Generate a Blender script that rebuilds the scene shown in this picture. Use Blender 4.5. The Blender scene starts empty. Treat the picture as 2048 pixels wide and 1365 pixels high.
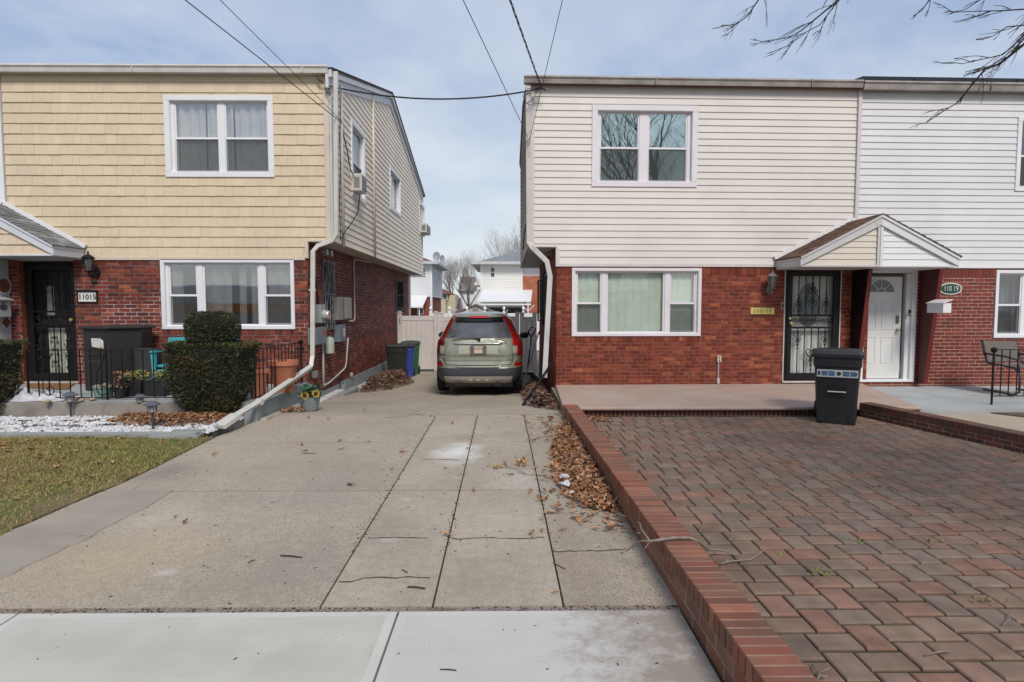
import bpy, math, random
import numpy as np
from mathutils import Vector, Matrix, Euler
random.seed(7); RNG = np.random.default_rng(7)
S = bpy.context.scene; COL = S.collection
PI = math.pi; rad = math.radians; R = random.uniform
# ------------------------------------------------------------------ camera
FX = 1160.0; CZ = 1.61
PITCH = math.atan(67.5/FX); YAW = math.atan(12/FX)
cam = bpy.data.objects.new('camera', bpy.data.cameras.new('camera')); COL.objects.link(cam)
cam.data.sensor_width = 36; cam.data.lens = 36*FX/2048; cam.data.clip_end = 3000; cam.data.clip_start = .05
cam.location = (0, 0, CZ); cam.rotation_euler = (PI/2-PITCH, 0, -YAW); S.camera = cam
RM = Euler((PI/2-PITCH, 0, -YAW)).to_matrix()
def ray(u, v): return RM @ Vector(((u-1024)/FX, -(v-682.5)/FX, -1))
def P(u, v, Y=None, X=None, Z=None):
    d = ray(u, v)
    t = Y/d.y if Y is not None else X/d.x if X is not None else (Z-CZ)/d.z
    return (d.x*t, d.y*t, CZ+d.z*t)
# ------------------------------------------------------------------ materials
MATS = {}
def nodes(name):
    m = bpy.data.materials.new(name); m.use_nodes = True; nt = m.node_tree
    return m, nt, nt.nodes['Principled BSDF'], nt.nodes['Material Output']
def rgba(c): return (c[0], c[1], c[2], 1)
def mixc(nt, fac, a, b, typ='MIX'):
    n = nt.nodes.new('ShaderNodeMix'); n.data_type = 'RGBA'; n.blend_type = typ
    for s, val in ((0, fac), (6, a), (7, b)):
        if hasattr(val, 'is_linked'): nt.links.new(val, n.inputs[s])
        else: n.inputs[s].default_value = val if s == 0 else rgba(val)
    return n.outputs[2]
def noise(nt, co, sc, det=5, rough=.6, dist=0, vor=False):
    n = nt.nodes.new('ShaderNodeTexVoronoi' if vor else 'ShaderNodeTexNoise')
    n.inputs['Scale'].default_value = sc
    if not vor:
        n.inputs['Detail'].default_value = det; n.inputs['Roughness'].default_value = rough; n.inputs['Distortion'].default_value = dist
    nt.links.new(co, n.inputs['Vector']); return n.outputs[0]
def ramp(nt, fac, stops, interp='LINEAR'):
    n = nt.nodes.new('ShaderNodeValToRGB'); n.color_ramp.interpolation = interp
    e = n.color_ramp.elements
    while len(e) < len(stops): e.new(.5)
    for i, (p, c) in enumerate(stops):
        e[i].position = p; e[i].color = rgba(c) if hasattr(c, '__len__') else (c, c, c, 1)
    nt.links.new(fac, n.inputs[0]); return n.outputs[0]
def M(name, c, r=.6, var=.12, sc=3., bump=0., bsc=40., metal=0., isl=None, dirt=None, spk=None, streak=None, trans=0, bd=.01, coat=0, spec=.5, iv=.2):
    """c base; isl: colours picked per loose piece; dirt: (colour, lo, hi, scale); spk: (colour, scale, lo, hi); streak: stretch z"""
    if name in MATS: return MATS[name]
    m, nt, b, out = nodes(name)
    tc = nt.nodes.new('ShaderNodeTexCoord'); co = tc.outputs['Object']
    if isl:
        g = nt.nodes.new('ShaderNodeNewGeometry')
        base = ramp(nt, g.outputs['Random Per Island'], [(i/len(isl), q) for i, q in enumerate(isl)], 'CONSTANT' if len(isl) > 3 else 'LINEAR')
        w = nt.nodes.new('ShaderNodeTexWhiteNoise'); w.noise_dimensions = '1D'; nt.links.new(g.outputs['Random Per Island'], w.inputs['W'])
        base = mixc(nt, 1.0, base, ramp(nt, w.outputs['Value'], [(0, 1-iv), (1, 1+iv)]), 'MULTIPLY')
    else: base = c
    f = noise(nt, co, sc)
    k = ramp(nt, f, [(.3, 1-var), (.7, 1+var)])
    col = mixc(nt, 1.0, base, k, 'MULTIPLY')
    if spk: col = mixc(nt, ramp(nt, noise(nt, co, spk[1], 2), [(spk[2], 0), (spk[3], 1)]), col, spk[0])
    if dirt:
        mp = nt.nodes.new('ShaderNodeMapping'); nt.links.new(co, mp.inputs[0])
        mp.inputs['Scale'].default_value = streak or (1, 1, 1)
        col = mixc(nt, ramp(nt, noise(nt, mp.outputs[0], dirt[3], 8, .65), [(dirt[1], 0), (dirt[2], 1)]), col, dirt[0])
    nt.links.new(col, b.inputs['Base Color'])
    b.inputs['Roughness'].default_value = r; b.inputs['Metallic'].default_value = metal
    b.inputs['Coat Weight'].default_value = coat; b.inputs['Specular IOR Level'].default_value = spec
    if r < .95 and r > .25:
        rr = ramp(nt, noise(nt, co, sc*4), [(.3, max(r-.1, 0)), (.7, min(r+.1, 1))]); nt.links.new(rr, b.inputs['Roughness'])
    if bump:
        bn = nt.nodes.new('ShaderNodeBump'); bn.inputs['Strength'].default_value = bump; bn.inputs['Distance'].default_value = bd
        nt.links.new(noise(nt, co, bsc, 4, .7), bn.inputs['Height']); nt.links.new(bn.outputs[0], b.inputs['Normal'])
    MATS[name] = m; return m
def glass(name, tint=(1, 1, 1), alpha=.0, refl=1.0, boost=.03):
    if name in MATS: return MATS[name]
    m, nt, b, out = nodes(name); nt.nodes.remove(b)
    t = nt.nodes.new('ShaderNodeBsdfTransparent'); t.inputs[0].default_value = rgba(tint)
    g = nt.nodes.new('ShaderNodeBsdfGlossy'); g.inputs['Roughness'].default_value = .015
    g.inputs[0].default_value = rgba(refl) if hasattr(refl, '__len__') else (refl, refl, refl, 1)
    fr = nt.nodes.new('ShaderNodeFresnel'); ge = nt.nodes.new('ShaderNodeNewGeometry')
    k1 = nt.nodes.new('ShaderNodeMath'); k1.operation = 'MULTIPLY_ADD'; nt.links.new(ge.outputs['Backfacing'], k1.inputs[0]); k1.inputs[1].default_value = -2; k1.inputs[2].default_value = 1
    k2 = nt.nodes.new('ShaderNodeMath'); k2.operation = 'POWER'; k2.inputs[0].default_value = 2.2; nt.links.new(k1.outputs[0], k2.inputs[1]); nt.links.new(k2.outputs[0], fr.inputs[0])
    tc = nt.nodes.new('ShaderNodeTexCoord'); bn = nt.nodes.new('ShaderNodeBump'); bn.inputs['Strength'].default_value = .03; bn.inputs['Distance'].default_value = .03
    nt.links.new(noise(nt, tc.outputs['Object'], 2.5, 1), bn.inputs['Height']); nt.links.new(bn.outputs[0], g.inputs['Normal'])
    mx = nt.nodes.new('ShaderNodeMixShader')
    bo = nt.nodes.new('ShaderNodeMath'); bo.operation = 'ADD'; bo.use_clamp = True; nt.links.new(fr.outputs[0], bo.inputs[0]); bo.inputs[1].default_value = boost; nt.links.new(bo.outputs[0], mx.inputs[0]); nt.links.new(t.outputs[0], mx.inputs[1]); nt.links.new(g.outputs[0], mx.inputs[2])
    nt.links.new(mx.outputs[0], out.inputs[0]); MATS[name] = m; return m
def screenmat():
    m, nt, b, out = nodes('insect_screen'); t = nt.nodes.new('ShaderNodeBsdfTransparent')
    b.inputs['Base Color'].default_value = (.06, .065, .065, 1); b.inputs['Roughness'].default_value = .9
    mx = nt.nodes.new('ShaderNodeMixShader'); mx.inputs[0].default_value = .5
    nt.links.new(t.outputs[0], mx.inputs[1]); nt.links.new(b.outputs[0], mx.inputs[2]); nt.links.new(mx.outputs[0], out.inputs[0])
    return m
# ------------------------------------------------------------------ mesh builder
IDENT = lambda x, y, z: (x, y, z)
XF = [IDENT]
def sub_rect(rc, holes):
    a0, a1, b0, b1 = rc; hs = [h for h in holes if h[0] < a1 and h[1] > a0 and h[2] < b1 and h[3] > b0]
    if not hs: return [rc]
    cuts = sorted({b0, b1, *[min(max(q, b0), b1) for h in hs for q in (h[2], h[3])]}); out = []
    for c0, c1 in zip(cuts, cuts[1:]):
        if c1-c0 < 1e-5: continue
        iv = [(a0, a1)]
        for h in hs:
            if h[2] < c1-1e-6 and h[3] > c0+1e-6:
                nv = []
                for p, q in iv:
                    if h[0] > p: nv.append((p, min(q, h[0])))
                    if h[1] < q: nv.append((max(p, h[1]), q))
                iv = [w for w in nv if w[1]-w[0] > 1e-4]
        out += [(p, q, c0, c1) for p, q in iv]
    return out
def clip(poly, lines):
    """convex 2-D polygon clipped by half planes a*x+b*y<=c"""
    for a, b, c in lines:
        o = []
        for i in range(len(poly)):
            p, q = poly[i-1], poly[i]; dp = a*p[0]+b*p[1]-c; dq = a*q[0]+b*q[1]-c
            if (dp <= 0) != (dq <= 0):
                t = dp/(dp-dq); o.append((p[0]+t*(q[0]-p[0]), p[1]+t*(q[1]-p[1])))
            if dq <= 0: o.append(q)
        poly = o
        if len(poly) < 3: return []
    return poly
class MB:
    def __init__(s, F=None): s.v = []; s.f = []; s.m = []; s.F = F; s.c = 0
    def add(s, vs, fs):
        n = len(s.v); X = XF[0]
        for p in vs:
            if s.F: p = s.F(*p)
            s.v.append(X(*p))
        for f in fs: s.f.append([n+i for i in f]); s.m.append(s.c)
        return s
    def box(s, a0, a1, b0, b1, c0, c1):
        s.add([(a0, b0, c0), (a1, b0, c0), (a1, b1, c0), (a0, b1, c0), (a0, b0, c1), (a1, b0, c1), (a1, b1, c1), (a0, b1, c1)],
              [(3, 2, 1, 0), (4, 5, 6, 7), (0, 1, 5, 4), (1, 2, 6, 5), (2, 3, 7, 6), (3, 0, 4, 7)]); return s
    def quad(s, *p): s.add(p, [tuple(range(len(p)))]); return s
    def prism(s, pts, lo, hi, ax='y'):
        """pts 2-D outline; extruded along ax between lo and hi"""
        n = len(pts)
        g = {'y': lambda a, b, t: (a, t, b), 'x': lambda a, b, t: (t, a, b), 'z': lambda a, b, t: (a, b, t)}[ax]
        s.add([g(a, b, lo) for a, b in pts]+[g(a, b, hi) for a, b in pts],
              [tuple(range(n)), tuple(range(2*n-1, n-1, -1))]+[(i, i+n, (i+1) % n+n, (i+1) % n) for i in range(n)]); return s
    def tube(s, pts, r, n=8, cap=True, sq=None):
        pts = [Vector(p) for p in pts]; rs = r if hasattr(r, '__len__') else [r]*len(pts)
        vs = []; up = None
        for i, p in enumerate(pts):
            t = (pts[min(i+1, len(pts)-1)]-pts[max(i-1, 0)])
            if t.length < 1e-9: t = Vector((0, 0, 1))
            t.normalize()
            if up is None:
                up = Vector((0, 0, 1)) if abs(t.z) < .9 else Vector((0, 1, 0))
                if sq and len(sq) > 2: up = Vector(sq[2])
            a = t.cross(up); 
            if a.length < 1e-6: a = t.cross(Vector((1, 0, 0)))
            a.normalize(); b = a.cross(t); up = b
            if sq:
                k = 1
                if 0 < i < len(pts)-1:
                    t1 = (p-pts[i-1]).normalized(); k = 1/max(.5, t.dot(t1))
                for x, y in ((1, 1), (-1, 1), (-1, -1), (1, -1)): vs.append(p+a*(x*sq[0]/2*(k if sq[0] < 0 else 1))+b*(y*sq[1]/2*k))
            else:
                for j in range(n): vs.append(p+(a*math.cos(2*PI*j/n)+b*math.sin(2*PI*j/n))*rs[i])
        if sq: n = 4
        fs = [(i*n+j, i*n+(j+1) % n, (i+1)*n+(j+1) % n, (i+1)*n+j) for i in range(len(pts)-1) for j in range(n)]
        if cap: fs += [tuple(range(n))[::-1], tuple((len(pts)-1)*n+j for j in range(n))]
        s.add([tuple(v) for v in vs], fs); return s
    def lathe(s, prof, c, n=20, ax='z', sx=1, sy=1):
        vs = []
        for r, h in prof:
            for j in range(n):
                x, y = r*sx*math.cos(2*PI*j/n), r*sy*math.sin(2*PI*j/n)
                p = {'z': (x, y, h), 'y': (x, h, y), 'x': (h, x, y)}[ax]
                vs.append((c[0]+p[0], c[1]+p[1], c[2]+p[2]))
        m = len(prof)
        fs = [(i*n+j, i*n+(j+1) % n, (i+1)*n+(j+1) % n, (i+1)*n+j) for i in range(m-1) for j in range(n)]
        fs += [tuple(range(n))[::-1], tuple((m-1)*n+j for j in range(n))]
        s.add(vs, fs); return s
    def grid(s, fn, nu, nv):
        s.add([fn(i/nu, j/nv) for j in range(nv+1) for i in range(nu+1)],
              [(j*(nu+1)+i, j*(nu+1)+i+1, (j+1)*(nu+1)+i+1, (j+1)*(nu+1)+i) for j in range(nv) for i in range(nu)]); return s
    def obj(s, name, mats, parent=None, smooth=False, bevel=0, label=None, cat=None, group=None, kind=None, seg=2, base=None, sub=0, solid=0):
        me = bpy.data.meshes.new(name); mats = mats if isinstance(mats, (list, tuple)) else [mats]
        v = np.array(s.v, dtype=float); off = np.zeros(3)
        if parent is None and kind is None:
            lo, hi = v.min(0), v.max(0); off = np.array([(lo[0]+hi[0])/2, (lo[1]+hi[1])/2, lo[2]]); v = v-off
        me.from_pydata(v.tolist(), [], s.f)
        for m in mats: me.materials.append(m)
        me.polygons.foreach_set('material_index', s.m)
        if smooth: me.polygons.foreach_set('use_smooth', [True]*len(s.f))
        me.update()
        o = bpy.data.objects.new(name, me); COL.objects.link(o); o.location = off.tolist()
        fin(o, parent, label, cat, group, kind)
        if solid: q = o.modifiers.new('s', 'SOLIDIFY'); q.thickness = solid; q.offset = 0
        if bevel:
            q = o.modifiers.new('b', 'BEVEL'); q.width = bevel; q.segments = seg; q.limit_method = 'ANGLE'; q.angle_limit = rad(40)
        if sub: q = o.modifiers.new('u', 'SUBSURF'); q.levels = q.render_levels = sub
        if smooth and smooth != 'full':
            try: me.set_sharp_from_angle(angle=rad(40))
            except Exception: pass
        return o
def fin(o, parent=None, label=None, cat=None, group=None, kind=None):
    if parent is not None:
        o.parent = parent; r = parent
        while r.parent is not None: r = r.parent
        o.matrix_parent_inverse = Matrix.Translation(-Vector(r.location)) if parent is r else Matrix.Identity(4)
    if label: o['label'] = label
    if cat: o['category'] = cat
    if group: o['group'] = group
    if kind: o['kind'] = kind
def thing(name, label, cat, loc=(0, 0, 0), group=None):
    o = bpy.data.objects.new(name, None); COL.objects.link(o); o.location = loc; o.empty_display_size = .2
    fin(o, None, label, cat, group); return o
def dup(root, loc, label=None, group=None, scale=1, rz=0):
    def cp(o, par):
        c = o.copy(); COL.objects.link(c)
        if par is not None: c.parent = par
        for ch in o.children: cp(ch, c)
        return c
    r = cp(root, None); r.location = loc; r.scale = (scale,)*3; r.rotation_euler[2] = rz
    if label: r['label'] = label
    if group: r['group'] = group
    return r
def scatter(name, bv, bf, A, pos, mats, mi=None, **kw):
    """many small copies of one shape joined in one mesh. A (m,3,3), pos (m,3)"""
    bv = np.array(bv, float); m = len(pos); n = len(bv)
    v = np.einsum('mij,nj->mni', A, bv)+pos[:, None, :]
    ls = [len(f) for f in bf]; flat = np.concatenate([np.array(f) for f in bf]); L = len(flat)
    idx = (flat[None, :]+(np.arange(m)*n)[:, None]).ravel()
    me = bpy.data.meshes.new(name); me.vertices.add(m*n); me.vertices.foreach_set('co', v.ravel())
    me.loops.add(m*L); me.loops.foreach_set('vertex_index', idx.astype(np.int32))
    st = np.concatenate([[0], np.cumsum(ls)[:-1]]); nf = len(ls)
    me.polygons.add(m*nf); me.polygons.foreach_set('loop_start', (st[None, :]+(np.arange(m)*L)[:, None]).ravel().astype(np.int32))
    for mm in (mats if isinstance(mats, list) else [mats]): me.materials.append(mm)
    if mi is not None: me.polygons.foreach_set('material_index', np.repeat(mi, nf).astype(np.int32))
    me.update(calc_edges=True); me.validate()
    o = bpy.data.objects.new(name, me); COL.objects.link(o)
    fin(o, kw.get('parent'), kw.get('label'), kw.get('cat'), kw.get('group'), kw.get('kind')); return o
def rot(m, tilt=.4, scale=(1, 1, 1), sv=.25):
    """m random orientations about z, tipped up to tilt, scaled"""
    a = RNG.uniform(0, 2*PI, m); t = RNG.normal(0, tilt, m); b = RNG.uniform(0, 2*PI, m)
    z = np.zeros(m); o = np.ones(m)
    Rz = np.stack([np.cos(a), -np.sin(a), z, np.sin(a), np.cos(a), z, z, z, o], 1).reshape(m, 3, 3)
    Rx = np.stack([o, z, z, z, np.cos(t), -np.sin(t), z, np.sin(t), np.cos(t)], 1).reshape(m, 3, 3)
    Rb = np.stack([np.cos(b), -np.sin(b), z, np.sin(b), np.cos(b), z, z, z, o], 1).reshape(m, 3, 3)
    s = np.array(scale)*(1+RNG.uniform(-sv, sv, (m, 1)))
    return (Rb @ Rx @ Rz)*s[:, None, :]
def text(body, size, loc, rotx, mat, parent, name='lettering', rz=0, ext=.004, sx=1, align='CENTER', spacing=1):
    cu = bpy.data.curves.new('t', 'FONT'); cu.body = body; cu.size = size; cu.extrude = ext; cu.align_x = align; cu.align_y = 'CENTER'; cu.space_character = spacing
    to = bpy.data.objects.new('t', cu); COL.objects.link(to); bpy.context.view_layer.update()
    me = bpy.data.meshes.new_from_object(to.evaluated_get(bpy.context.evaluated_depsgraph_get()))
    bpy.data.objects.remove(to); me.name = name
    T = Matrix.Translation(loc) @ Euler((rotx, 0, rz)).to_matrix().to_4x4() @ Matrix.Diagonal((sx, 1, 1, 1)); me.transform(T)
    me.materials.clear(); me.materials.append(mat)
    o = bpy.data.objects.new(name, me); COL.objects.link(o); fin(o, parent); return o
# ------------------------------------------------------------------ world and light
w = bpy.data.worlds.new('World'); S.world = w; w.use_nodes = True; nt = w.node_tree; bg = nt.nodes['Background']
sky = nt.nodes.new('ShaderNodeTexSky'); sky.sky_type = 'NISHITA'; sky.sun_disc = False
SUN_EL, SUN_AZ = rad(46), rad(163)     # azimuth clockwise from +Y: behind the camera
sky.sun_elevation = SUN_EL; sky.sun_rotation = SUN_AZ; sky.air_density = 1.2; sky.dust_density = 1.5; sky.ozone_density = 1.5
tc = nt.nodes.new('ShaderNodeTexCoord'); sep = nt.nodes.new('ShaderNodeSeparateXYZ'); nt.links.new(tc.outputs['Generated'], sep.inputs[0])
def mth(op, a, b=None):
    n = nt.nodes.new('ShaderNodeMath'); n.operation = op
    for i, q in enumerate((a, b)):
        if q is None: continue
        if hasattr(q, 'is_linked'): nt.links.new(q, n.inputs[i])
        else: n.inputs[i].default_value = q
    return n.outputs[0]
den = mth('ADD', mth('MAXIMUM', sep.outputs[2], 0.0), .22)
cmb = nt.nodes.new('ShaderNodeCombineXYZ')
nt.links.new(mth('DIVIDE', sep.outputs[0], den), cmb.inputs[0]); nt.links.new(mth('DIVIDE', sep.outputs[1], den), cmb.inputs[1])
n1 = noise(nt, cmb.outputs[0], 1.0, 6, .52, .5); n2 = noise(nt, cmb.outputs[0], 3.1, 5, .55, .3)
cl = mixc(nt, ramp(nt, n1, [(.42, 0), (.60, 1)]), (4.0, 5.1, 7.3), (6.7, 7.4, 8.6))
cl = mixc(nt, ramp(nt, n2, [(.4, 0), (.7, .6)]), cl, (7.9, 8.5, 9.2))
cl = mixc(nt, ramp(nt, sep.outputs[2], [(.02, 1), (.34, 0)]), cl, (8.3, 8.9, 9.3))
cl = mixc(nt, ramp(nt, sep.outputs[2], [(.28, 0), (.62, .5)]), cl, (3.9, 5.0, 7.3))
nt.links.new(mixc(nt, .82, sky.outputs[0], cl), bg.inputs['Color']); bg.inputs['Strength'].default_value = .094
sl = bpy.data.lights.new('sun', 'SUN'); sl.energy = 2.6; sl.angle = rad(17); sl.color = (1, .93, .84)
so = bpy.data.objects.new('sun', sl); COL.objects.link(so)
dsun = Vector((math.sin(SUN_AZ)*math.cos(SUN_EL), math.cos(SUN_AZ)*math.cos(SUN_EL), math.sin(SUN_EL)))
so.rotation_euler = dsun.to_track_quat('Z', 'Y').to_euler(); so.location = (0, -5, 20)
S.view_settings.view_transform = 'Standard'; S.view_settings.look = 'None'; S.view_settings.exposure = .12; S.view_settings.gamma = 1
S.cycles.max_bounces = 8; S.cycles.transparent_max_bounces = 12; S.cycles.use_denoising = True
# ------------------------------------------------------------------ shared materials
GL = glass('window_glass'); GLG = glass('green_window_glass', (.88, .94, .90)); SCR = screenmat()
white = M('white_vinyl', (.74, .74, .76), .4, .04, 2)
white2 = M('lilac_white_trim', (.70, .67, .70), .45, .05, 2)
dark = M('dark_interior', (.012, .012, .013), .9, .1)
black = M('black_iron', (.007, .007, .008), .5, .3, 20, spec=.3)
cream_shake = M('cream_shake', (.6, .47, .3), .7, .05, 1.5, .15, 90, isl=[(.63, .515, .365), (.645, .527, .375)], iv=.035, dirt=((.56, .46, .33), .52, .85, .8))
cream_side = M('cream_lap', (.60, .50, .38), .55, .05, 1.2, .05, 60)
pinkish = M('pale_lap_siding', (.655, .612, .57), .55, .05, 1.1, .05, 60, dirt=((.55, .50, .45), .52, .85, .9))
whitelap = M('white_lap_siding', (.66, .65, .655), .5, .04, 1.1, .05, 60, dirt=((.58, .56, .55), .52, .85, .9))
BR = [(.15, .032, .02), (.19, .04, .024), (.12, .028, .022), (.23, .052, .028), (.16, .034, .022), (.09, .028, .025), (.18, .036, .022), (.28, .075, .034)]
brickL = M('weathered_brick', BR[0], .75, .3, 7, .5, 60, isl=BR, dirt=((.30, .25, .25), .62, .80, 2.2), spec=.25)
brickR = M('red_brick', BR[0], .75, .35, 9, .5, 60, isl=[(.175, .036, .021), (.205, .044, .024), (.15, .03, .019), (.19, .04, .022), (.225, .052, .027), (.165, .034, .02), (.18, .038, .022), (.29, .08, .036)], dirt=((.10, .03, .02), .56, .85, 5.), spec=.25)
brick19 = M('painted_brick', BR[0], .7, .12, 9, .4, 60, isl=[(.17, .026, .016), (.195, .03, .018), (.15, .024, .015)])
mortL = M('grey_mortar', (.19, .155, .145), .9, .3, 5, .4, 80, dirt=((.50, .46, .47), .50, .62, 1.4))
mortR = M('brown_mortar', (.27, .125, .09), .9, .3, 5, .4, 80)
mort19 = M('pale_mortar', (.50, .36, .28), .9, .2, 5, .4, 80)
brass = M('brass', (.62, .45, .16), .35, .15, 10, metal=.8)
steel = M('grey_metal', (.35, .37, .38), .45, .1, 8, metal=.3)
# ------------------------------------------------------------------ wall systems (frame F(s, d, z): s along, d outward)
def lap(mb, s0, s1, z0, z1, holes=(), lines=(), e=.122, t=.015):
    k = 0; z = z0
    while z < z1-1e-4:
        zt = z+e
        for a, b, c0, c1 in sub_rect((s0, s1, z, min(zt, z1)), holes):
            pl = clip([(a, c0), (b, c0), (b, c1), (a, c1)], lines)
            if len(pl) < 3: continue
            mb.quad(*[(q[0], t*(1-(q[1]-z)/e)+.002, q[1]) for q in pl])
            if c0 == z:
                lo = [q for q in pl if abs(q[1]-z) < 1e-6]
                if len(lo) > 1:
                    x0, x1 = min(q[0] for q in lo), max(q[0] for q in lo)
                    mb.quad((x0, .0, z), (x1, .0, z), (x1, t+.002, z), (x0, t+.002, z))
        z = zt
def shakes(mb, s0, s1, z0, z1, holes=(), e=.178):
    z = z0
    while z < z1-1e-3:
        s = s0-R(0, .15)
        while s < s1:
            wd = R(.11, .24); j = R(-.0025, .0025); tt = R(.012, .017)
            for a, b, c0, c1 in sub_rect((max(s, s0)+.0012, min(s+wd, s1)-.0012, z+j, min(z+e+.004, z1)), holes):
                if b-a < .005: continue
                d0 = tt*(1-(c0-z)/e)+.004; d1 = tt*(1-min(1, (c1-z)/e))+.002
                mb.add([(a, d0, c0), (b, d0, c0), (b, d1, c1), (a, d1, c1), (a, 0, c0), (b, 0, c0)],
                       [(0, 1, 2, 3), (4, 5, 1, 0), (0, 3, 4), (1, 5, 2)])
            s += wd
        z += e
    mb.c = 1
    for a, b, c0, c1 in sub_rect((s0, s1, z0, z1), holes): mb.quad((a, 0, c0), (b, 0, c0), (b, 0, c1), (a, 0, c1))
    mb.c = 0
def bricks(mb, s0, s1, z0, z1, holes=(), L=.205, H=.0685, j=.0135, soldier=None):
    """slot 0 bricks, slot 1 mortar"""
    mb.c = 0; r = 0; z = z0; so_ = soldier or []
    hh = list(holes)+[q for q in so_]
    while z < z1-1e-3:
        s = s0-(L/2 if r % 2 else 0)-R(0, .02)
        while s < s1:
            zz = min(z+H-j, z1); w_ = L+R(-.006, .006)
            for a, b, c0, c1 in sub_rect((max(s, s0), min(s+w_-j, s1), z, zz), hh):
                if b-a < .012 or c1-c0 < .008: continue
                p = .004+R(0, .004); k0, k1 = R(-.0012, .0012), R(-.0012, .0012)
                mb.add([(a, p, c0+k0), (b, p, c0+k1), (b, p, c1+k1), (a, p, c1+k0), (a, -.01, c0), (b, -.01, c0), (b, -.01, c1), (a, -.01, c1)],
                       [(0, 1, 2, 3), (4, 5, 1, 0), (5, 6, 2, 1), (6, 7, 3, 2), (7, 4, 0, 3)])
            s += w_
        z += H; r += 1
    for a0, a1, c0, c1 in so_:
        s = a0
        while s < a1-.02:
            mb.box(s, min(s+.0585, a1), -.01, .007+R(0, .004), c0+.004, c1-.006); s += .0685
    mb.c = 1
    for a, b, c0, c1 in sub_rect((s0, s1, z0, z1), holes): mb.quad((a, 0, c0), (b, 0, c0), (b, 0, c1), (a, 0, c1))
    mb.c = 0
def ring(mb, s0, s1, z0, z1, w, d0, d1, wt=None, wb=None):
    wt = w if wt is None else wt; wb = w if wb is None else wb
    mb.box(s0, s1, d0, d1, z1-wt, z1); mb.box(s0, s1, d0, d1, z0, z0+wb)
    mb.box(s0, s0+w, d0, d1, z0+wb, z1-wt); mb.box(s1-w, s1, d0, d1, z0+wb, z1-wt)
def window(F, s0, s1, z0, z1, units, parent, mt=None, cas=.08, gl=None, cur=None, proud=.03, rec=.06, screens=True, dual=.49, curd=.14, waves=9, amp=.022, cas_t=None, lab=None):
    """units: ('dh'|'fix'|'sl', a0, a1) in s. Casing ring, recessed box, sashes, panes, screens, curtain"""
    mt = mt or white; gl = gl or GL
    m = MB(F); ring(m, s0, s1, z0, z1, cas, -.01, proud, cas_t)
    i0, i1, k0, k1 = s0+cas, s1-cas, z0+cas, z1-(cas_t or cas)
    ring(m, i0-.012, i1+.012, k0-.012, k1+.012, .02, -rec-.03, proud-.006)
    edges = [i0]+[x for u in units for x in (u[1], u[2])]+[i1]
    for a, b in zip(edges[0::2], edges[1::2]):
        if b-a > .004: m.box(a, b, -rec-.02, -rec+.025, k0, k1)
    w = m.obj('window', [mt, dark], parent, bevel=.004, seg=1, label=lab)
    for t, a, b in units:
        sh = MB(F); pn = MB(F); sc = None; fr = .028
        if t == 'dh':
            zm = k0+(k1-k0)*dual
            ring(sh, a, b, zm-.018, k1, fr, -rec-.012, -rec+.014, .032, .03); pn.quad((a+fr, -rec, zm), (b-fr, -rec, zm), (b-fr, -rec, k1-.03), (a+fr, -rec, k1-.03))
            ring(sh, a, b, k0+.004, zm+.012, fr+.004, -rec-.04, -rec-.014, .03, .045)
            pn2 = MB(F); pn2.quad((a+fr, -rec-.03, k0+.04), (b-fr, -rec-.03, k0+.04), (b-fr, -rec-.03, zm), (a+fr, -rec-.03, zm)); pn2.obj('pane', gl, w)
            ring(sh, a+.003, b-.003, k0+.004, zm-.012, .014, -rec+.0, -rec+.016)
            if screens:
                sc = MB(F); sc.quad((a+.015, -rec+.008, k0+.015), (b-.015, -rec+.008, k0+.015), (b-.015, -rec+.008, zm-.02), (a+.015, -rec+.008, zm-.02)); sc.obj('insect_screen', SCR, w)
        elif t == 'sl':
            mid = (a+b)/2; ring(sh, a, mid+.015, k0, k1, fr, -rec-.02, -rec+.01); ring(sh, mid-.01, b, k0, k1, fr, -rec-.045, -rec-.022)
            pn.quad((a+fr, -rec-.005, k0+fr), (mid, -rec-.005, k0+fr), (mid, -rec-.005, k1-fr), (a+fr, -rec-.005, k1-fr))
            pn2 = MB(F); pn2.quad((mid, -rec-.033, k0+fr), (b-fr, -rec-.033, k0+fr), (b-fr, -rec-.033, k1-fr), (mid, -rec-.033, k1-fr)); pn2.obj('pane', gl, w)
        else:
            ring(sh, a, b, k0, k1, .032, -rec-.015, -rec+.012); pn.quad((a+.03, -rec, k0+.03), (b-.03, -rec, k0+.03), (b-.03, -rec, k1-.03), (a+.03, -rec, k1-.03))
        sh.obj('sash', mt, w, bevel=.003, seg=1); pn.obj('pane', gl, w)
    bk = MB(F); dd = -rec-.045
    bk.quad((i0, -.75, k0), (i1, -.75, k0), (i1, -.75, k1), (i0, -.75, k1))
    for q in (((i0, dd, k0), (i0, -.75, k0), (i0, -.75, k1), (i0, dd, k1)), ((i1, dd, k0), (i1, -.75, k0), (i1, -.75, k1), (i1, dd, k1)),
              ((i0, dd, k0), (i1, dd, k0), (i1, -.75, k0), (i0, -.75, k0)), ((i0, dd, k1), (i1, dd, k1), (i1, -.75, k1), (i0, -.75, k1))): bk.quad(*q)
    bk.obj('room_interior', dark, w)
    if cur:
        ranges, cmat = cur
        for a, b in ranges:
            cm = MB(F); a_, b_ = i0+(i1-i0)*a, i0+(i1-i0)*b; ph = R(0, 6)
            n = max(8, int((b_-a_)*90))
            cm.grid(lambda u, v: (a_+(b_-a_)*u, -rec-curd-amp*math.sin(ph+u*waves*(b_-a_)*PI*2+.6*math.sin(u*7))*(.6+.4*v), k0+(k1-k0)*v), n, 3)
            cm.obj('curtain', cmat, w, smooth='full')
    return w
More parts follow.
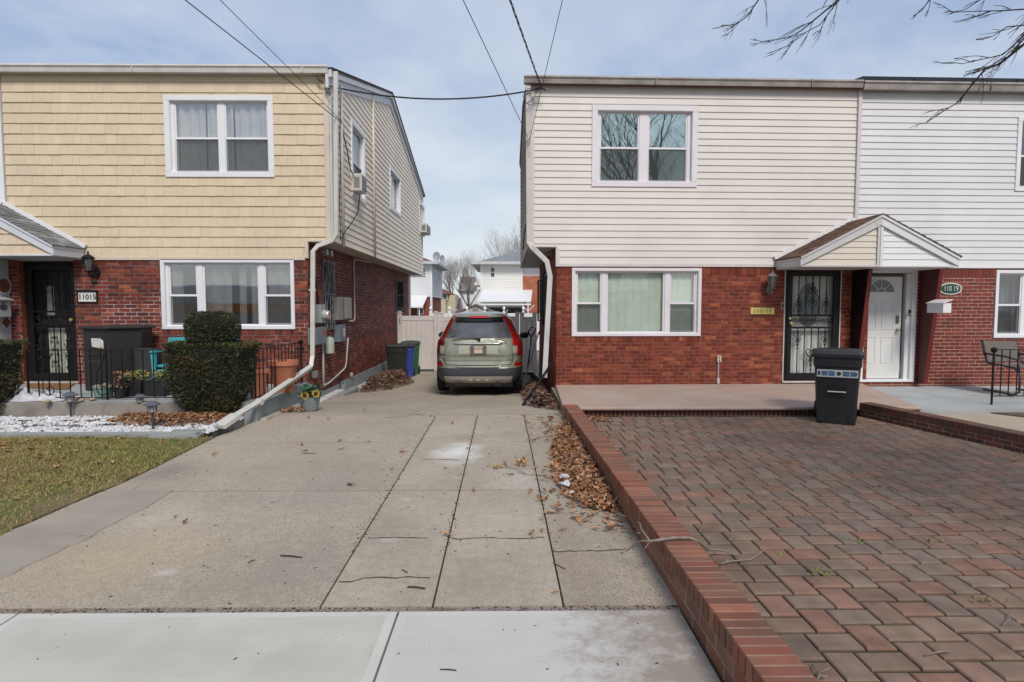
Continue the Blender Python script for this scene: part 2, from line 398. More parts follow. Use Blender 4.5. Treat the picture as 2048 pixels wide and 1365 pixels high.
# ================================================================== HOUSES
YL, YR, KSH, XSH = 10.4, 10.9, .026, .43
def shear(x, y, z): return (x, y+KSH*(x-XSH), z)
def fl(u, v):
    p = P(u, v, Y=YL); return p[0], p[2]
def fr_(u, v, Y=None):
    Y = YR if Y is None else Y; d = ray(u, v); t = (Y-KSH*XSH)/(d.y-KSH*d.x); return d.x*t, CZ+d.z*t
def FLr(Y): return lambda s, d, z: (s, Y-d, z)
FL_ = FLr(YL); FRr = FLr(YR)
XU, XL = -3.09, -3.53                       # upper / lower side wall of the left house
FSU = lambda s, d, z: (XU+d, s, z)
FSL = lambda s, d, z: (XL+d, s, z)
def scroll(mb, F0, cx, cz, r, turns=1.35, a0=0, mir=1, rad_=.006, tail=0):
    pts = []
    for i in range(22):
        t = i/21; a = a0+turns*2*PI*t; q = r*(1-.78*t)
        pts.append((cx+mir*q*math.cos(a), F0, cz+q*math.sin(a)))
    mb.tube(pts, rad_, 5)
def heart(mb, d, cx, cz, r, up=1, rr=.006):
    for m in (1, -1):
        pts = [(cx, d, cz-up*r*1.3)]
        for i in range(18):
            t = i/17; a = -PI*.35+t*PI*1.75; q = r*.52*(1-.55*t)
            pts.append((cx+m*(r*.5+q*math.cos(a)), d, cz+up*(q*math.sin(a)*1.1)))
        mb.tube(pts, rr, 5)
def knuckle(mb, d, cx, cz, w_=.03):
    mb.box(cx-w_*.45, cx+w_*.45, d-.008, d+.008, cz-.012, cz+.012)
    mb.tube([(cx-w_, d, cz+.01), (cx-w_*.4, d, cz), (cx+w_*.4, d, cz), (cx+w_, d, cz+.01)], .006, 5)
def ornament(mb, d, cx, c0, c1, up=1):
    """c0..c1 vertical extent: heart at one end, small curls and a spear at the other"""
    h = c1-c0; z = lambda t: (c0+h*t) if up > 0 else (c1-h*t)
    heart(mb, d, cx, z(.2), h*.24, -up, .0055)
    for m in (1, -1):
        scroll(mb, d, cx+m*h*.14, z(.5), h*.10, 1.1, PI/2, m, .0055)
        pts = [(cx, d, z(.42)), (cx+m*.03, d, z(.6)), (cx+m*.018, d, z(.8)), (cx, d, z(.88))]; mb.tube(pts, .0055, 5)
        mb.tube([(cx, d, z(.62)), (cx+m*h*.13, d, z(.66))], .005, 5)
        mb.tube([(cx, d, z(.9)), (cx+m*.03, d, z(1))], .005, 5)
    knuckle(mb, d, cx, z(.36)); knuckle(mb, d, cx, z(.6))
def security_door(F, s0, s1, z0, z1, parent, bars=5, style='right', label=None, inner=None, outer=.06):
    m = MB(F); d0, d1 = -.03, .03
    ring(m, s0, s1, z0, z1, .045, -.06, .012); ring(m, s0+.045, s1-.045, z0+.03, z1-.05, .085, d0, d1, .10, .12)
    a, b = s0+.13, s1-.13; H = z1-z0; zm = z0+H*.53; hb = .11
    m.box(a, b, d0, d1, zm+hb-.01, zm+hb+.025); m.box(a, b, d0, d1, zm-hb-.025, zm-hb+.01)
    dr = m.obj('security_door', black, parent, bevel=.003, seg=1, label=label)
    zt, zb = z1-.15, z0+.15; w_ = b-a; g = MB(F)
    for i in range(1, bars+1):
        x = a+w_*i/(bars+1); g.box(x-.007, x+.007, -.008, .008, zb, zm-hb); g.box(x-.007, x+.007, -.008, .008, zm+hb, zt)
    for i in range(7): scroll(g, 0, a+w_*(i+.5)/7, zm, .05, 1.3, i*2.1, (-1)**i, .0055)
    for i in range(6): heart(g, 0, a+w_*(i+1)/7, zm+.02*(-1)**i, .05, (-1)**i, .005)
    xc = (a+b)/2
    if style == 'right':
        xs = [a+w_/6, b-w_/6]
        for x in xs: ornament(g, 0, x, zm+hb+.03, zm+hb+.42, 1); ornament(g, 0, x, zm-hb-.42, zm-hb-.03, -1)
        ornament(g, 0, xc, zt-.52, zt-.03, 1); heart(g, 0, xc, zm+hb+.24, .09, 1)
        ornament(g, 0, xc, zb+.05, zb+.5, -1); heart(g, 0, xc, zb+.42, .1, 1)
    else:
        for side in (a+w_*.13, b-w_*.13):
            for k in range(7):
                zz = zb+.05+k*(zm-hb-zb)/7.2
                scroll(g, 0, side, zz+.04, .065, 1.4, k*1.3, (-1)**k, .008); scroll(g, .004, side+.02*(-1)**k, zz+.1, .05, 1.2, k, (-1)**(k+1), .008)
                zz = zm+hb+.06+k*(zt-zm-hb)/7.4
                scroll(g, 0, side, zz+.04, .065, 1.4, k*1.7, (-1)**k, .008); scroll(g, .004, side, zz+.1, .05, 1.2, k, (-1)**(k+1), .008)
        for k in range(3):
            zz = zb+.12+k*.22
            for q in (-.045, .045): scroll(g, 0, xc+q, zz, .03, 1.1, PI*1.5, 1 if q > 0 else -1, .007); scroll(g, 0, xc+q, zz+.07, .03, 1.1, PI/2, 1 if q > 0 else -1, .007)
        for k in range(9): scroll(g, 0, xc+R(-.12, .12), zm+hb+R(.1, .75), .05, 1.3, R(0, 6), 1, .006)
    g.obj('scrollwork', black, dr)
    k = MB(F); kx = s0+.09 if style == 'right' else s1-.1
    k.lathe([(.0, 0), (.012, 0), (.012, .03), (.03, .04), (.034, .055), (.026, .07), (0, .074)], (kx, .03, zm-.03), 14, 'y')
    if style == 'right': k.lathe([(0, 0), (.024, 0), (.024, .012), (0, .014)], (kx, .03, zm+.06), 14, 'y')
    k.obj('handle', brass, dr, smooth=True); return dr
gutL = M('weathered_white_gutter', (.55, .53, .5), .5, .12, 3, dirt=((.42, .40, .37), .5, .85, 1.2), streak=(3, 1, 1))
gutR = M('grimy_grey_gutter', (.30, .27, .25), .55, .15, 3, dirt=((.15, .125, .11), .42, .72, 1.1), streak=(2, 1, 3))
shingR = M('brown_shingles', (.1, .05, .035), .9, .3, 6, .5, 60, isl=[(.14, .07, .048), (.105, .05, .035), (.17, .085, .055), (.085, .045, .036)])
shingG = M('grey_shingles', (.2, .2, .2), .9, .3, 6, .5, 60, isl=[(.17, .175, .175), (.23, .235, .23), (.19, .195, .19), (.15, .155, .155)])
shingD = M('dark_shingles', (.07, .06, .055), .9, .3, 6, .5, 60, isl=[(.07, .062, .055), (.05, .045, .04), (.09, .08, .07), (.06, .05, .05)])
soff = M('cream_soffit', (.50, .44, .37), .6, .08, 1.5)
def gutter(x0, x1, yf, zt, parent, mt, h=.15):
    m = MB(); pr = [(yf, zt), (yf-.01, zt-.03), (yf+.012, zt-.06), (yf+.02, zt-h), (yf+.11, zt-h), (yf+.11, zt-.01), (yf+.1, zt-.01), (yf+.1, zt-h+.01), (yf+.03, zt-h+.01), (yf+.014, zt)]
    m.prism(pr, x0, x1, 'x'); 
    x = x0+2.4
    while x < x1-.3: m.box(x, x+.015, yf-.012, yf+.1, zt-h+.003, zt+.002); x += 2.9
    return m.obj('gutter', mt, parent)
def gable_roof(x0, x1, y0, ym, y1, ze, zr, parent, mt, sh=True, t=.1):
    m = MB()
    m.prism([(y0, ze), (ym, zr), (y1, ze), (y1, ze-t), (ym, zr-t), (y0, ze-t)], x0, x1, 'x')
    for (ya, yb) in ((y0-.02, ym), (y1+.02, ym)):
        n = 26 if sh else 0; dy = (yb-ya)/max(n, 1); L = math.hypot(yb-ya, zr-ze)
        for i in range(n):
            q0, q1 = ya+dy*i, ya+dy*(i+1)
            h0, h1 = ze+(zr-ze)*i/n, ze+(zr-ze)*(i+1)/n
            m.quad((x0-.01, q0, h0+.016), (x1+.01, q0, h0+.016), (x1+.01, q1, h1+.004), (x0-.01, q1, h1+.004))
            m.quad((x0-.01, q0, h0+.016), (x1+.01, q0, h0+.016), (x1+.01, q0, h0-.004), (x0-.01, q0, h0-.004))
    return m.obj('roof', mt, parent)
def canopy_half(xc, xe, yw, yf, zb, za, parent, fascia, shing, side_fn, sgn, trim=None, name='door_canopy'):
    """half of a gabled door canopy: ridge over xc, eave at xe, wall plane yw, front yf"""
    m = MB(); lo, hi = min(xc, xe), max(xc, xe); W = abs(xe-xc); sl = (za-zb-.17)/W
    zt = lambda x: za-abs(x-xc)*sl
    X_ = lambda t: xc+(xe-xc)*t
    fw = .15
    # raking fascia, eave fascia, soffit
    m.prism([(xc, za), (xe, zt(xe)), (xe, zt(xe)-.17), (X_(.93), zt(X_(.93))-.17), (xc, za-.19)], yf-.02, yf+.01)
    m.prism([(xc, za+.008), (xe, zt(xe)+.008), (xe, zt(xe)-.05), (xc, za-.055)], yf-.04, yf-.021)
    m.box(*sorted((xe-sgn*.02, xe)), yf+.011, yw, zb, zt(xe)); m.box(*sorted((xe-sgn*.028, xe+sgn*.012)), yf+.011, yw, zt(xe)-.055, zt(xe)+.004)
    m.box(lo, hi-.021 if sgn > 0 else hi, yf+.03, yw, zb-.012, zb+.01)
    if trim: m.box(xc+sgn*.003, xc+sgn*.05, yf-.005, yf+.012, zb-.01, za-.2)
    m.box(lo, hi, yf-.004, yf+.012, zb-.01, zb+.018)
    c = m.obj(name, fascia, parent, bevel=.003, seg=1)
    s = MB(FLr(yf+.03)); k = MB(FLr(yf+.03))
    a, b, cc = (sl*sgn, 1, za-.17+sl*sgn*xc)
    side_fn(s, lo, hi, zb, za-.15, [(a, b, cc)])
    s.obj('gable_siding', side_fn.mats, c)
    r = MB(); n = 13; wy = yw-.0
    for i in range(n):
        t0, t1 = 1-i/n, 1-(i+1)/n; x0, x1 = X_(t0*1.02), X_(t1)
        y = yf-.05; 
        while y < wy:
            y2 = min(y+R(.13, .2), wy); h = R(.02, .03)
            r.add([(x0, y, zt(x0)+h), (x0, y2-.002, zt(x0)+h), (x1, y2-.002, zt(x1)+.012), (x1, y, zt(x1)+.012), (x0, y, zt(x0)), (x0, y2-.002, zt(x0)), (x1, y, zt(x1)), (x1, y2-.002, zt(x1))],
                  [(0, 1, 2, 3), (4, 5, 1, 0), (4, 0, 3, 6), (5, 7, 2, 1)]); y = y2
    ro = r.obj('roof', shing, c)
    f = MB(); f.tube([(X_(1.03), wy-.012, zt(xe)+.045), (xc, wy-.012, za+.05)], 0, sq=(.03, .07)); f.obj('flashing', white, c)
    return c
# ---------------------------------------------------------------- left house
HL = thing('corner_house', 'two-storey house with butter-yellow shingles over red brick, left of the driveway', 'house', (-6, 16, 0))
XP = fl(4, 300)[0]; ZT, ZB, ZS = fl(400, 149)[1], fl(400, 517)[1], fl(640, 482)[1]
wu = [*fl(333, 355), *fl(546, 192)]; wl = [*fl(326, 659), *fl(588, 519)]
lb = fl(628, 600)[0]
hU = (wu[0]+.03, wu[2]-.03, wu[1]+.03, wu[3]-.03); hLw = (wl[0]+.02, wl[2]-.02, wl[1]+.02, wl[3])
m = MB(FL_); zs_ = ZB+.02
shakes(m, XP+.05, XU-.05, zs_, ZT, [hU, (XL+.02, 0, 0, ZS)])
m.obj('shingle_siding', [cream_shake, dark], HL)
t = MB(FL_)
t.box(XU-.09, XU, -.02, .034, ZS, ZT-.03); t.box(XL-.03, XL+.03, -.02, .034, ZB-.0, ZS-.001)
t.box(XP+.04, XL-.031, -.02, .03, ZB-.035, ZB+.02); t.box(XL+.031, XU-.092, -.02, .03, ZS-.02, ZS+.015)
t.box(XP+.04, XU-.092, -.02, .036, ZT-.04, ZT+.06)
t.obj('corner_trim', M('cream_trim', (.60, .52, .42), .55, .06, 2), HL, bevel=.003, seg=1)
# front brick wall: door recess and window
dx0, dx1 = fl(41, 600)[0], fl(150, 600)[0]; zP = .25
m = MB(FL_); zb0 = fl(400, 518)[1]
wsill = wl[1]
bricks(m, XP+.0, XL, zP-.02, zb0, [(dx0, dx1, 0, 9), hLw], soldier=[(wl[0], wl[2]+.02, wsill-.1, wsill-.005), (dx1+.02, wl[0]-.02, zb0-.075, zb0-.002)])
m.quad((dx0, 0, zP), (dx0, -.35, zP), (dx0, -.35, zb0), (dx0, 0, zb0)); m.quad((dx1, 0, zP), (dx1, -.35, zP), (dx1, -.35, zb0), (dx1, 0, zb0))
m.c = 1; m.quad((dx0, -.4, zb0), (dx1, -.4, zb0), (dx1, 0, zb0), (dx0, 0, zb0))
m.obj('front_brick_wall', [brickL, mortL], HL)
# side walls
GZL = P(300, 128, Y=YL-.17)[2]; RD = P(785, 186, X=XU+.09); RE = P(849.5, 386, X=XU+.09); ZE = ZT+.03
yr0, yr1, ym = YL-.02, RE[1]-.15, RD[1]; zr = RD[2]-.06; ZE2 = RE[2]-.03
bw = []
for (u0, v0, u1, v1) in ((642, 519, 668, 655), (790, 558, 806, 622)):
    y0 = P(u0, v0, X=XL)[1]; y1 = P(u1, v1, X=XL)[1]; bw.append([y0, y1, P(u1, v1, X=XL)[2], P(u0, v0, X=XL)[2]])
m = MB(FSL); bricks(m, YL, yr1-.5, -.05, ZS, [(q[0]+.02, q[1]-.02, q[2]+.02, q[3]-.02) for q in bw]+[(YL+1.75, YL+2.15, -.3, .12)]); m.obj('side_brick_wall', [brickL, mortL], HL)
m = MB(); m.box(XL-.3, XL+.02, YL+.001, YL+1.75, -.6, .0); m.box(XL-.3, XL+.025, YL+2.15, yr1-.5, -.6, .02); m.box(XL-.35, XL-.15, YL+1.75, YL+2.15, -.6, .14)
m.obj('foundation', M('grey_parging', (.26, .28, .28), .85, .15, 3, .3, 30, dirt=((.1, .09, .08), .55, .75, 2.5)), HL)
sw = []
for (u0, v0, u1, v1) in ((700, 236, 729.5, 392), (778, 328, 800.5, 424), (838, 400, 848.2, 466)):
    a = P(u0, v0, X=XU); b = P(u1, v1, X=XU); sw.append([a[1], b[1], P(u0, v1, X=XU)[2] if False else b[2], a[2]])
sw[0][2] = 3.85; sw[0][3] = 5.36; sw[1][2] = 4.22; sw[1][3] = 5.38; sw[2][2] = 4.25; sw[2][3] = 5.4
m = MB(FSU); rake = [((zr-ZE)/(ym-yr0)*-1, 1, ZE-(zr-ZE)/(ym-yr0)*yr0-.24), ((zr-ZE2)/(yr1-ym), 1, zr+(zr-ZE2)/(yr1-ym)*ym-.24)]
lap(m, YL+.03, yr1, ZS, 7.5, [(q[0]+.02, q[1]-.02, q[2]+.02, q[3]-.02) for q in sw], rake, e=.127, t=.016)
m.quad((YL, -.01, ZS), (yr1, -.01, ZS), (yr1, -.01, 5.7), (ym, -.01, 7.2), (YL, -.01, 5.7)) if False else None
m.obj('lap_siding', M('cream_lap_side', (.80, .71, .585), .55, .05, 1.2, .05, 60), HL)
m = MB()
for (ya, za, yb, zb) in ((yr0-.12, ZE-.03, ym, zr), (ym, zr, yr1+.15, ZE2-.04)):
    m.prism([(ya, za), (yb, zb), (yb, zb-.27), (ya, za-.27)], XU-.02, XU+.035, 'x'); m.prism([(ya, za+.04), (yb, zb+.04), (yb, zb-.09), (ya, za-.09)], XU+.036, XU+.09, 'x')
m.box(XU-.02, XU+.03, YL-.0, YL+.07, ZS, ZT-.1); m.box(XU-.02, XU+.028, yr1-.06, yr1+.02, ZS, 5.7)
m.obj('rake_trim', M('grey_white_trim', (.58, .58, .60), .45, .05, 2), HL, bevel=.004, seg=1)
m = MB(); m.box(XL-.4, XU-.004, YL+.004, yr1-.004, ZS-.004, ZS+.03); m.box(XL-.4, XL-.0, yr1-.5, yr1-.01, -.4, ZS); m.obj('soffit', soff, HL)
gable_roof(XP, XU+.1, yr0-.1, ym, yr1+.15, ZE+.03, zr+.06, HL, shingD, t=.045)
gutter(XP, XU+.03, YL-.17, GZL, HL, gutL, .13)
# back walls so the house is closed
m = MB(); m.box(XP, XU-.02, yr1-.05, yr1, ZS, 5.8); m.box(XP, XL-.4, yr1-.5, yr1-.45, -.4, ZS); m.obj('back_wall', cream_side, HL)
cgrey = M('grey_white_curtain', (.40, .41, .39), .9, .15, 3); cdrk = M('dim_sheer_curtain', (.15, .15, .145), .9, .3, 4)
def units(pxs, fn, row):
    return [(t, fn(a, row)[0], fn(b, row)[0]) for t, a, b in pxs]
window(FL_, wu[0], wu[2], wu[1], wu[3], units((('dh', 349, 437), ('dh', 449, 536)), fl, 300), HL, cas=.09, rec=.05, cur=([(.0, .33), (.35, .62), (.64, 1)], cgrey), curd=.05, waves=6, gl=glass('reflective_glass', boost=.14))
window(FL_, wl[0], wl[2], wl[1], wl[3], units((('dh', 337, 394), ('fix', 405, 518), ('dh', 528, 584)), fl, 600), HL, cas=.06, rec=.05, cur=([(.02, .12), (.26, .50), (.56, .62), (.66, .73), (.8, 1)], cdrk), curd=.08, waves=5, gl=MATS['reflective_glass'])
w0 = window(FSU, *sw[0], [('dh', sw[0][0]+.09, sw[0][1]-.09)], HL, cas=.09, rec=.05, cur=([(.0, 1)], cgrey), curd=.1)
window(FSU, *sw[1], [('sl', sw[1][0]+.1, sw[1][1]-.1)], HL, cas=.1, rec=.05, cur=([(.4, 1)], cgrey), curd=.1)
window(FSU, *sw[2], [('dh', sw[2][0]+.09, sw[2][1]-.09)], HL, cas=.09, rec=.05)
for q in bw:
    ww = window(FSL, *q, [('dh', q[0]+.06, q[1]-.06)], HL, mt=M('dark_sash', (.08, .08, .09), .5), cas=.055, rec=.07)
    b = MB(FSL); n = 7; 
    for i in range(n): x = q[0]+(q[1]-q[0])*(i+.5)/n; b.tube([(x, .05, q[2]-.03), (x, .05, q[3]+.0)], .009, 6); b.tube([(x, .01, q[2]-.03), (x, .05, q[2]-.03)], .009, 6)
    for z in (q[2]+.1, (q[2]+q[3])/2, q[3]-.03): b.box(q[0], q[1], .045, .06, z, z+.012)
    b.obj('window_bars', black if q is bw[1] else M('worn_white_iron', (.3, .3, .3), .5, .5, 20, dirt=(black_c := (.02, .02, .02), .4, .6, 8)), ww)
# front door recess
FD = FLr(YL+.1)
security_door(FD, dx0+.02, dx1-.0, zP+.03, fl(100, 523)[1], HL, style='left')
m = MB(FLr(YL+.22)); m.box(dx0, dx1, -.05, 0, zP, zb0); m.c = 1
xa, xb = dx0+.3, dx1-.32; m.box(xa, xb, 0, .012, zP+.1, zP+.98); m.box(xa-.0, xa+.13, 0, .012, zP+1.2, zP+1.75)
m.obj('door', [M('dark_brown_door', (.03, .027, .022), .5, .3, 8), M('pale_door_glass', (.42, .44, .36), .5, .15, 12)], HL)
m = MB(FL_); m.box(dx0, dx1, -.1, .02, zb0-.04, zb0+.0); m.box(dx0-.0, dx1, -.3, .0, zP+.0, zP+.03); m.obj('door_lintel', M('stone_trim', (.4, .38, .34), .7), HL)
def shk(s, lo, hi, zb, zt, lines):
    z = zb
    while z < zt:
        x = lo-R(0, .1)
        while x < hi:
            x2 = x+R(.12, .24); pl = clip([(max(x, lo)+.001, z), (min(x2, hi)-.001, z), (min(x2, hi)-.001, z+.178), (max(x, lo)+.001, z+.178)], lines) if min(x2, hi)-max(x, lo) > .01 else []
            if len(pl) > 2: s.quad(*[(q[0], .02*(1-(q[1]-z)/.178)+.002, q[1]) for q in pl])
            x = x2
        z += .178
shk.mats = cream_shake
cn = P(102, 511, Y=9.69)
canopy_half(XP, fl(170, 500)[0], YL-.03, 9.69, cn[2], cn[2]+.17+.76, HL, M('blue_white_fascia', (.60, .61, .66), .5, .05, 3), shingG, shk, 1)
# ---------------------------------------------------------------- attached house at the left edge
HN = thing('attached_house', 'house cut off at the left edge, only white trim and half canopy showing', 'house', (-11, 16, 0))
m = MB(FL_); shakes(m, XP-4.5, XP-.05, ZB+.02, ZT, []); m.obj('shingle_siding', [M('white_shake', (.62, .62, .64), .7, .05, 2), dark], HN)
m = MB(FL_); m.box(XP-.05, XP+.038, -.02, .045, ZB+.9, ZT+.05); m.obj('corner_trim', white, HN)
m = MB(FL_); bricks(m, XP-4.5, XP-.0, zP-.02, zb0, [(XP-1.1, XP-.25, 0, 9)]); m.obj('front_brick_wall', [brickL, mortL], HN)
m = MB(FLr(YL+.1)); m.box(XP-1.1, XP-.25, -.04, 0, zP, zb0); m.obj('door', white, HN)
gable_roof(XP-4.5, XP-.002, yr0-.1, ym, yr1+.15, ZE+.03, zr+.06, HN, shingD); gutter(XP-4.5, XP-.002, YL-.17, GZL, HN, gutL, .13)
XF[0] = IDENT
canopy_half(XP-.001, XP-1.4, YL-.03, 9.69, cn[2], cn[2]+.17+.76, HN, MATS['blue_white_fascia'], shingG, shk, -1)
# white divider fin with round and diamond openings, mailbox on it
xf = P(22, 600, Y=YL)[0]
fp = MB(); fp.prism([(YL-.02, zP), (YL-.30, zP), (YL-.62, cn[2]-.02), (YL-.02, cn[2]-.02)], xf-.07, xf, 'x')
fin_ = fp.obj('porch_divider', M('grey_white_panel', (.42, .42, .43), .6, .06, 3), HN, bevel=.006)
fz = lambda v, Y: P(5, v, Y=Y)[2]
m = MB(); c = (xf+.001, YL-.14, P(12, 572, Y=10.25)[2])
m.lathe([(0, 0), (.16, 0), (.16, .012), (.125, .012), (.125, .004), (0, .004)], c, 28, 'x'); m.obj('round_opening_frame', MATS['grey_white_panel'], fin_)
m = MB(); m.lathe([(0, 0), (.122, 0), (.122, .009), (0, .009)], c, 28, 'x'); m.obj('rust_red_disc', M('rust_red', (.17, .05, .03), .7), fin_); m = MB()
zc = P(12, 645, Y=10.25)[2]; m.prism([(YL-.12, zc-.1), (YL-.03, zc), (YL-.12, zc+.1), (YL-.21, zc)], xf+.001, xf+.008, 'x'); m.obj('rust_red_diamond', M('rust_red', (.17, .05, .03), .7), fin_)
# ---------------------------------------------------------------- right house 110-17 and its white neighbour
XF[0] = shear
XC = fr_(1058, 300)[0]; XB = fr_(1113, 600)[0]; XM = fr_(1713, 350)[0]; XE = 12.6
GZR = fr_(1300, 153.5, YR-.17)[1]; RT, RS, RB = fr_(1300, 171)[1], fr_(1080, 493)[1], fr_(1300, 531)[1]
GLR = glass('reflective_green_glass', (.85, .95, .89), boost=.5, refl=(.86, 1., .93))
HR = thing('middle_house', 'two-storey house with pale beige lap siding over red brick, right of the driveway', 'house', (4, 16, 0))
HW = thing('white_sided_house', 'two-storey house with bright white lap siding over painted brick at the right edge', 'house', (9.5, 16, 0))
ru = [*fr_(1183, 374), *fr_(1396, 213)]; rl = [*fr_(1143, 673), *fr_(1403, 537)]
m = MB(FRr); lap(m, XC+.1, XM-.03, RB+.03, RT, [(ru[0]+.03, ru[2]-.03, ru[1]+.03, ru[3]-.03), (0, XB, 0, RS)]); m.obj('lap_siding', pinkish, HR)
m = MB(FRr); m.box(XC, XC+.1, -.02, .034, RS-.02, RT); m.box(XB-.02, XB+.05, -.02, .034, RB-.03, RS-.021)
m.box(XB+.051, XM-.03, -.02, .03, RB-.03, RB+.03); m.box(XC+.101, XB-.021, -.02, .03, RS-.02, RS+.012); m.box(XC+.101, XM-.03, -.02, .036, RT-.03, RT+.08)

m.obj('corner_trim', M('pale_trim', (.60, .56, .55), .5, .05, 2, dirt=((.3, .24, .2), .62, .85, 2.)), HR, bevel=.003, seg=1)
m = MB(FRr); m.box(XM-.03, XM+.035, -.02, .05, RB-.0, RT+.0); m.obj('party_wall_trim', MATS['pale_trim'], HR)
d17 = (fr_(1567, 700)[0], fr_(1676, 700)[0]); zD, zDt = .2, fr_(1620, 537)[1]
yRb = fr_(1300, 534)[1]
m = MB(FRr); rsill = rl[1]
xfin = fr_(1700, 650)[0]
bricks(m, XB, xfin+.35, .05, yRb, [(d17[0], d17[1], zD, 9), (rl[0]+.02, rl[2]-.02, rl[1]+.02, rl[3])], soldier=[(rl[0], rl[2]+.02, rsill-.1, rsill-.005), (XB+.0, rl[0]-.03, yRb-.15, yRb-.002), (rl[2]+.03, d17[0]-.03, yRb-.15, yRb-.002)])
m.obj('front_brick_wall', [brickR, mortR], HR)
security_door(FLr(YR-.005), d17[0], d17[1], zD, zDt, HR, style='right')
m = MB(FRr); m.box(d17[0]-.02, d17[0], -.06, .02, zD-.03, zDt); m.box(d17[1], d17[1]+.02, -.06, .02, zD-.03, zDt); m.box(d17[0]-.02, d17[1]+.02, -.05, .035, zD-.035, zD-.001); m.obj('door_frame', M('dusty_white_trim', (.5, .46, .42), .6, .15, 8), HR)
m = MB(FLr(YR+.1)); m.box(d17[0], d17[1], -.04, 0, zD, zDt); xc = (d17[0]+d17[1])/2
dpan = m.obj('door', M('grey_white_door', (.50, .52, .50), .45, .04, 4), HR)
m = MB(FLr(YR+.1)); m.lathe([(0, 0), (.2, 0), (.2, .02), (.17, .022), (0, .01)], (xc-.02, 0, zD+1.45), 30, 'y', 1, 2.1); m.obj('oval_glass', M('etched_glass', (.16, .18, .18), .2, .35, 7), dpan, smooth=True)
gr, mid = MATS['pale_trim'], None
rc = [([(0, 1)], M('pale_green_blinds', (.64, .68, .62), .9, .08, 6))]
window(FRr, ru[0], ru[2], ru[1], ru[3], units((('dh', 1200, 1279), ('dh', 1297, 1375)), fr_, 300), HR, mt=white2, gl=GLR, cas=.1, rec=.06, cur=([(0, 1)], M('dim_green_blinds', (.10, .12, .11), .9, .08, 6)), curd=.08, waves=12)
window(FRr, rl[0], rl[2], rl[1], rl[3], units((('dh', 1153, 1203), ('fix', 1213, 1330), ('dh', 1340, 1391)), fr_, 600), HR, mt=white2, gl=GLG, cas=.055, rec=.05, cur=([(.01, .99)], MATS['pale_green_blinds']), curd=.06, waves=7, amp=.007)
# side (mostly hidden), soffit, roof
FRU = lambda s, d, z: (XC-d, s, z); FRL = lambda s, d, z: (XB-d, s, z); ry1, rym, zr = 16.9, 14.0, 6.3
m = MB(FRU); sl_ = (zr-RT-.03)/(rym-YR)
lap(m, YR+.03, ry1, RS, 7.5, [], [(-sl_, 1, RT+.03-sl_*YR-.1), (sl_, 1, zr+sl_*rym-.1)], e=.127, t=.016); m.obj('side_lap_siding', M('grey_side_lap', (.50, .47, .44), .55, .05, 1.2, dirt=((.12, .11, .1), .6, .75, 3.)), HR)
m = MB(FRL); b1 = P(1093, 600, X=XB)[1]
bricks(m, YR, ry1-.5, -.4, RS, []); m.obj('side_brick_wall', [brickR, mortR], HR)
for ya, yb, zc0, zc1 in ((13.0, 13.8, 1.25, 2.4), (15.2, 15.8, 1.3, 2.3)):
    ww = window(FRL, ya, yb, zc0, zc1, [('dh', ya+.06, yb-.06)], HR, mt=MATS['dark_sash'], cas=.055, rec=.04)
    b = MB(FRL)
    for i in range(6): x = ya+(yb-ya)*(i+.5)/6; b.tube([(x, .09, zc0-.06), (x, .09, zc1+.03)], .01, 6)
    for z in (zc0-.05, zc1): b.box(ya, yb, .0, .1, z, z+.012)
    b.obj('window_bars', black, ww)
m = MB(); m.box(XC+.004, XB+.3, YR+.004, ry1-.004, RS-.004, RS+.03); m.obj('soffit', M('grey_white_soffit', (.5, .49, .48), .6, .08, 2), HR)
m = MB(); m.box(XC+.02, XM, ry1-.05, ry1, RS, RT); m.box(XB+.02, XM, ry1-.5, ry1-.45, -.4, RS); m.obj('back_wall', cream_side, HR)
gable_roof(XC-.03, XM-.001, YR-.12, rym, ry1+.15, GZR-.05, zr+.06, HR, shingR); gutter(XC-.1, XM-.02, YR-.17, GZR, HR, gutR, .135)
xcn = fr_(1762, 450, 9.98)[0]
def lapfn(mt):
    def f(s, lo, hi, zb, zt, lines): lap(s, lo+.02, hi, zb+.02, zt, (), lines, e=.104, t=.012)
    f.mats = mt; return f
xl17 = fr_(1549, 512)[0]; xr19 = fr_(1917, 520, 9.98)[0]; zcb = fr_(1700, 533, 9.98)[1]; zca = fr_(1762, 429, 9.98)[1]
canopy_half(xcn, xcn-(xr19-xcn), YR-.03, 9.98, zcb, zca, HR, M('off_white_fascia', (.52, .51, .5), .5, .06, 4, dirt=((.3, .25, .2), .6, .8, 3.)), shingR, lapfn(M('cream_gable_lap', (.62, .56, .48), .6, .04, 3)), -1, trim=True)
canopy_half(xcn+.001, xr19, YR-.03, 9.98, zcb, zca, HW, M('clean_white_fascia', (.66, .66, .67), .5, .03, 4), shingD, lapfn(M('white_gable_lap', (.72, .72, .72), .5, .03, 3)), 1, trim=True)
def fin17(x, parent, left, edge):
    m = MB(); y0, y1, yt = YR-.01, YR-.2, YR-.50
    m.prism([(y0, .16), (y1, .16), (yt, zcb-.015), (y0, zcb-.015)], x-.035, x+.035, 'x')
    o = m.obj('porch_divider', left, parent)
    m = MB(); m.prism([(y1, .16), (y1-.02, .16), (yt-.02, zcb-.015), (yt, zcb-.015)], x-.037, x+.037, 'x'); m.obj('red_edge', edge, o); return o
rede = M('red_paint', (.13, .014, .012), .45, .1, 4)
fin17(xfin+.04, HR, M('near_black_panel', (.006, .005, .005), .4, .2, 3, spec=.3), rede)
xf2 = fr_(1836, 650)[0]+.03; fin17(xf2, HW, M('shaded_red_panel', (.085, .016, .014), .6, .12, 3), rede)  # side face in a darker red than the edge: its shade is in the colour
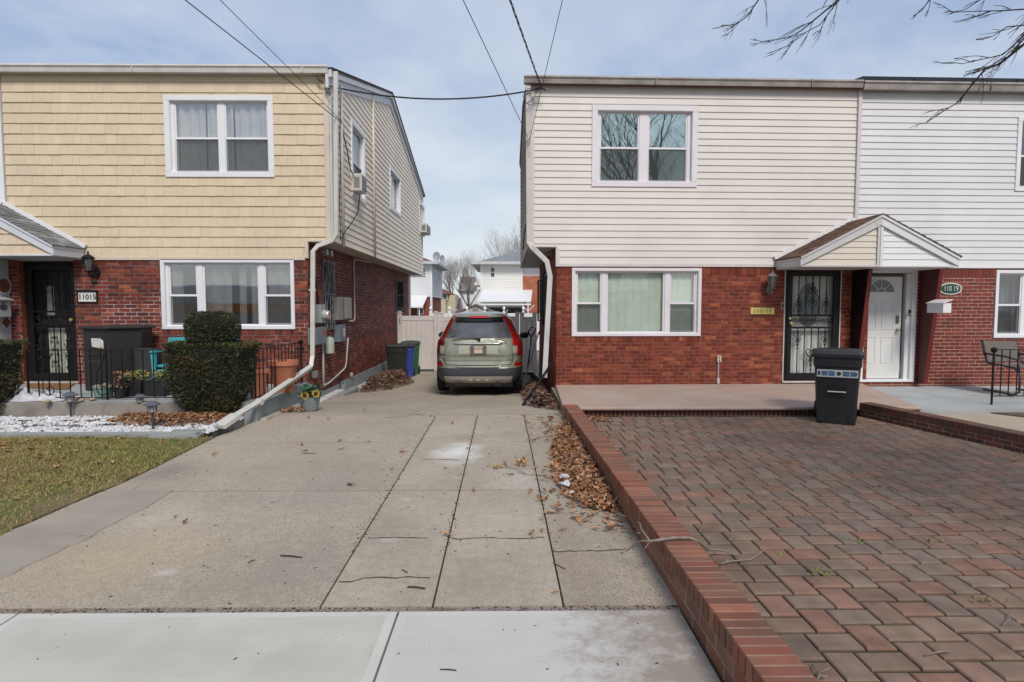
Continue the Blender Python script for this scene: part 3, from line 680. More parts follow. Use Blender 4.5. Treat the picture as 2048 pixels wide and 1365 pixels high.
# white house
d19 = (fr_(1716, 700)[0], fr_(1826, 700)[0]); hu = [*fr_(2028, 383), *fr_(2150, 236)]; hl = [*fr_(1985, 676), *fr_(2120, 541)]
m = MB(FRr); lap(m, XM+.035, XE, RB+.0, RT, [(hu[0]+.03, hu[2]-.03, hu[1]+.03, hu[3]-.03)]); m.obj('lap_siding', whitelap, HW)
m = MB(FRr); m.box(XM+.036, XE, -.02, .03, RB-.04, RB-.001); m.box(XM+.036, XE, -.02, .036, RT-.0, RT+.08); m.obj('trim_boards', white, HW)
z19 = fr_(1900, 537)[1]
m = MB(FRr); bricks(m, xfin+.36, XE, .05, z19, [(d19[0]-.0, d19[1], .17, 9), (hl[0]+.02, hl[2]-.02, hl[1]+.02, hl[3])], soldier=[(xf2+.1, hl[0]-.02, z19-.17, z19-.003)])
for x in (d19[0], d19[1]): m.quad((x, 0, .17), (x, -.3, .17), (x, -.3, z19), (x, 0, z19))
m.obj('front_brick_wall', [brick19, mort19], HW)
m = MB(FRr); ring(m, d19[0], d19[1]+.02, .17, z19-.02, .09, -.1, .03, .07, .05); m.box(d19[1]-.16, d19[1]-.06, -.12, -.02, .2, z19-.1)
dfr = m.obj('door_frame', white, HW, bevel=.004, seg=1)
da, db, dz0, dz1 = d19[0]+.02, fr_(1804, 700)[0], .23, z19-.16
m = MB(FLr(YR+.06)); m.box(da, db, -.04, 0, dz0, dz1)
for a in (da+.12, (da+db)/2+.04):
    for z0_, z1_ in ((dz0+.3, dz0+.82), (dz0+.95, dz0+1.5)): ring(m, a, a+(db-da)/2-.18, z0_, z1_, .02, 0, .008)
door = m.obj('door', M('white_door_paint', (.68, .68, .67), .4, .03, 3), HW, bevel=.003, seg=1)
m = MB(FLr(YR+.055)); xc = (da+db)/2; zc = dz0+1.66; n = 16
ptsf = [(xc+.27*math.cos(PI*i/n), zc+.27*math.sin(PI*i/n)) for i in range(n+1)]; m.add([(a, .003, b) for a, b in ptsf], [tuple(range(n+1))]); m.obj('fan_light', M('grey_fanlight', (.15, .16, .17), .25, .2, 10), door)
m = MB(FLr(YR+.055)); m.tube([(a, .008, b) for a, b in ptsf], .016, 6); m.tube([(xc-.28, .008, zc), (xc+.28, .008, zc)], .016, 6)
for i in (4, 8, 12): m.tube([(xc+.09*math.cos(PI*i/n), .01, zc+.09*math.sin(PI*i/n)), (ptsf[i][0], .01, ptsf[i][1])], .008, 5)
m.tube([(xc+.09*math.cos(PI*i/8), .01, zc+.09*math.sin(PI*i/8)) for i in range(9)], .009, 5); m.obj('muntins', white, door)
m = MB(FLr(YR+.055)); m.box(db-.11, db-.05, 0, .02, dz0+1.07, dz0+1.22); m.obj('deadbolt_plate', M('bronze', (.2, .17, .13), .4, metal=.7), door, bevel=.004)
m = MB(FLr(YR+.055)); m.lathe([(0, 0), (.03, 0), (.03, .01), (.012, .012), (.012, .035), (.032, .05), (.03, .075), (0, .08)], (db-.075, 0, dz0+.95), 16, 'y'); m.obj('handle', M('satin_nickel', (.5, .48, .45), .3, metal=.9), door, smooth=True)
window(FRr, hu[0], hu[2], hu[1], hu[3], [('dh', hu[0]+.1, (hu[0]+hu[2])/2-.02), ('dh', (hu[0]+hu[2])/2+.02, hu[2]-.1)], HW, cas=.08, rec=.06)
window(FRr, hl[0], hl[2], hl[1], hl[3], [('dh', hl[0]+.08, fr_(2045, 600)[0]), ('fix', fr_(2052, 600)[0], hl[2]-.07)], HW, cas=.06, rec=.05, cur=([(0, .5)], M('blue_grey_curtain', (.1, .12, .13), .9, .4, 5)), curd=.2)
gable_roof(XM, XE, YR-.12, rym, ry1+.15, GZR-.05, zr+.06, HW, shingD); gutter(XM, XE, YR-.17, GZR-.01, HW, gutR, .155)
m = MB(); m.box(XM, XE, ry1-.05, ry1, 0, 5.8); m.box(XE-.05, XE, YR+.05, ry1, 0, 5.8); m.obj('back_wall', cream_side, HW)
pm = MB(); sp = M('solar_panel_glass', (.012, .013, .018), .25, .2, 3); xx = fr_(1742, 150)[0]
for i in range(5):
    a = xx+i*1.02
    def q(s0, s1, t0, t1, h0, h1):
        f_ = lambda t: YR+.25+t; g = lambda t: GZR+.10+t*.17
        pm.add([(s0, f_(t0), g(t0)+h0), (s1, f_(t0), g(t0)+h0), (s1, f_(t1), g(t1)+h0), (s0, f_(t1), g(t1)+h0), (s0, f_(t0), g(t0)+h1), (s1, f_(t0), g(t0)+h1), (s1, f_(t1), g(t1)+h1), (s0, f_(t1), g(t1)+h1)],
               [(3, 2, 1, 0), (4, 5, 6, 7), (0, 1, 5, 4), (1, 2, 6, 5), (2, 3, 7, 6), (3, 0, 4, 7)])
    q(a, a+1, 0, 1.6, .0, .13); q(a, a+1, 1.62, 3.2, .05, .13)
    if a > XE-1.2: break
pm.obj('solar_panels', sp, HW)
XF[0] = IDENT
# ================================================================== GROUND
def gz(y):
    pts = [(-99, 0), (8.7, 0), (10.4, -.1), (13, -.3), (18.4, -.42), (99, -.44)]
    for (a, za), (b, zb) in zip(pts, pts[1:]):
        if a <= y <= b: return za+(zb-za)*(y-a)/(b-a)
m = MB(); m.box(-400, 400, -300, 900, -1, -.62); m.obj('ground', M('earth', (.12, .11, .07), .95, .3, .5), kind='structure')
m = MB(); m.box(-14, 14, 8.4, 60, -.9, -.46); m.obj('back_yards', M('yard_ground', (.16, .15, .12), .95, .3, 1, .3, 10), kind='structure')
conc = M('driveway_concrete', (.405, .343, .265), .85, .16, .8, .55, 150, spk=((.19, .16, .13), 70, .52, .62), dirt=((.29, .24, .18), .50, .80, 1.1), bd=.006)
concB = M('driveway_smooth_concrete', (.40, .34, .265), .85, .14, .9, .35, 150, spk=((.2, .17, .14), 90, .56, .66), dirt=((.28, .23, .17), .48, .78, 1.3), bd=.004)
def stains(mt, lst, grit=True):
    nt = mt.node_tree; b = nt.nodes['Principled BSDF']; col = b.inputs['Base Color'].links[0].from_socket
    tc = nt.nodes.new('ShaderNodeTexCoord'); co = tc.outputs['Object']; nz = noise(nt, co, 3.5, 7, .65)
    for (x, y), rx, ry, c, k in lst:
        mp = nt.nodes.new('ShaderNodeMapping'); mp.inputs['Location'].default_value = (-x/rx, -y/ry, 0); mp.inputs['Scale'].default_value = (1/rx, 1/ry, 0); nt.links.new(co, mp.inputs[0])
        ln = nt.nodes.new('ShaderNodeVectorMath'); ln.operation = 'LENGTH'; nt.links.new(mp.outputs[0], ln.inputs[0])
        ad = nt.nodes.new('ShaderNodeMath'); ad.operation = 'MULTIPLY_ADD'; nt.links.new(nz, ad.inputs[0]); ad.inputs[1].default_value = 1.8; nt.links.new(ln.outputs['Value'], ad.inputs[2])
        col = mixc(nt, ramp(nt, ad.outputs[0], [(1.05/2, k), (1.0, 0)]) if False else ramp(nt, mul(nt, ad.outputs[0], .5), [(.50, k), (.95, 0)]), col, c)
    if grit: col = mixc(nt, ramp(nt, noise(nt, co, 85, 3, .7), [(.56, 0), (.66, .6)]), col, (.62, .57, .48)); col = mixc(nt, ramp(nt, noise(nt, co, 14, 5, .7), [(.35, .35), (.6, 0)]), col, (.21, .18, .145))
    nt.links.new(col, b.inputs['Base Color'])
def mul(nt, a, k):
    n = nt.nodes.new('ShaderNodeMath'); n.operation = 'MULTIPLY'; nt.links.new(a, n.inputs[0]); n.inputs[1].default_value = k; return n.outputs[0]
g_ = lambda u, v: P(u, v, Z=0)[:2]
stains(conc, [(g_(230, 1120), .9, .8, (.47, .37, .23), .55), (g_(590, 1130), .9, .7, (.25, .215, .18), .5), (g_(330, 1030), .5, .5, (.52, .46, .37), .5), (g_(680, 960), .6, .9, (.27, .235, .2), .45), (g_(470, 900), 1.2, 1.0, (.44, .37, .28), .4), (g_(1150, 1150), .35, 1.2, (.22, .17, .13), .55), (g_(330, 945), .35, .5, (.13, .12, .12), .5), (g_(330, 1145), .10, .07, (.55, .54, .5), .6), (g_(700, 800), 1.5, 1.5, (.23, .195, .15), .45), (g_(960, 800), .8, .9, (.2, .19, .11), .3), (g_(420, 1180), .8, .3, (.30, .26, .2), .5), (g_(560, 1000), .9, .5, (.30, .265, .215), .55)])
stains(concB, [(g_(915, 905), .35, .55, (.72, .71, .68), .95), (g_(760, 1060), .4, .6, (.27, .235, .185), .6), (g_(1040, 960), .3, .5, (.5, .46, .4), .5), (g_(970, 1160), .5, .3, (.27, .24, .165), .5), (g_(810, 1000), .08, .08, (.5, .49, .45), .6), (g_(775, 1080), .1, .07, (.5, .49, .45), .6), (g_(1000, 1030), .4, .6, (.46, .41, .34), .35), (g_(880, 860), .4, .6, (.46, .41, .33), .4)])
patchm = M('trowelled_patch', (.305, .272, .222), .85, .12, 1.5, .2, 60, dirt=((.25, .22, .175), .5, .75, 1.1), streak=(1, 3, 1))
jdirt = M('joint_dirt', (.05, .035, .022), .95, .4, 30, .5, 120)
# driveway slabs between the joint lines, as grids following the slope
def G(u, v): p = P(u, v, Z=0); return p
jA = (G(640, 1215), G(870, 835)); jB = (G(865, 1215), G(955, 830)); jC = (G(1125, 1202), G(1048, 830))
def lineX(j, y): (a, b) = j; t = (y-a[1])/(b[1]-a[1]); return a[0]+(b[0]-a[0])*t
wallX = lambda y: .945-.105*(y-2.1)/6.2
left_edge = sorted([(p[1], p[0]) for p in [G(u, v) for u, v in ((-60, 1105), (0, 1072), (60, 1045), (120, 1019), (180, 992), (225, 976), (262, 958), (300, 940), (350, 915), (400, 890), (435, 873))]])
left_edge = [(2.9, left_edge[0][1]-.15)]+left_edge+[(8.2, -3.55), (9.0, -3.53), (30, -3.5)]
def leX(y):
    for (a, xa), (b, xb) in zip(left_edge, left_edge[1:]):
        if a <= y <= b: return xa+(xb-xa)*(y-a)/(b-a)
    return left_edge[0][1]
def rightX(y): return wallX(y)+.02 if y < 8.6 else .95
y_ = lambda v: G(1000, v)[1]
def slab(mb, fa, fb, y0, y1, g=.010, ga=.006, z=0.0, lip=.6):
    n = max(2, int((y1-y0)/.25)); a = [(fa(y0+g+(y1-y0-2*g)*i/n)+ga, y0+g+(y1-y0-2*g)*i/n) for i in range(n+1)]
    b = [(fb(y0+g+(y1-y0-2*g)*i/n)-ga, y0+g+(y1-y0-2*g)*i/n) for i in range(n+1)]
    vs = []; nx = 6
    for i in range(n+1):
        for k in range(nx+1):
            x = a[i][0]+(b[i][0]-a[i][0])*k/nx; y = a[i][1]; vs.append((x, y, gz(y)+z))
    fs = [(i*(nx+1)+k, i*(nx+1)+k+1, (i+1)*(nx+1)+k+1, (i+1)*(nx+1)+k) for i in range(n) for k in range(nx)]
    o = len(vs); bd = [k for k in range(nx+1)]+[i*(nx+1)+nx for i in range(1, n+1)]+[n*(nx+1)+k for k in range(nx-1, -1, -1)]+[i*(nx+1) for i in range(n-1, 0, -1)]
    vs += [(vs[q][0], vs[q][1], vs[q][2]-.07) for q in bd]; B = len(bd)
    fs += [(bd[i], bd[(i+1) % B], o+(i+1) % B, o+i) for i in range(B)]
    mb.add(vs, fs)
dm = MB(); A_ = lambda y: lineX(jA, min(y, 8.7)); B_ = lambda y: lineX(jB, min(y, 8.8)); C_ = lambda y: lineX(jC, min(y, 8.8))
ys = 3.035; cr = [ys, y_(981), y_(884), 8.62]
dm.c = 0
for a, b in zip(cr, cr[1:]): slab(dm, leX, A_, a, b)
slab(dm, leX, lambda y: A_(8.7)-.42+(y-8.62)*.19, 8.62, 18.3); slab(dm, lambda y: A_(8.7)-.42+(y-8.62)*.19, rightX, 8.66, 18.3, ga=.005)
dm.c = 1
for a, b in zip([ys, y_(981), y_(876)], [y_(981), y_(876), 8.62]): slab(dm, A_, B_, a, b)
for a, b in zip([ys, y_(981), y_(884)], [y_(981), y_(884), 8.64]): slab(dm, B_, C_, a, b)
dm.c = 0
for a, b in zip([ys, y_(952)], [y_(952), 8.64]): slab(dm, C_, rightX, a, b)
dm.obj('driveway', [conc, concB], kind='structure')
# joint fill: dark soil just below the slab tops
m = MB(); slab(m, lambda y: leX(y)-.04, rightX, 2.98, 18.4, 0, 0, -.012); m.obj('driveway_joint_soil', jdirt, kind='structure')
# wandering cracks across the slabs
def crack(mb, px, w_=.011):
    c = [G(u, v) for u, v in px]; pts = []
    for a, b in zip(c, c[1:]):
        n = max(2, int(math.hypot(b[0]-a[0], b[1]-a[1])/.03))
        for i in range(n): q = i/n; pts.append((a[0]+(b[0]-a[0])*q+R(-.003, .003), a[1]+(b[1]-a[1])*q+R(-.008, .008)))
    vs = []
    for x, y in pts: h = w_*R(.35, 1)/2; vs += [(x, y-h, .0032), (x, y+h, .0032)]
    mb.add(vs, [(2*i, 2*i+2, 2*i+3, 2*i+1) for i in range(len(pts)-1)])
m = MB()
for q in ([(678, 1164), (700, 1166), (728, 1156), (780, 1157), (830, 1155), (870, 1156)], [(893, 1074), (915, 1079), (975, 1076), (1040, 1079), (1097, 1074)], [(1107, 1104), (1150, 1103), (1200, 1102), (1255, 1100)], [(735, 1077), (800, 1076), (862, 1077)], [(840, 919), (900, 920), (925, 922)],
          [(1035, 945), (1060, 951), (1100, 952)], [(848, 833), (838, 829), (800, 835), (760, 837)], [(0, 1152), (52, 1133), (112, 1107), (170, 1082), (230, 1047), (292, 1018), (335, 990)]): crack(m, q, .014 if q[0][0] > 500 else .008)
m.obj('driveway_cracks', jdirt, kind='structure')
# cement patch along the lawn side of the driveway
pl = [(-60, 1100), (0, 1070), (120, 1028), (225, 979), (262, 979), (345, 982), (315, 1003), (292, 1018), (262, 1030), (230, 1048), (205, 1060), (170, 1082), (140, 1092), (112, 1107), (90, 1118), (52, 1133), (25, 1150), (-70, 1178)]
m = MB(); pts = [G(u, v) for u, v in pl]; m.prism([(p[0]+R(-.012, .012), p[1]+R(-.012, .012)) for p in pts], -.01, .006, 'z'); m.obj('driveway_patch', patchm, kind='structure', bevel=.003)
# pale cement smear and mortar strip in front of the sidewalk
m = MB(); m.box(-12, .93, 2.998, 3.03, -.06, -.004); m.obj('mortar_strip', M('mortar_strip', (.22, .19, .17), .9, .25, 8, .4, 60, dirt=((.1, .075, .055), .5, .7, 4)), kind='structure')
side = M('sidewalk_concrete', (.495, .475, .425), .85, .05, 1.2, .3, 200, dirt=((.40, .38, .32), .5, .80, 1.3), streak=(2, .8, 1), bd=.003)
sideb = M('stained_sidewalk_concrete', (.47, .45, .42), .85, .12, 2.0, .3, 200, dirt=((.25, .19, .15), .47, .62, 2.1), bd=.003)
def stained(name='leaf_stained_concrete', k=1.):
    m, nt, b, out = nodes(name); tc = nt.nodes.new('ShaderNodeTexCoord'); co = tc.outputs['Object']
    sp = nt.nodes.new('ShaderNodeSeparateXYZ'); nt.links.new(co, sp.inputs[0])
    g = ramp(nt, sp.outputs[0], [(-.1, 0), (.8, .36)]); n_ = noise(nt, co, 7.5, 12, .78)
    ad = nt.nodes.new('ShaderNodeMath'); ad.operation = 'ADD'; nt.links.new(g, ad.inputs[0]); nt.links.new(n_, ad.inputs[1])
    base = mixc(nt, 1., (.50*k, .485*k, .45*k), ramp(nt, noise(nt, co, 1.2), [(.3, .93), (.7, 1.07)]), 'MULTIPLY')
    nt.links.new(mixc(nt, ramp(nt, ad.outputs[0], [(.62, 0), (.86, .85)]), base, (.25, .20, .16)), b.inputs['Base Color']); b.inputs['Roughness'].default_value = .85
    bn = nt.nodes.new('ShaderNodeBump'); bn.inputs['Strength'].default_value = .3; bn.inputs['Distance'].default_value = .003
    nt.links.new(noise(nt, co, 200, 4, .7), bn.inputs['Height']); nt.links.new(bn.outputs[0], b.inputs['Normal']); return m
stainside = stained(); stain_s = stained('smooth_stained_concrete', 1.04)
side_s = M('smooth_sidewalk_margin', (.525, .507, .46), .8, .05, 2, .1, 100, dirt=((.40, .38, .33), .55, .8, 3), bd=.002)
def broom(mt):
    nt = mt.node_tree; b = nt.nodes['Principled BSDF']; col = b.inputs['Base Color'].links[0].from_socket; tc = nt.nodes.new('ShaderNodeTexCoord')
    mp = nt.nodes.new('ShaderNodeMapping'); mp.inputs['Scale'].default_value = (1.2, 110, 1); nt.links.new(tc.outputs['Object'], mp.inputs[0]); f = noise(nt, mp.outputs[0], 1.0, 3, .6)
    col = mixc(nt, 1., col, ramp(nt, f, [(.35, .96), (.6, 1.02)]), 'MULTIPLY'); col = mixc(nt, ramp(nt, noise(nt, tc.outputs['Object'], 28, 3), [(.70, 0), (.76, .6)]), col, (.2, .18, .15)); nt.links.new(col, b.inputs['Base Color'])
    bn = nt.nodes.new('ShaderNodeBump'); bn.inputs['Strength'].default_value = .2; bn.inputs['Distance'].default_value = .002; nt.links.new(f, bn.inputs['Height']); nt.links.new(bn.outputs[0], b.inputs['Normal'])
broom(side); broom(stainside)
stains(side, [(g_(330, 1300), .5, .25, (.40, .375, .31), .6), (g_(120, 1290), .5, .2, (.40, .38, .32), .5), (g_(560, 1330), .5, .22, (.40, .38, .325), .6), (g_(640, 1250), .6, .12, (.43, .41, .36), .6), (g_(1180, 1300), .5, .3, (.40, .37, .31), .5)], False)
def swslab(x0, x1, y0, y1, mt):
    m.c = mt; s_ = .028*(x0+x1)*0
    m.prism([(x0+.006, y0+.006), (x1-.006, y0+.006), (x1-.006, y1-.004), (x0+.006, y1-.004)], -.2, 0, 'z')
    m.c = mt+2; m.prism([(x0+.055, y0+.055), (x1-.055, y0+.055), (x1-.055, y1-.05), (x0+.055, y1-.05)], -.01, .0018, 'z')
m = MB(); xj = G(770, 1300)[0]; xj2 = G(30, 1232)[0]
sk = .05
for x0, x1, mt in ((-9, xj2-1.6, 0), (xj2-1.6, xj2, 0), (xj2, xj2+(xj-xj2), 0), (xj, .93, 1)):
    for y0, y1 in ((1.47, 2.995), (.4, 1.465)): swslab(x0, x1, y0, y1, mt)
swslab(.93, 12, .4, 1.15, 0)
sw_o = m.obj('sidewalk', [side_s, stain_s, side, stainside], kind='structure')
# stained area: same slab, material with brown leaf stains toward the wall
m = MB(); m.box(-12, 12, -.6, .39, -.3, -.01); m.obj('verge', M('verge_soil', (.14, .12, .07), .95, .3, 6, .5, 30), kind='structure')
m = MB(); m.box(-60, 60, -.75, -.605, -.3, .0); m.obj('kerb', side, kind='structure')
m = MB(); m.box(-60, 60, -10, -.76, -.4, -.13); m.obj('road', M('asphalt', (.06, .06, .062), .9, .2, 3, .4, 80), kind='structure')
m = MB(); m.box(-60, 60, -16, -10.01, -.4, .0); m.obj('far_sidewalk', side, kind='structure')
# ---------------------------------------------------------------- patio of red and grey pavers in a 90 degree herringbone
def wbx(y): return 5.66+(5.2-5.66)*(y-6.34)/(8.45-6.34)           # right kerb wall, inner face
pb0, pbw = 1.0, .13
patP = [(1, 0, 0), (0, 1, 8.42), (0, -1, -1.3)]
pin = lambda y: wallX(y)+.205+.1
lines = []
(xa, ya), (xb, yb) = (pin(1.3), 1.3), (pin(8.42), 8.42); lines.append((-(yb-ya), (xb-xa), -(yb-ya)*xa+(xb-xa)*ya))
(xa, ya), (xb, yb) = (wbx(1.3), 1.3), (wbx(8.42), 8.42); lines.append(((yb-ya), -(xb-xa), (yb-ya)*xa-(xb-xa)*ya))
lines += [(0, 1, 8.42), (0, -1, -1.3)]
pm = MB(); L, W = .228, .153
def paver(poly):
    cx = sum(p[0] for p in poly)/len(poly); cy = sum(p[1] for p in poly)/len(poly)
    wx = max(p[0] for p in poly)-min(p[0] for p in poly); wy = max(p[1] for p in poly)-min(p[1] for p in poly)
    if wx < .02 or wy < .02: return
    sc = lambda g: [(cx+(p[0]-cx)*(1-2*g/wx), cy+(p[1]-cy)*(1-2*(g*1.9)/wy)) for p in poly]
    h = .008+R(-.0015, .0015); tx, ty = R(-.014, .014), R(-.014, .014); o, i_ = sc(.0052), sc(.0115); n = len(poly)
    pm.add([(x, y, -.02) for x, y in o]+[(x, y, h-.0065) for x, y in o]+[(x, y, h+tx*(x-cx)+ty*(y-cy)) for x, y in i_],
           [tuple(2*n+k for k in range(n))]+[(k, (k+1) % n, n+(k+1) % n, n+k) for k in range(n)]+[(n+k, n+(k+1) % n, 2*n+(k+1) % n, 2*n+k) for k in range(n)])
for a in range(-70, 90):
    for b in range(-45, 60):
        ox, oy = 1.0+a*W+b*L, 4.9-a*W+b*L
        if not (-.3 < ox < 9 and .8 < oy < 8.8): continue
        for rc in ((ox, ox+L, oy, oy+W), (ox+L, ox+L+W, oy, oy+L)):
            q = clip([(rc[0], rc[2]), (rc[1], rc[2]), (rc[1], rc[3]), (rc[0], rc[3])], lines)
            if len(q) >= 3: paver(q)
pav = M('red_grey_pavers', (.2, .12, .1), .85, .2, 7, .5, 220, isl=[(.222, .150, .114), (.215, .155, .118), (.24, .138, .103), (.21, .157, .12), (.2, .152, .12), (.226, .152, .115), (.222, .142, .108), (.24, .146, .108), (.218, .153, .116), (.195, .15, .12)],
        dirt=((.10, .08, .062), .50, .80, .9), spk=((.34, .28, .24), 160, .68, .76), iv=.1, bd=.004, spec=.06)
pm.obj('patio', pav, kind='structure')
bm_ = MB(); y = 1.3
while y < 8.4: x = wallX(y)+.204; bm_.box(x, x+.096, y+.003, y+.117, -.02, .004+R(-.001, .002)); y += .12
bm_.obj('patio_edging', M('dark_edging_pavers', (.09, .1, .1), .85, .2, 9, .4, 150, isl=[(.085, .095, .095), (.11, .115, .11), (.07, .08, .085)]), kind='structure')
m = MB(); m.box(.9, 7.5, 1.0, 8.6, -.3, -.006); m.obj('patio_sand_bed', M('sandy_joints', (.03, .027, .016), .95, .4, 4, .4, 100, dirt=((.09, .10, .025), .55, .7, 1.6)), kind='structure')
# ---------------------------------------------------------------- low brick kerb walls of the patio
wallbrick = M('glazed_kerb_brick', (.22, .06, .035), .6, .14, 6, .25, 90, isl=[(.20, .072, .047), (.235, .09, .056), (.18, .072, .048), (.225, .077, .046), (.20, .094, .06), (.26, .10, .06)], spec=.25, dirt=((.13, .085, .06), .48, .72, 5.), iv=.22, bd=.004)
wallmort = M('light_wall_mortar', (.30, .21, .165), .9, .3, 6, .4, 60)
endbrick = M('orange_new_brick', (.42, .12, .06), .6, .1, 6)
def kerb_wall(name, F, s0, s1, wd, hgt, label, mats, cap=.092, courses=2):
    m = MB(F); s = s0
    m.c = 0
    while s < s1-.03:
        a, b = s+.004, min(s+.0625, s1-.001); e = R(0, .002); c = .004; z1 = hgt+R(-.001, .001); z0 = hgt-cap; x0, x1 = -e, wd+e
        m.add([(a, x0, z0), (b, x0, z0), (b, x1, z0), (a, x1, z0), (a, x0, z1-c), (b, x0, z1-c), (b, x1, z1-c), (a, x1, z1-c),
               (a+c*.6, x0+c, z1), (b-c*.6, x0+c, z1), (b-c*.6, x1-c, z1), (a+c*.6, x1-c, z1)],
              [(0, 1, 5, 4), (1, 2, 6, 5), (2, 3, 7, 6), (3, 0, 4, 7), (4, 5, 9, 8), (5, 6, 10, 9), (6, 7, 11, 10), (7, 4, 8, 11), (8, 9, 10, 11), (3, 2, 1, 0)])
        s += .0665
    ch = (hgt-cap-.004)/courses
    for k in range(courses):
        s = s0-(.1 if k % 2 else 0); z0 = k*ch
        while s < s1:
            a, b = max(s, s0)+.003, min(s+.197, s1)-.003
            if b-a > .01: m.box(a, b, .002+R(0, .002), wd-.002-R(0, .002), z0+.003-(.25 if k == 0 else 0), z0+ch-.006)
            s += .203
    m.c = 1; m.box(s0+.003, s1-.003, .004, wd-.004, -.3, hgt-.0028)
    return m.obj(name, mats, label=label, cat='low wall')
FWL = lambda s, d, z: (wallX(s)+d, s, z-.0083*(s-2.2)*(1 if z > -.1 else 0))
kw = kerb_wall('kerb_wall', FWL, 1.2, 8.33, .2, .243, 'long low red brick wall edging the driveway, running toward the camera beside the paved patio', [wallbrick, wallmort], courses=2)
m = MB(FWL); m.box(8.335, 8.46, -.002, .202, .145, .238); m.box(8.335, 8.46, .0, .2, -.3, .141); e_ = m.obj('end_brick', endbrick, kw, label='clean orange end brick', bevel=.004)
r0 = (5.22, 8.45); r1 = (6.6, 2.1); dl = math.hypot(r1[0]-r0[0], r1[1]-r0[1]); ux, uy = (r1[0]-r0[0])/dl, (r1[1]-r0[1])/dl
FWR = lambda s, d, z: (r0[0]+ux*s-uy*d, r0[1]+uy*s+ux*d, z)
kerb_wall('kerb_wall', FWR, 0, dl, .2, .205, 'low dark brown brick wall angling off to the right behind the black wheeled bin', [M('brown_kerb_brick', (.12, .06, .035), .7, .2, 6, .3, 80, isl=[(.13, .05, .03), (.10, .055, .03), (.15, .045, .028), (.09, .05, .032)]), wallmort], courses=2)
# ---------------------------------------------------------------- porches
terr = M('pinkish_terrazzo', (.40, .28, .215), .7, .1, 2.5, .3, 150, spk=((.50, .42, .37), 60, .54, .64), dirt=((.46, .38, .33), .45, .75, 1.5), bd=.003)
pcl = lambda x: shear(x, 10.95, 0)[1]
pt = thing('porch_slab', 'pinkish speckled concrete porch in front of the black security door, one step above the patio', 'porch', (3.5, 9.6, 0))
out = [(.84, 8.44), (6.15, 8.44), (6.15, 8.5), (6.9, pcl(6.9)), (.94, pcl(.94))]
m = MB(); m.prism(out, .09, .142, 'z'); m.obj('slab', terr, pt, bevel=.022, seg=3)
m = MB(); m.prism([(.86, 8.62), (1.04, 8.62), (1.04, pcl(.9)), (.86, pcl(.9))], -.4, .088, 'z'); m.obj('rough_side', M('rough_old_concrete', (.2, .185, .13), .95, .35, 8, .9, 25, dirt=((.09, .1, .06), .5, .7, 5), bd=.02), pt)
FPF = FLr(8.52)
m = MB(FPF); s = 1.1
while s < 5.3: m.box(s, s+.056, -.08, .0+R(0, .003), .0, .087); s += .0665
m.c = 1; m.box(1.08, 5.3, -.1, -.004, -.1, .088); m.obj('brick_riser', [M('dark_red_riser_brick', (.12, .03, .02), .8, .2, 8, .3, 80, isl=[(.12, .03, .02), (.09, .024, .018), (.14, .036, .022)]), mort19], pt)
m = MB(); m.box(6.02, 6.17, 8.5, 8.9, -.1, .088); m.obj('brick_end', MATS['dark_red_riser_brick'], pt)
m = MB(); m.prism([(5.9, 8.62), (13, 8.62), (13, pcl(13)), (5.9, pcl(5.9))], -.3, .082, 'z')
m.obj('porch_slab', M('blue_grey_porch_paint', (.38, .40, .395), .75, .12, 1.6, .15, 60, dirt=((.24, .25, .25), .55, .8, 2)), label='pale blue-grey painted porch floor in front of the white door', cat='porch')
m = MB(); m.prism([(5.3, 8.58), (6.05, 5), (7.2, 1.5), (13, 1.5), (13, 8.6), (5.9, 8.6)], -.4, .012, 'z')
m.obj('path', M('sandy_concrete_path', (.40, .34, .25), .85, .1, 2, .3, 100), kind='structure')
m = MB(); m.prism([(7.3, 8.58), (8.2, 7.3), (13, 5.), (13, 8.6)], -.05, .03, 'z'); m.obj('flower_bed_soil', M('bare_soil', (.1, .07, .055), .95, .3, 6, .7, 30), kind='structure')
# left porch
lp = thing('porch_slab', 'grey painted concrete porch in front of the yellow shingled house, edged by a low sloping curb', 'porch', (-7, 9.3, 0))
m = MB(); m.box(-13, -3.72, 8.46, YL+.4, -.3, .235); m.obj('slab', M('grey_porch_floor', (.34, .36, .36), .8, .12, 2, .2, 60, dirt=((.22, .22, .21), .5, .75, 2.5)), lp, bevel=.01)
m = MB(); m.box(-13, -3.72, 8.36, 8.455, -.3, .24); m.obj('front_kerb', M('old_kerb_concrete', (.26, .24, .21), .9, .2, 3, .5, 50, dirt=((.13, .10, .07), .5, .7, 2.5)), lp, bevel=.012)
m = MB(); m.prism([(8.16, -.2), (8.16, .21), (8.24, .235), (YL-.005, .265), (YL-.005, -.3)], -3.715, -3.52, 'x'); m.obj('side_kerb', M('slate_grey_kerb', (.24, .27, .27), .8, .12, 2.5, .3, 50, dirt=((.15, .16, .16), .5, .75, 3)), lp, bevel=.02, seg=2)
m = MB(); m.prism([(8.15, -.1), (8.2, .04), (9.6, .01), (9.8, -.1)], -3.51, -3.4, 'x'); m.obj('cement_fillet', M('tan_cement', (.33, .29, .23), .9, .2, 4, .5, 50), lp, bevel=.03)
# whitewashed stone strip along the foundation
m = MB()
for a, b, k in ((YL+.02, 11.9, 0), (11.95, 13.1, 1), (13.15, 14.3, 0), (14.4, 16.2, 1)):
    m.c = k; z = gz((a+b)/2); m.box(XL+.03, XL+.19+R(-.02, .02), a, b, z-.3, z+.075+R(-.015, .015))
for k_ in (0,): pass
m.obj('foundation_kerb', [M('chalky_white_concrete', (.50, .48, .45), .9, .2, 6, .6, 40, bd=.02), M('slate_grey_concrete', (.22, .24, .25), .9, .15, 5, .4, 50)], kind='structure', bevel=.02)
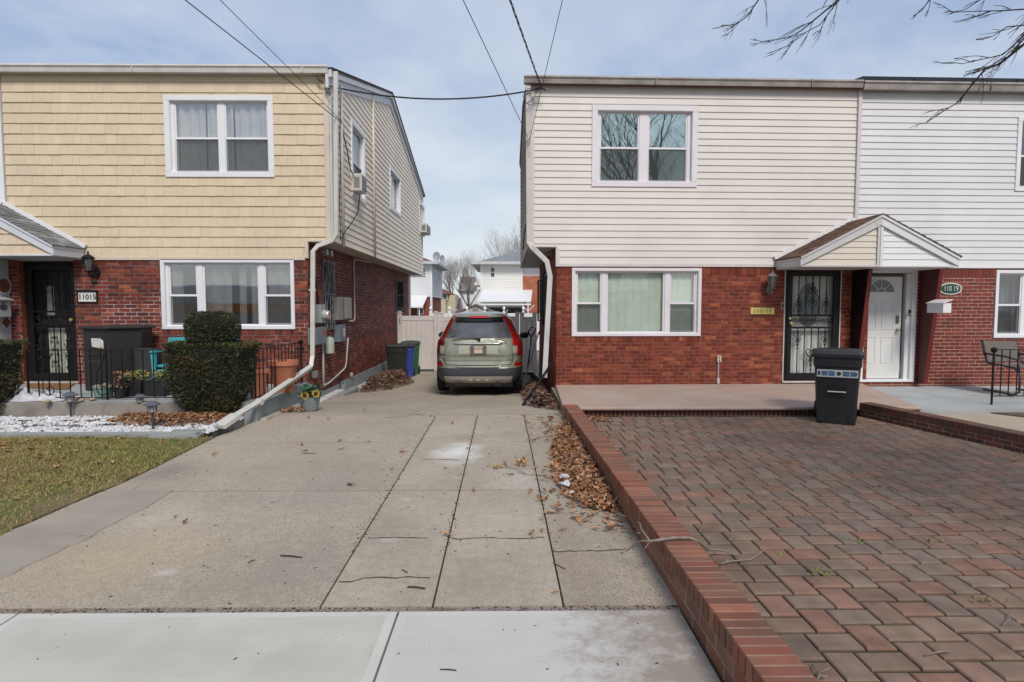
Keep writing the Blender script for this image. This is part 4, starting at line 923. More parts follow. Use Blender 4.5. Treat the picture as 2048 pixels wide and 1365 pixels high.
# ---------------------------------------------------------------- lawn, pebble bed and its stone edge
bedY = lambda x: 7.12+.03*math.sin(x*1.3)
m = MB(); lx = [(-12, 3.04), (leX(3.04), 3.04)]+[(leX(3.1+k*.1)+R(-.015, .025), 3.1+k*.1) for k in range(41)]+[(-12, 7.12)]
m.prism([(p[0]-.01, p[1]) for p in lx], -.3, .012, 'z'); m.obj('lawn_soil', M('lawn_soil', (.15, .115, .06), .95, .35, 3, .7, 40, dirt=((.11, .12, .03), .42, .6, 1.6)), kind='structure')
m = MB(); m.prism([(-12, 7.22), (-3.85, 7.26), (-3.74, 7.7), (-3.715, 8.36), (-12, 8.36)], -.3, .03, 'z'); m.obj('bed_soil', M('bed_soil', (.22, .2, .18), .95, .3, 6), kind='structure')
m = MB(); x = -12
while x < -3.95:
    w_ = R(.5, .75); m.box(x+.004, min(x+w_, -3.84), 7.12+R(-.01, .01), 7.22+R(-.008, .008), -.1, .055+R(-.004, .004)); x += w_
m.obj('bed_edging', M('grey_edging_stone', (.27, .28, .27), .85, .15, 3, .3, 50), kind='structure', bevel=.008)
m = MB(); m.box(-4.35, -3.76, 7.02, 7.1, -.05, .05); m.box(-4.2, -3.8, 7.25, 7.31, 0, .075); m.obj('bed_edging', MATS['grey_edging_stone'], kind='structure', bevel=.008)
def inlawn(x, y): return x < leX(y)-.01 and y < 7.1 and y > 3.1
N = 85000; X = RNG.uniform(-9.5, -3.4, N*2); Y = RNG.uniform(3.1, 7.1, N*2)
lv = np.interp(Y, [p[0] for p in left_edge], [p[1] for p in left_edge])
dens = .52+.3*np.sin(X*2.3+1.7*np.sin(Y*1.9))+.25*np.sin(Y*3.1+X)+.05*(Y-5.2)+.25
k = (X < lv+RNG.normal(.0, .018, N*2)) & (RNG.uniform(0, 1, N*2) < dens); X, Y = X[k], Y[k]; n = len(X)
green = (.15+.28*np.sin(X*1.7+2)+.3*(Y-5.1)*.95+RNG.normal(0, .28, n)) > .5
A = rot(n, .55, (1, 1, 1), .4)
scatter('grass', [(-.003, 0, 0), (.003, 0, 0), (.004, .006, .013), (-.001, .006, .013), (.0, .014, .024)], [(0, 1, 2, 3), (3, 2, 4)], A, np.stack([X, Y, np.full(n, .01)], 1),
        [M('dry_grass', (.30, .225, .095), .8, .25, 30), M('green_grass', (.115, .16, .03), .7, .3, 6, isl=[(.17, .185, .035), (.25, .235, .06), (.2, .205, .045)])], mi=green.astype(int), kind='stuff')
# pebbles
ico = [(0, 0, 1), (.89, 0, .45), (.28, .85, .45), (-.72, .53, .45), (-.72, -.53, .45), (.28, -.85, .45), (.72, .53, -.45), (-.28, .85, -.45), (-.89, 0, -.45), (-.28, -.85, -.45), (.72, -.53, -.45), (0, 0, -1)]
icf = [(0, 1, 2), (0, 2, 3), (0, 3, 4), (0, 4, 5), (0, 5, 1), (1, 6, 2), (2, 7, 3), (3, 8, 4), (4, 9, 5), (5, 10, 1), (6, 7, 2), (7, 8, 3), (8, 9, 4), (9, 10, 5), (10, 6, 1), (11, 7, 6), (11, 8, 7), (11, 9, 8), (11, 10, 9), (11, 6, 10)]
n = 15000; X = RNG.uniform(-8.6, -3.72, n); Y = RNG.uniform(7.23, 8.35, n)
hole = (np.sin(X*3.1+Y*5)+np.sin(X*1.3-Y*7) > 1.72); X, Y = X[~hole], Y[~hole]; n = len(X)
o = scatter('pebbles', ico, icf, rot(n, .5, (.019, .013, .008), .35), np.stack([X, Y, .032+RNG.uniform(0, .014, n)], 1), M('white_pebbles', (.62, .62, .64), .7, .1, 30, isl=[(.66, .66, .68), (.52, .53, .55), (.72, .72, .73), (.6, .59, .58), (.35, .35, .36), (.68, .68, .7)]), kind='stuff')
o.data.polygons.foreach_set('use_smooth', [True]*len(o.data.polygons))
# oak leaves
def leafshape():
    half = [(0, 0), (.07, .12), (.2, .2), (.1, .3), (.3, .42), (.12, .5), (.34, .66), (.14, .7), (.2, .86), (.06, .85), (0, 1)]
    pts = half+[(-x, y) for x, y in half[-2:0:-1]]
    v = [(x*.62, y-.5, .35*abs(x)+.25*(y-.5)**2+.08*math.sin(y*7+x*9)) for x, y in pts]+[(0, -.1, .0), (0, -.5-.3, .03), (.012, -.5, .01)]
    n = len(pts); c = n; return v, [(i, (i+1) % n, c) for i in range(n)]+[(0, n+1, n+2)]
LV, LF = leafshape()
leafm = M('dry_oak_leaves', (.3, .15, .07), .75, .2, 30, isl=[(.34, .17, .075), (.40, .23, .12), (.27, .115, .05), (.46, .29, .17), (.22, .1, .05), (.36, .15, .055), (.14, .07, .04), (.42, .25, .15)])
leafd = M('dull_oak_leaves', (.2, .11, .07), .8, .2, 30, isl=[(.18, .10, .065), (.24, .14, .09), (.12, .065, .045), (.28, .17, .11), (.15, .08, .06)])
def leaves(name, pts, sz, mt=leafm, tilt=.5, **kw):
    pts = np.array(pts); return scatter(name, LV, LF, rot(len(pts), tilt, (sz, sz, sz), .35), pts, mt, kind='stuff', **kw)
def heap(poly, n, h, zf=lambda x, y: 0, bias=None):
    xs = [p[0] for p in poly]; ys2 = [p[1] for p in poly]; out = []
    def inside(x, y):
        c = False
        for i in range(len(poly)):
            (x1, y1), (x2, y2) = poly[i-1], poly[i]
            if (y1 > y) != (y2 > y) and x < (x2-x1)*(y-y1)/(y2-y1)+x1: c = not c
        return c
    def edge(x, y):
        d = 9
        for i in range(len(poly)):
            a, b = Vector(poly[i-1]), Vector(poly[i]); p = Vector((x, y)); t = max(0, min(1, (p-a).dot(b-a)/max((b-a).length_squared, 1e-9))); d = min(d, (p-a-(b-a)*t).length)
        return d
    while len(out) < n:
        x, y = R(min(xs), max(xs)), R(min(ys2), max(ys2))
        if inside(x, y):
            e = min(1, edge(x, y)/.22)
            if R(0, 1) < .25+e: out.append((x, y, zf(x, y)+.012+h*(bias(x, y) if bias else e)*R(.35, 1)))
    return out
pile = [G(u, v)[:2] for u, v in ((1133, 848), (1118, 862), (1106, 890), (1100, 940), (1118, 985), (1165, 1018), (1238, 1030), (1215, 980), (1185, 925), (1155, 875))]
leaves('leaf_pile', heap(pile, 1700, .08, bias=lambda x, y: max(.1, min(1, (x-.42)/.35))*max(.15, min(1, (y-4.2)/.8))*min(1, (8.3-y)/.8)), .09)
pts = heap([(.85, 8.4), (.86, 10.8), (-.1, 15.5), (.85, 15.5), (.95, 10.8)][:0] or [(.35, 9.6), (.9, 9.0), (.86, 10.8), (.9, 15.5), (.45, 15.5), (.3, 11.5)], 2600, .26, lambda x, y: gz(y)); leaves('leaf_pile', pts, .095, leafd)
pts = heap([(-3.35, 12.7), (-2.75, 13.2), (-2.35, 14.8), (-2.7, 15.9), (-3.35, 15.6)], 1500, .3, lambda x, y: gz(y)); leaves('leaf_pile', pts, .1, leafd)
pts = heap([(-5.5, 7.95), (-5.0, 7.62), (-4.3, 7.55), (-3.85, 7.7), (-3.75, 8.3), (-5.5, 8.33)], 1000, .09, lambda x, y: .04); leaves('leaf_pile', pts, .085)
pts = heap([(-3.5, 8.75), (-3.1, 8.85), (-3.15, 9.15), (-3.5, 9.2)], 90, .06, lambda x, y: 0); pts += heap([(1.16, 7.9), (1.5, 8.05), (1.42, 8.4), (1.1, 8.4)], 70, .03); pts += heap([(1.14, 6.2), (1.24, 6.2), (1.22, 7.5), (1.12, 7.5)], 90, .03)
pts += [(x, y, .1) for x, y in [(R(-9, -4), R(8.38, 8.44)) for _ in range(0)]]
for _ in range(520):
    y = R(3.3, 7.05); x = R(-8.5, leX(y)-.05)
    if math.sin(x*2.7+y*1.3)+math.sin(y*4.1-x*1.1) < -.2: continue
    if R(0, 1) < .35+.65*(y > 5.9): pts.append((x, y, .03))
pts += [(R(-8, -4), R(7.25, 8.3), .05) for _ in range(60)]
for u, v in ((430, 911), (1112, 1190), (1060, 984), (895, 1074), (1085, 1065), (370, 1048), (1010, 932), (1095, 884), (905, 848), (980, 857), (610, 905), (730, 823), (1140, 920), (1900, 1020)): p = G(u, v); pts.append((p[0], p[1], .018))
for _ in range(170): y = R(4, 8.4); pts.append((wallX(y)-.02-abs(random.gauss(0, .22)), y, .016+R(0, .02)))
for _ in range(70): y = R(4, 8.6); x = R(.2, .8) if R(0, 1) < .7 else R(-3, .8); pts.append((x, y, .014))
p = G(2030, 925); pts.append((p[0], p[1], .03))
for u, v, k_ in ((45, 844, 16), (72, 853, 22), (190, 843, 12), (222, 851, 30), (160, 856, 10), (395, 838, 20)):
    q = P(u, v, Z=.04); dkl = dkl+[(q[0]+random.gauss(0, .07), q[1]+random.gauss(0, .03), .05) for _ in range(k_)] if k_ != 16 else [(q[0]+random.gauss(0, .07), q[1]+random.gauss(0, .03), .05) for _ in range(k_)]
leaves('dark_bark_bits', dkl, .05, M('dark_bark_bits', (.05, .035, .025), .9, .3, 20), .5)
leaves('scattered_leaves', pts, .085, leafm, .25)
# crumbs and debris in joints and on the slabs
dp = []
for j in (jA, jB, jC):
    for _ in range(420): y = R(3.7, 8.6); dp.append((lineX(j, y)+RNG.normal(0, .016), y, -.004+R(0, .006)))
for _ in range(300): dp.append((R(-3, .9), R(2.99, 3.04), -.002))
for _ in range(350): y = R(3.7, 10); dp.append((wallX(min(y, 8))-abs(RNG.normal(0, .12)), y, .002+gz(y)))
for _ in range(420): dp.append((R(-4, 1), R(2.1, 8.5), .002))
dp = np.array(dp); scatter('debris', ico, icf, rot(len(dp), .3, (.008, .003, .0025), .6), dp, M('brown_debris', (.075, .045, .028), .9, .3, 30), kind='stuff')
# weeds in the paver joints
wp = []
for _ in range(26):
    x, y = R(1.6, 6), R(2.2, 7.6)
    for _ in range(int(R(5, 26))): wp.append((x+RNG.normal(0, .035), y+RNG.normal(0, .02), .004))
wp = np.array(wp); scatter('weeds', [(-.002, 0, 0), (.002, 0, 0), (.006, .008, .012), (0, .018, .02), (-.006, .008, .012)], [(0, 1, 2, 3, 4)], rot(len(wp), .7, (1, 1, 1), .5), wp, M('moss_green', (.17, .2, .04), .8, .3, 20), kind='stuff')
# ================================================================== CAR
def car():
    lv = [(.22, .78, .16, 4.55, 5), (.35, .90, .03, 4.72, 6), (.5, .935, 0, 4.78, 6), (.6, .94, .0, 4.78, 6), (.64, .94, .035, 4.78, 6), (.75, .945, .06, 4.76, 6), (.95, .945, .07, 4.7, 6), (1.03, .94, .08, 4.5, 5.5), (1.08, .935, .09, 3.75, 5),
          (1.13, .925, .1, 3.6, 5), (1.19, .875, .13, 3.45, 4.2), (1.3, .815, .2, 3.25, 3.8), (1.45, .75, .3, 3.0, 3.6), (1.58, .685, .40, 2.8, 3.4), (1.66, .62, .46, 2.6, 3.2), (1.71, .54, .56, 2.35, 3), (1.735, .38, .85, 1.9, 2.6)]
    A = np.array(lv)
    def at(z): return [np.interp(z, A[:, 0], A[:, k]) for k in (1, 2, 3, 4)]
    def S_(x, z, e=0):
        w, yr, yf, n = at(z); yc, b = (yr+yf)/2, (yf-yr)/2; q = min(abs(x)/w, .9995)
        return (x, yc-b*(1-q**n)**(1/n)-e, z)
    ox, oy, oz = -.565, 11.75, -.225
    T = lambda x, y, z: (ox+x, oy+y, oz+z)
    root = thing('parked_car', 'pale green SUV with tall red tail lights parked nose-in on the driveway', 'car', (ox, oy, oz))
    paint = M('sage_metallic_paint', (.30, .315, .25), .32, .03, 2, metal=.35, coat=.6); grey = M('dark_grey_bumper', (.045, .05, .058), .55, .1, 8); cgl = M('car_glass', (.012, .014, .017), .06, .1, 3, coat=.5, spec=.9)
    red = M('red_lens', (.42, .008, .006), .18, .15, 30, coat=.8); dred = M('dark_red_lens', (.16, .006, .006), .2, .15, 30, coat=.8); clr = M('clear_lens', (.36, .34, .30), .2, .35, 45, coat=.8)
    chrome = M('brushed_trim', (.62, .62, .58), .25, .05, 8, metal=.8); skid = M('champagne_skid', (.36, .34, .29), .4, .05, 6, metal=.4); tyre = M('tyre_rubber', (.012, .012, .013), .85, .2, 20)
    m = MB(T); N = 72; zs = sorted(set([round(z, 3) for z in np.linspace(.22, 1.735, 44)]+[.6, .64]))
    for z in zs:
        w, yr, yf, n = at(z); yc, b = (yr+yf)/2, (yf-yr)/2
        for j in range(N):
            a = 2*PI*j/N; c, s_ = math.cos(a), math.sin(a)
            m.v.append(T(w*math.copysign(abs(c)**(2/n), c), yc+b*math.copysign(abs(s_)**(2/n), s_), z))
    for i in range(len(zs)-1):
        for j in range(N):
            a = 2*PI*(j+.5)/N; m.f.append([i*N+j, i*N+(j+1) % N, (i+1)*N+(j+1) % N, (i+1)*N+j])
            z = (zs[i]+zs[i+1])/2; side = abs(math.cos(a)) > .35; yy = m.v[i*N+j][1]-oy
            k = 0
            if z < .6: k = 1
            if 1.17 < z < 1.6 and side and .75 < yy < 3.0: k = 2
            if z > 1.13 and yy > 2.6 and not side: k = 2
            m.m.append(k)
    m.f.append(list(range(N))[::-1]); m.m.append(1); m.f.append([(len(zs)-1)*N+j for j in range(N)]); m.m.append(0)
    body = m.obj('body', [paint, grey, cgl], root, smooth='full')
    def patch(name, zs_, xl, xr, mt, par, e=.008, nx=14, nz=14, smooth='full'):
        m = MB(T); m.grid(lambda u, v: S_(xl(zs_[0]+(zs_[1]-zs_[0])*v)*(1-u)+xr(zs_[0]+(zs_[1]-zs_[0])*v)*u, zs_[0]+(zs_[1]-zs_[0])*v, e), nx, nz); return m.obj(name, mt, par, smooth=smooth)
    I = lambda *p: (lambda z: float(np.interp(z, [q[0] for q in p], [q[1] for q in p])))
    win = I((1.2, .69), (1.4, .61), (1.56, .53), (1.66, .47))
    patch('rear_window', (1.205, 1.60), lambda z: -win(z), win, M('dusty_reflection_glass', (.085, .09, .105), .16, .35, 5, coat=1.), root, .01, 24, 12)  # grey base paints in the sky's reflection on the glass, along with dust
    patch('spoiler', (1.545, 1.635), lambda z: -win(z)*(1.02 if z > 1.6 else .96), lambda z: win(z)*(1.02 if z > 1.6 else .96), M('gloss_black', (.008, .008, .009), .2, .1), root, .06, 24, 4)
    patch('roof_edge', (1.632, 1.70), lambda z: -win(min(z, 1.66))*1.04, lambda z: win(min(z, 1.66))*1.04, paint, root, .07, 24, 4)
    patch('brake_light', (1.615, 1.655), lambda z: -.21, lambda z: .21, red, root, .085, 10, 3)
    for s_ in (-1, 1):
        wo = lambda z: at(z)[0]*.985
        f = lambda g: (lambda z: s_*g(z))
        t = patch('tail_light', (1.17, 1.655), f(lambda z: win(z)+.012), f(lambda z: min(wo(z), win(z)+.012+float(np.interp(z, [1.17, 1.3, 1.66], [.17, .115, .07])))), red if s_ > 0 else M('red_lens_side', (.33, .008, .006), .2, .15, 30, coat=.8), root, .022, 8, 20)
        patch('lower_lens', (.87 if s_ < 0 else .84, 1.17), f(I((.8, .80), (1.0, .80), (1.05, .71), (1.2, .70))), f(lambda z: wo(z)-.0), dred if s_ < 0 else red, t, .02, 8, 12)
        patch('clear_lens', (.885, 1.045), f(lambda z: .705), f(lambda z: .80), clr, t, .024, 5, 5)
        patch('bumper_reflector', (.625, .70), f(lambda z: .74), f(lambda z: .90), red, root, .012, 6, 3)
        m = MB(T); m.tube([S_(s_*x, z, .012) for x, z in ((.70, 1.2), (.705, .9), (.70, .72), (.66, .665), (.4, .655), (0, .652))], .006, 5); m.obj('tailgate_gap', black, root)
        m = MB(T); m.tube([S_(s_*x, z, .018) for x, z in ((.93, .80), (.80, .77), (.735, .72), (.70, .64), (.4, .62), (0, .615))], .017, 6); m.obj('bumper_strip', paint, root)
        m = MB(T); m.lathe([(.30, -.12), (.355, -.1), (.365, -.04), (.365, .06), (.355, .115), (.29, .12), (.26, .1), (.0, .09)], (s_*.80, .95, .365), 28, 'x'); wl_ = m.obj('wheel', tyre, root, smooth=True)
        m = MB(T); m.lathe([(.0, s_*.125), (.24, s_*.115), (.25, s_*.09)], (s_*.80, .95, .365), 20, 'x'); m.obj('rim', steel, wl_)
        m = MB(T); m.lathe([(.30, -.12), (.355, -.1), (.365, -.04), (.365, .06), (.355, .115), (.29, .12), (.26, .1), (.0, .09)], (s_*.80, 3.8, .365), 24, 'x'); m.obj('wheel', tyre, root, smooth=True)
        m = MB(T); m.tube([(s_*.57, .75, 1.69), (s_*.60, .95, 1.755), (s_*.60, 2.2, 1.77), (s_*.57, 2.5, 1.7)], .018, 8); m.obj('roof_rail', chrome, root, smooth=True)
        m = MB(T); m.lathe([(0, -.06), (.09, -.05), (.11, 0), (.09, .05), (0, .06)], (s_*1.03, 3.0, 1.13), 14, 'y', 1.1, .8); m.tube([(s_*.88, 3.0, 1.1), (s_*1.0, 3.0, 1.11)], .025, 6); m.obj('wing_mirror', M('mirror_black', (.012, .012, .013), .4), root, smooth=True)
        m = MB(T); m.lathe([(.05, -.05), (.056, 0), (.05, .0), (.046, -.04), (0, -.04)], (s_*.40, .02, .27), 14, 'y', 1.7, .75); m.obj('exhaust_tip', M('exhaust_black', (.01, .01, .01), .5), root, smooth=True)
    patch('skid_plate', (.29, .43), lambda z: -.70+(.43-z)*.2, lambda z: .70-(.43-z)*.2, skid, root, .02, 20, 4)
    m = MB(T)
    for x in (-.16, 0, .17): m.lathe([(0, 0), (.035, 0), (.03, -.006), (0, -.007)], (S_(x, .36, .018)), 12, 'y', 1.3, .7)
    m.obj('sensor_dots', chrome, root)
    m = MB(T); pts = [S_(x, 1.115-.045*(abs(x)/.52)**2*.0+(.0), .03) for x in np.linspace(-.52, .5, 12)]
    m.tube([(p[0], p[1], p[2]-.02) for p in pts], [.004]+[.016]*10+[.004], 8); m.obj('chrome_strip', chrome, root, smooth='full')
    patch('plate_recess', (.885, 1.07), lambda z: -.40, lambda z: .40, M('pale_paint', (.38, .39, .32), .4, .03, 2), root, .006, 8, 4)
    y0 = S_(0, .95, .02)[1]
    m = MB(T); ring(m, -.165, .165, .875, 1.055, .018, y0-.012, y0); m.box(-.145, -.10, y0-.01, y0-.002, .893, 1.037); m.box(.10, .145, y0-.01, y0-.002, .893, 1.037); pf = m.obj('plate_frame', M('plate_frame', (.12, .12, .13), .5, .3, 30), root)
    m = MB(T); m.box(-.10, .10, y0-.012, y0-.003, .893, 1.037); m.obj('number_plate', M('plate_cream', (.55, .48, .4), .5, .1, 30), pf)
    m = MB(T); m.box(-.10, .10, y0-.016, y0-.0125, .985, .997); m.box(-.10, .10, y0-.016, y0-.0125, .893, .90); m.box(-.10, -.085, y0-.016, y0-.0125, .901, 1.02); m.box(.085, .10, y0-.016, y0-.0125, .901, 1.02); m.obj('plate_border', M('plate_rust', (.25, .06, .03), .5), pf)
    m = MB(T); m.tube([S_(x, z, .045) for x, z in ((.02, 1.185), (-.1, 1.21), (-.3, 1.195), (-.54, 1.165))], [.02, .014, .011, .008], 6); m.lathe([(0, -.02), (.03, -.02), (.028, .02), (0, .025)], S_(.02, 1.18, .04), 12, 'y'); m.obj('wiper', black, root)
    m = MB(T); m.tube([S_(x, z, .035) for x, z in ((.06, 1.15), (.2, 1.17), (.35, 1.15), (.5, 1.10))], [.004, .007, .007, .005], 5); m.tube([S_(x, z, .05) for x, z in ((.34, 1.19), (.46, 1.165), (.59, 1.12))], .011, 5); m.obj('wiper', black, root)
    text('VOLVO', .06, T(-.58, S_(-.58, .8, .004)[1], .815), PI/2, chrome, root, 'badge_lettering', sx=1.3); text('XC90', .065, T(.58, S_(.58, .8, .004)[1], .80), PI/2, chrome, root, 'badge_lettering', sx=1.35)
    m = MB(T); m.tube([S_(x, .845, .01) for x in np.linspace(-.70, .70, 14)], .004, 4); m.tube([S_(x, .745, .008) for x in np.linspace(-.70, .70, 14)], .003, 4); m.obj('panel_seams', M('seam_dark', (.06, .065, .05), .6), root)
    m = MB(T); m.box(-.7, .7, .35, 4.4, .17, .3); m.obj('underbody', grey, root)
car()
# ================================================================== THINGS ON THE LEFT HOUSE
pg = lambda u, v, z: P(u, v, Z=z)
Ys = lambda u, X=XL: P(u, 600, X=X)[1]
def zs_at(u, v, X=XL): return P(u, v, X=X)[2]
def sbox(name, u0, u1, v0, v1, depth, mt, label, cat, **kw):
    """box on the side wall between pixel columns u0..u1; v at the near edge"""
    y0, y1 = Ys(u0, XL+depth), Ys(u1, XL+depth); z1, z0 = zs_at(u0, v0, XL+depth), zs_at(u0, v1, XL+depth)
    m = MB(FSL); m.box(y0, y1, .008, depth, z0, z1); return m.obj(name, mt, label=label, cat=cat, bevel=.01, **kw), (y0, y1, z0, z1)
em = thing('electric_meter', 'grey electric meter with round glass dial on the side wall beside the downspout', 'electric meter', (XL, 11, 1.4))
y0, z0, z1 = 10.72, 1.32, 1.66
m = MB(FSL); m.box(y0, y0+.3, .008, .12, z0, z1); m.obj('meter_box', steel, em, bevel=.01)
m = MB(FSL); m.lathe([(0, .12), (.09, .12), (.095, .15), (.08, .21), (.075, .23), (0, .235)], (y0+.16, 0, z0+.15), 20, 'y'); m.obj('dial', M('meter_glass', (.38, .4, .4), .15, .15, 20, coat=.8), em, smooth=True)
m = MB(FSL); m.box(y0+.12, y0+.2, .205, .238, z0+.13, z0+.19); m.box(y0+.2, y0+.27, .121, .125, z0+.02, z0+.1); m.obj('red_tag', M('red_tag', (.4, .03, .02), .5), em)
M('breaker_grey', (.15, .18, .21), .5, .08, 5)
o, q = sbox('breaker_box', 631, 652, 657, 691, .16, MATS['breaker_grey'], 'blue-grey breaker box with a red warning sticker, under the round electric meter', 'breaker box')
m = MB(FSL); m.box(q[1]-.16, q[1]-.09, .161, .165, q[3]-.16, q[3]-.05); m.obj('warning_sticker', MATS['red_tag'], o)
o, q = sbox('cable_box', 676, 700, 594, 641, .14, M('beige_grey_box', (.28, .27, .24), .5, .06, 5), 'tall pale beige utility box with rounded cover on the side brick wall', 'utility box')
m = MB(FSL); m.box(q[0]+(q[1]-q[0])*.45, q[1]-.02, .141, .185, q[2]+.01, q[3]-.01); m.obj('cover', MATS['beige_grey_box'], o, bevel=.03)
o, q = sbox('switch_box', 678, 691, 650, 685, .13, MATS['breaker_grey'], 'dark blue-grey switch box with a white strip label, under the tall beige box', 'switch box')
m = MB(FSL); m.box(q[0]+.3, q[0]+.36, .131, .135, q[2]+.1, q[2]+.28); m.obj('label_strip', white, o)
y0, z0 = 11.25, .72
m = MB(FSL); m.lathe([(0, 0), (.085, .0), (.09, .03), (.09, .26), (.07, .31), (0, .33)], (y0, .11, z0), 18); m.obj('gas_regulator', M('celadon_tank', (.36, .40, .34), .5, .1, 6), label='pale green upright canister on the side wall, below the breaker box', cat='canister', smooth=True)
m = MB(FSL); m.box(10.48, 10.66, .008, .07, .33, .45); m.obj('junction_box', steel, label='small square grey junction box low on the side wall behind the sunflower pot', cat='junction box', bevel=.008)
def pipe(name, pts, r, mt, label, cat, F=FSL, n=8, **kw):
    m = MB(F); P_ = [Vector(p) for p in pts]; out = [P_[0]]
    for a, b, c in zip(P_, P_[1:], P_[2:]):
        k = min(.12, (a-b).length*.45, (c-b).length*.45); s0, s1 = b+(a-b).normalized()*k, b+(c-b).normalized()*k
        for t in (0, .25, .5, .75, 1): out.append(s0*(1-t)**2+b*2*t*(1-t)+s1*t*t)
    out.append(P_[-1]); m.tube(out, r, n); return m.obj(name, mt, label=label, cat=cat, smooth='full', **kw)
wpipe = M('worn_white_conduit', (.5, .48, .45), .5, .12, 8)
pipe('conduit', [(12.62, .10, .95), (12.62, .04, .30), (11.4, .04, .12), (11.02, .04, .12)], .016, wpipe, 'thin white conduit looping down from the switch box along the side wall', 'conduit')
pipe('conduit', [(11.0, .06, .98), (11.0, .06, .1)], .022, wpipe, 'straight pale pipe running down from the breaker box to the foundation', 'pipe')
yq = 13.25
pipe('conduit', [(14.6, .435, 4.9), (14.6, .46, 2.84), (14.6, .3, 2.76), (13.35, .035, 2.74), (13.35, .035, 1.32), (12.95, .035, 1.32)], .018, wpipe, 'long thin white pipe bending from the soffit down to the tall beige box', 'conduit') if False else None
pipe('conduit', [(15.2, .02, 2.77), (13.45, .035, 2.72), (13.45, .035, 1.30), (12.9, .035, 1.30)], .018, wpipe, 'white conduit curving from the soffit down to the tall beige box', 'conduit')
ysd = P(744, 300, X=XU)[1]
pipe('conduit', [(ysd, .035, P(744, 165, X=XU)[2]), (ysd, .035, ZS-.02)], .03, M('cream_pipe', (.55, .49, .42), .5, .06), 'tall cream pipe running straight up the beige side wall to the roof', 'pipe', F=FSU)
ysd = P(679, 300, X=XU)[1]
pipe('service_mast', [(ysd, .045, P(681, 178, X=XU)[2]), (ysd, .045, ZS-.05)], .03, M('grey_mast', (.5, .48, .46), .5, .1, 5), 'grey service pipe beside the house corner where the overhead wires attach', 'pipe', F=FSU)
pipe('conduit', [(10.72, .03, 2.75), (10.62, .05, 2.3), (10.8, .06, 1.66)], .014, black, 'black cable dropping from the soffit to the round electric meter', 'cable')
pipe('cable', [(12.95, .03, 1.0), (12.98, .02, .6), (12.9, .03, .35), (13.0, .03, .15)], .012, M('brown_cable', (.08, .05, .04), .7), 'brown twisted cable hanging down the brick from the switch box', 'cable')
m = MB(FSL); m.lathe([(0, 0), (.06, 0), (.065, .04), (.02, .06), (0, .06)], (13.1, .01, .08), 12, 'y'); m.obj('wall_tap', M('tap_brass', (.4, .36, .25), .5, .3, 20), label='small pale hose tap low on the side brick wall', cat='tap')
m = MB(); q = [(XU-.2, YL+.5, ZS-.06)]
fl_ = thing('flood_light', 'twin grey flood light tucked under the soffit beside the barred window', 'flood light', (XL, 10.9, 2.65))
for dy in (.0, .28):
    m = MB(); m.lathe([(.02, 0), (.03, .03), (.065, .11), (.06, .115), (0, .11)], (XL+.10+.03, 10.8+dy, ZS-.16), 14, 'x'); m.tube([(XL+.13, 10.8+dy, ZS-.14), (XL+.1, 10.9, ZS-.01)], .012, 6); m.obj('lamp_head', steel, fl_, smooth=True)
# window air conditioners
def aircon(y0, y1, z0, z1, out, label):
    t = thing('air_conditioner', label, 'air conditioner', (XU, (y0+y1)/2, z0)); w_ = M('aged_white_plastic', (.52, .51, .49), .5, .06, 6)
    m = MB(FSU); m.box(y0, y1, -.05, out, z0, z1); m.obj('case', w_, t, bevel=.01)
    m = MB(FSU); m.box(y0+.04, y1-.04, out+.001, out+.006, z0+.04, z1-.04); m.c = 1
    for i in range(16): z = z0+.05+(z1-z0-.1)*i/16; m.box(y0+.04, y1-.04, out+.0065, out+.012, z, z+.008)
    m.obj('grille', [M('grille_dark', (.1, .1, .1), .6), steel], t)
    m = MB(FSU)
    for i in range(10): z = z0+.06+(z1-z0-.12)*i/10; m.box(y0-.003, y0-.0005, out*.3, out*.8, z, z+.012)
    m.obj('side_louvres', MATS['grille_dark'], t)
aircon(11.74, 12.14, 3.93, 4.27, .22, 'white window air conditioner in the nearer upstairs side window')
aircon(sw[2][0]+.12, sw[2][1]-.1, 4.3, 4.62, .25, 'white window air conditioner in the far upstairs side window by the back corner')
# downspouts
dsm = M('white_downspout', (.54, .53, .49), .45, .1, 2, dirt=((.35, .31, .26), .58, .8, 2.5), streak=(1, 1, .3))
a0 = P(672, 170, Y=10.28); p1 = P(672, 470, Y=10.3); p2 = P(630, 497, Y=10.3); p3 = P(625, 712, Y=10.22); p4 = P(519, 804, Y=8.2); p5 = pg(437, 860, .07)
m = MB(); m.tube([(a0[0], 10.28, GZL-.1), p1, P(664, 482, Y=10.3), P(636, 492, Y=10.28), P(626, 503, Y=10.26), p3, P(621, 735, Y=10.12), p4, (p5[0], p5[1], .12)], 0, sq=(.075, .055))
ds = m.obj('downspout', dsm, label='white downspout at the yellow house corner with a long diagonal leg across the porch curb', cat='downspout', bevel=.008)
v = (Vector(p5)-Vector(p4)).normalized(); q = Vector((p5[0], p5[1], .1))
m = MB(); m.tube([q-v*.4, q-v*.02], 0, sq=(.16, .06)); m.obj('splayed_end', dsm, ds, bevel=.005)
m = MB(); m.tube([Vector(p4)-v*.03, Vector(p4)+v*.03], 0, sq=(.1, .08)); m.tube([(p2[0]-.045, 10.26, 1.9), (p2[0]-.045, 10.26, 1.93)], 0, sq=(.1, .08)); m.obj('joint_collar', dsm, ds)
XF[0] = shear
m = MB(); e1 = fr_(1100, 545, 10.8); e2 = fr_(1089, 756, 10.72); e0 = fr_(1053, 190, 10.82); e3 = fr_(1060, 492, 10.8); e4 = fr_(1096, 526, 10.8)
m.tube([(XC-.02, 10.82, GZR-.1), (XC+.0, 10.82, e3[1]+.06), (XC+.05, 10.8, e3[1]-.02), (e4[0]-.02, 10.8, e4[1]+.02), (e1[0], 10.8, e1[1]-.08), (e2[0], 10.72, e2[1])], 0, sq=(.095, .065))
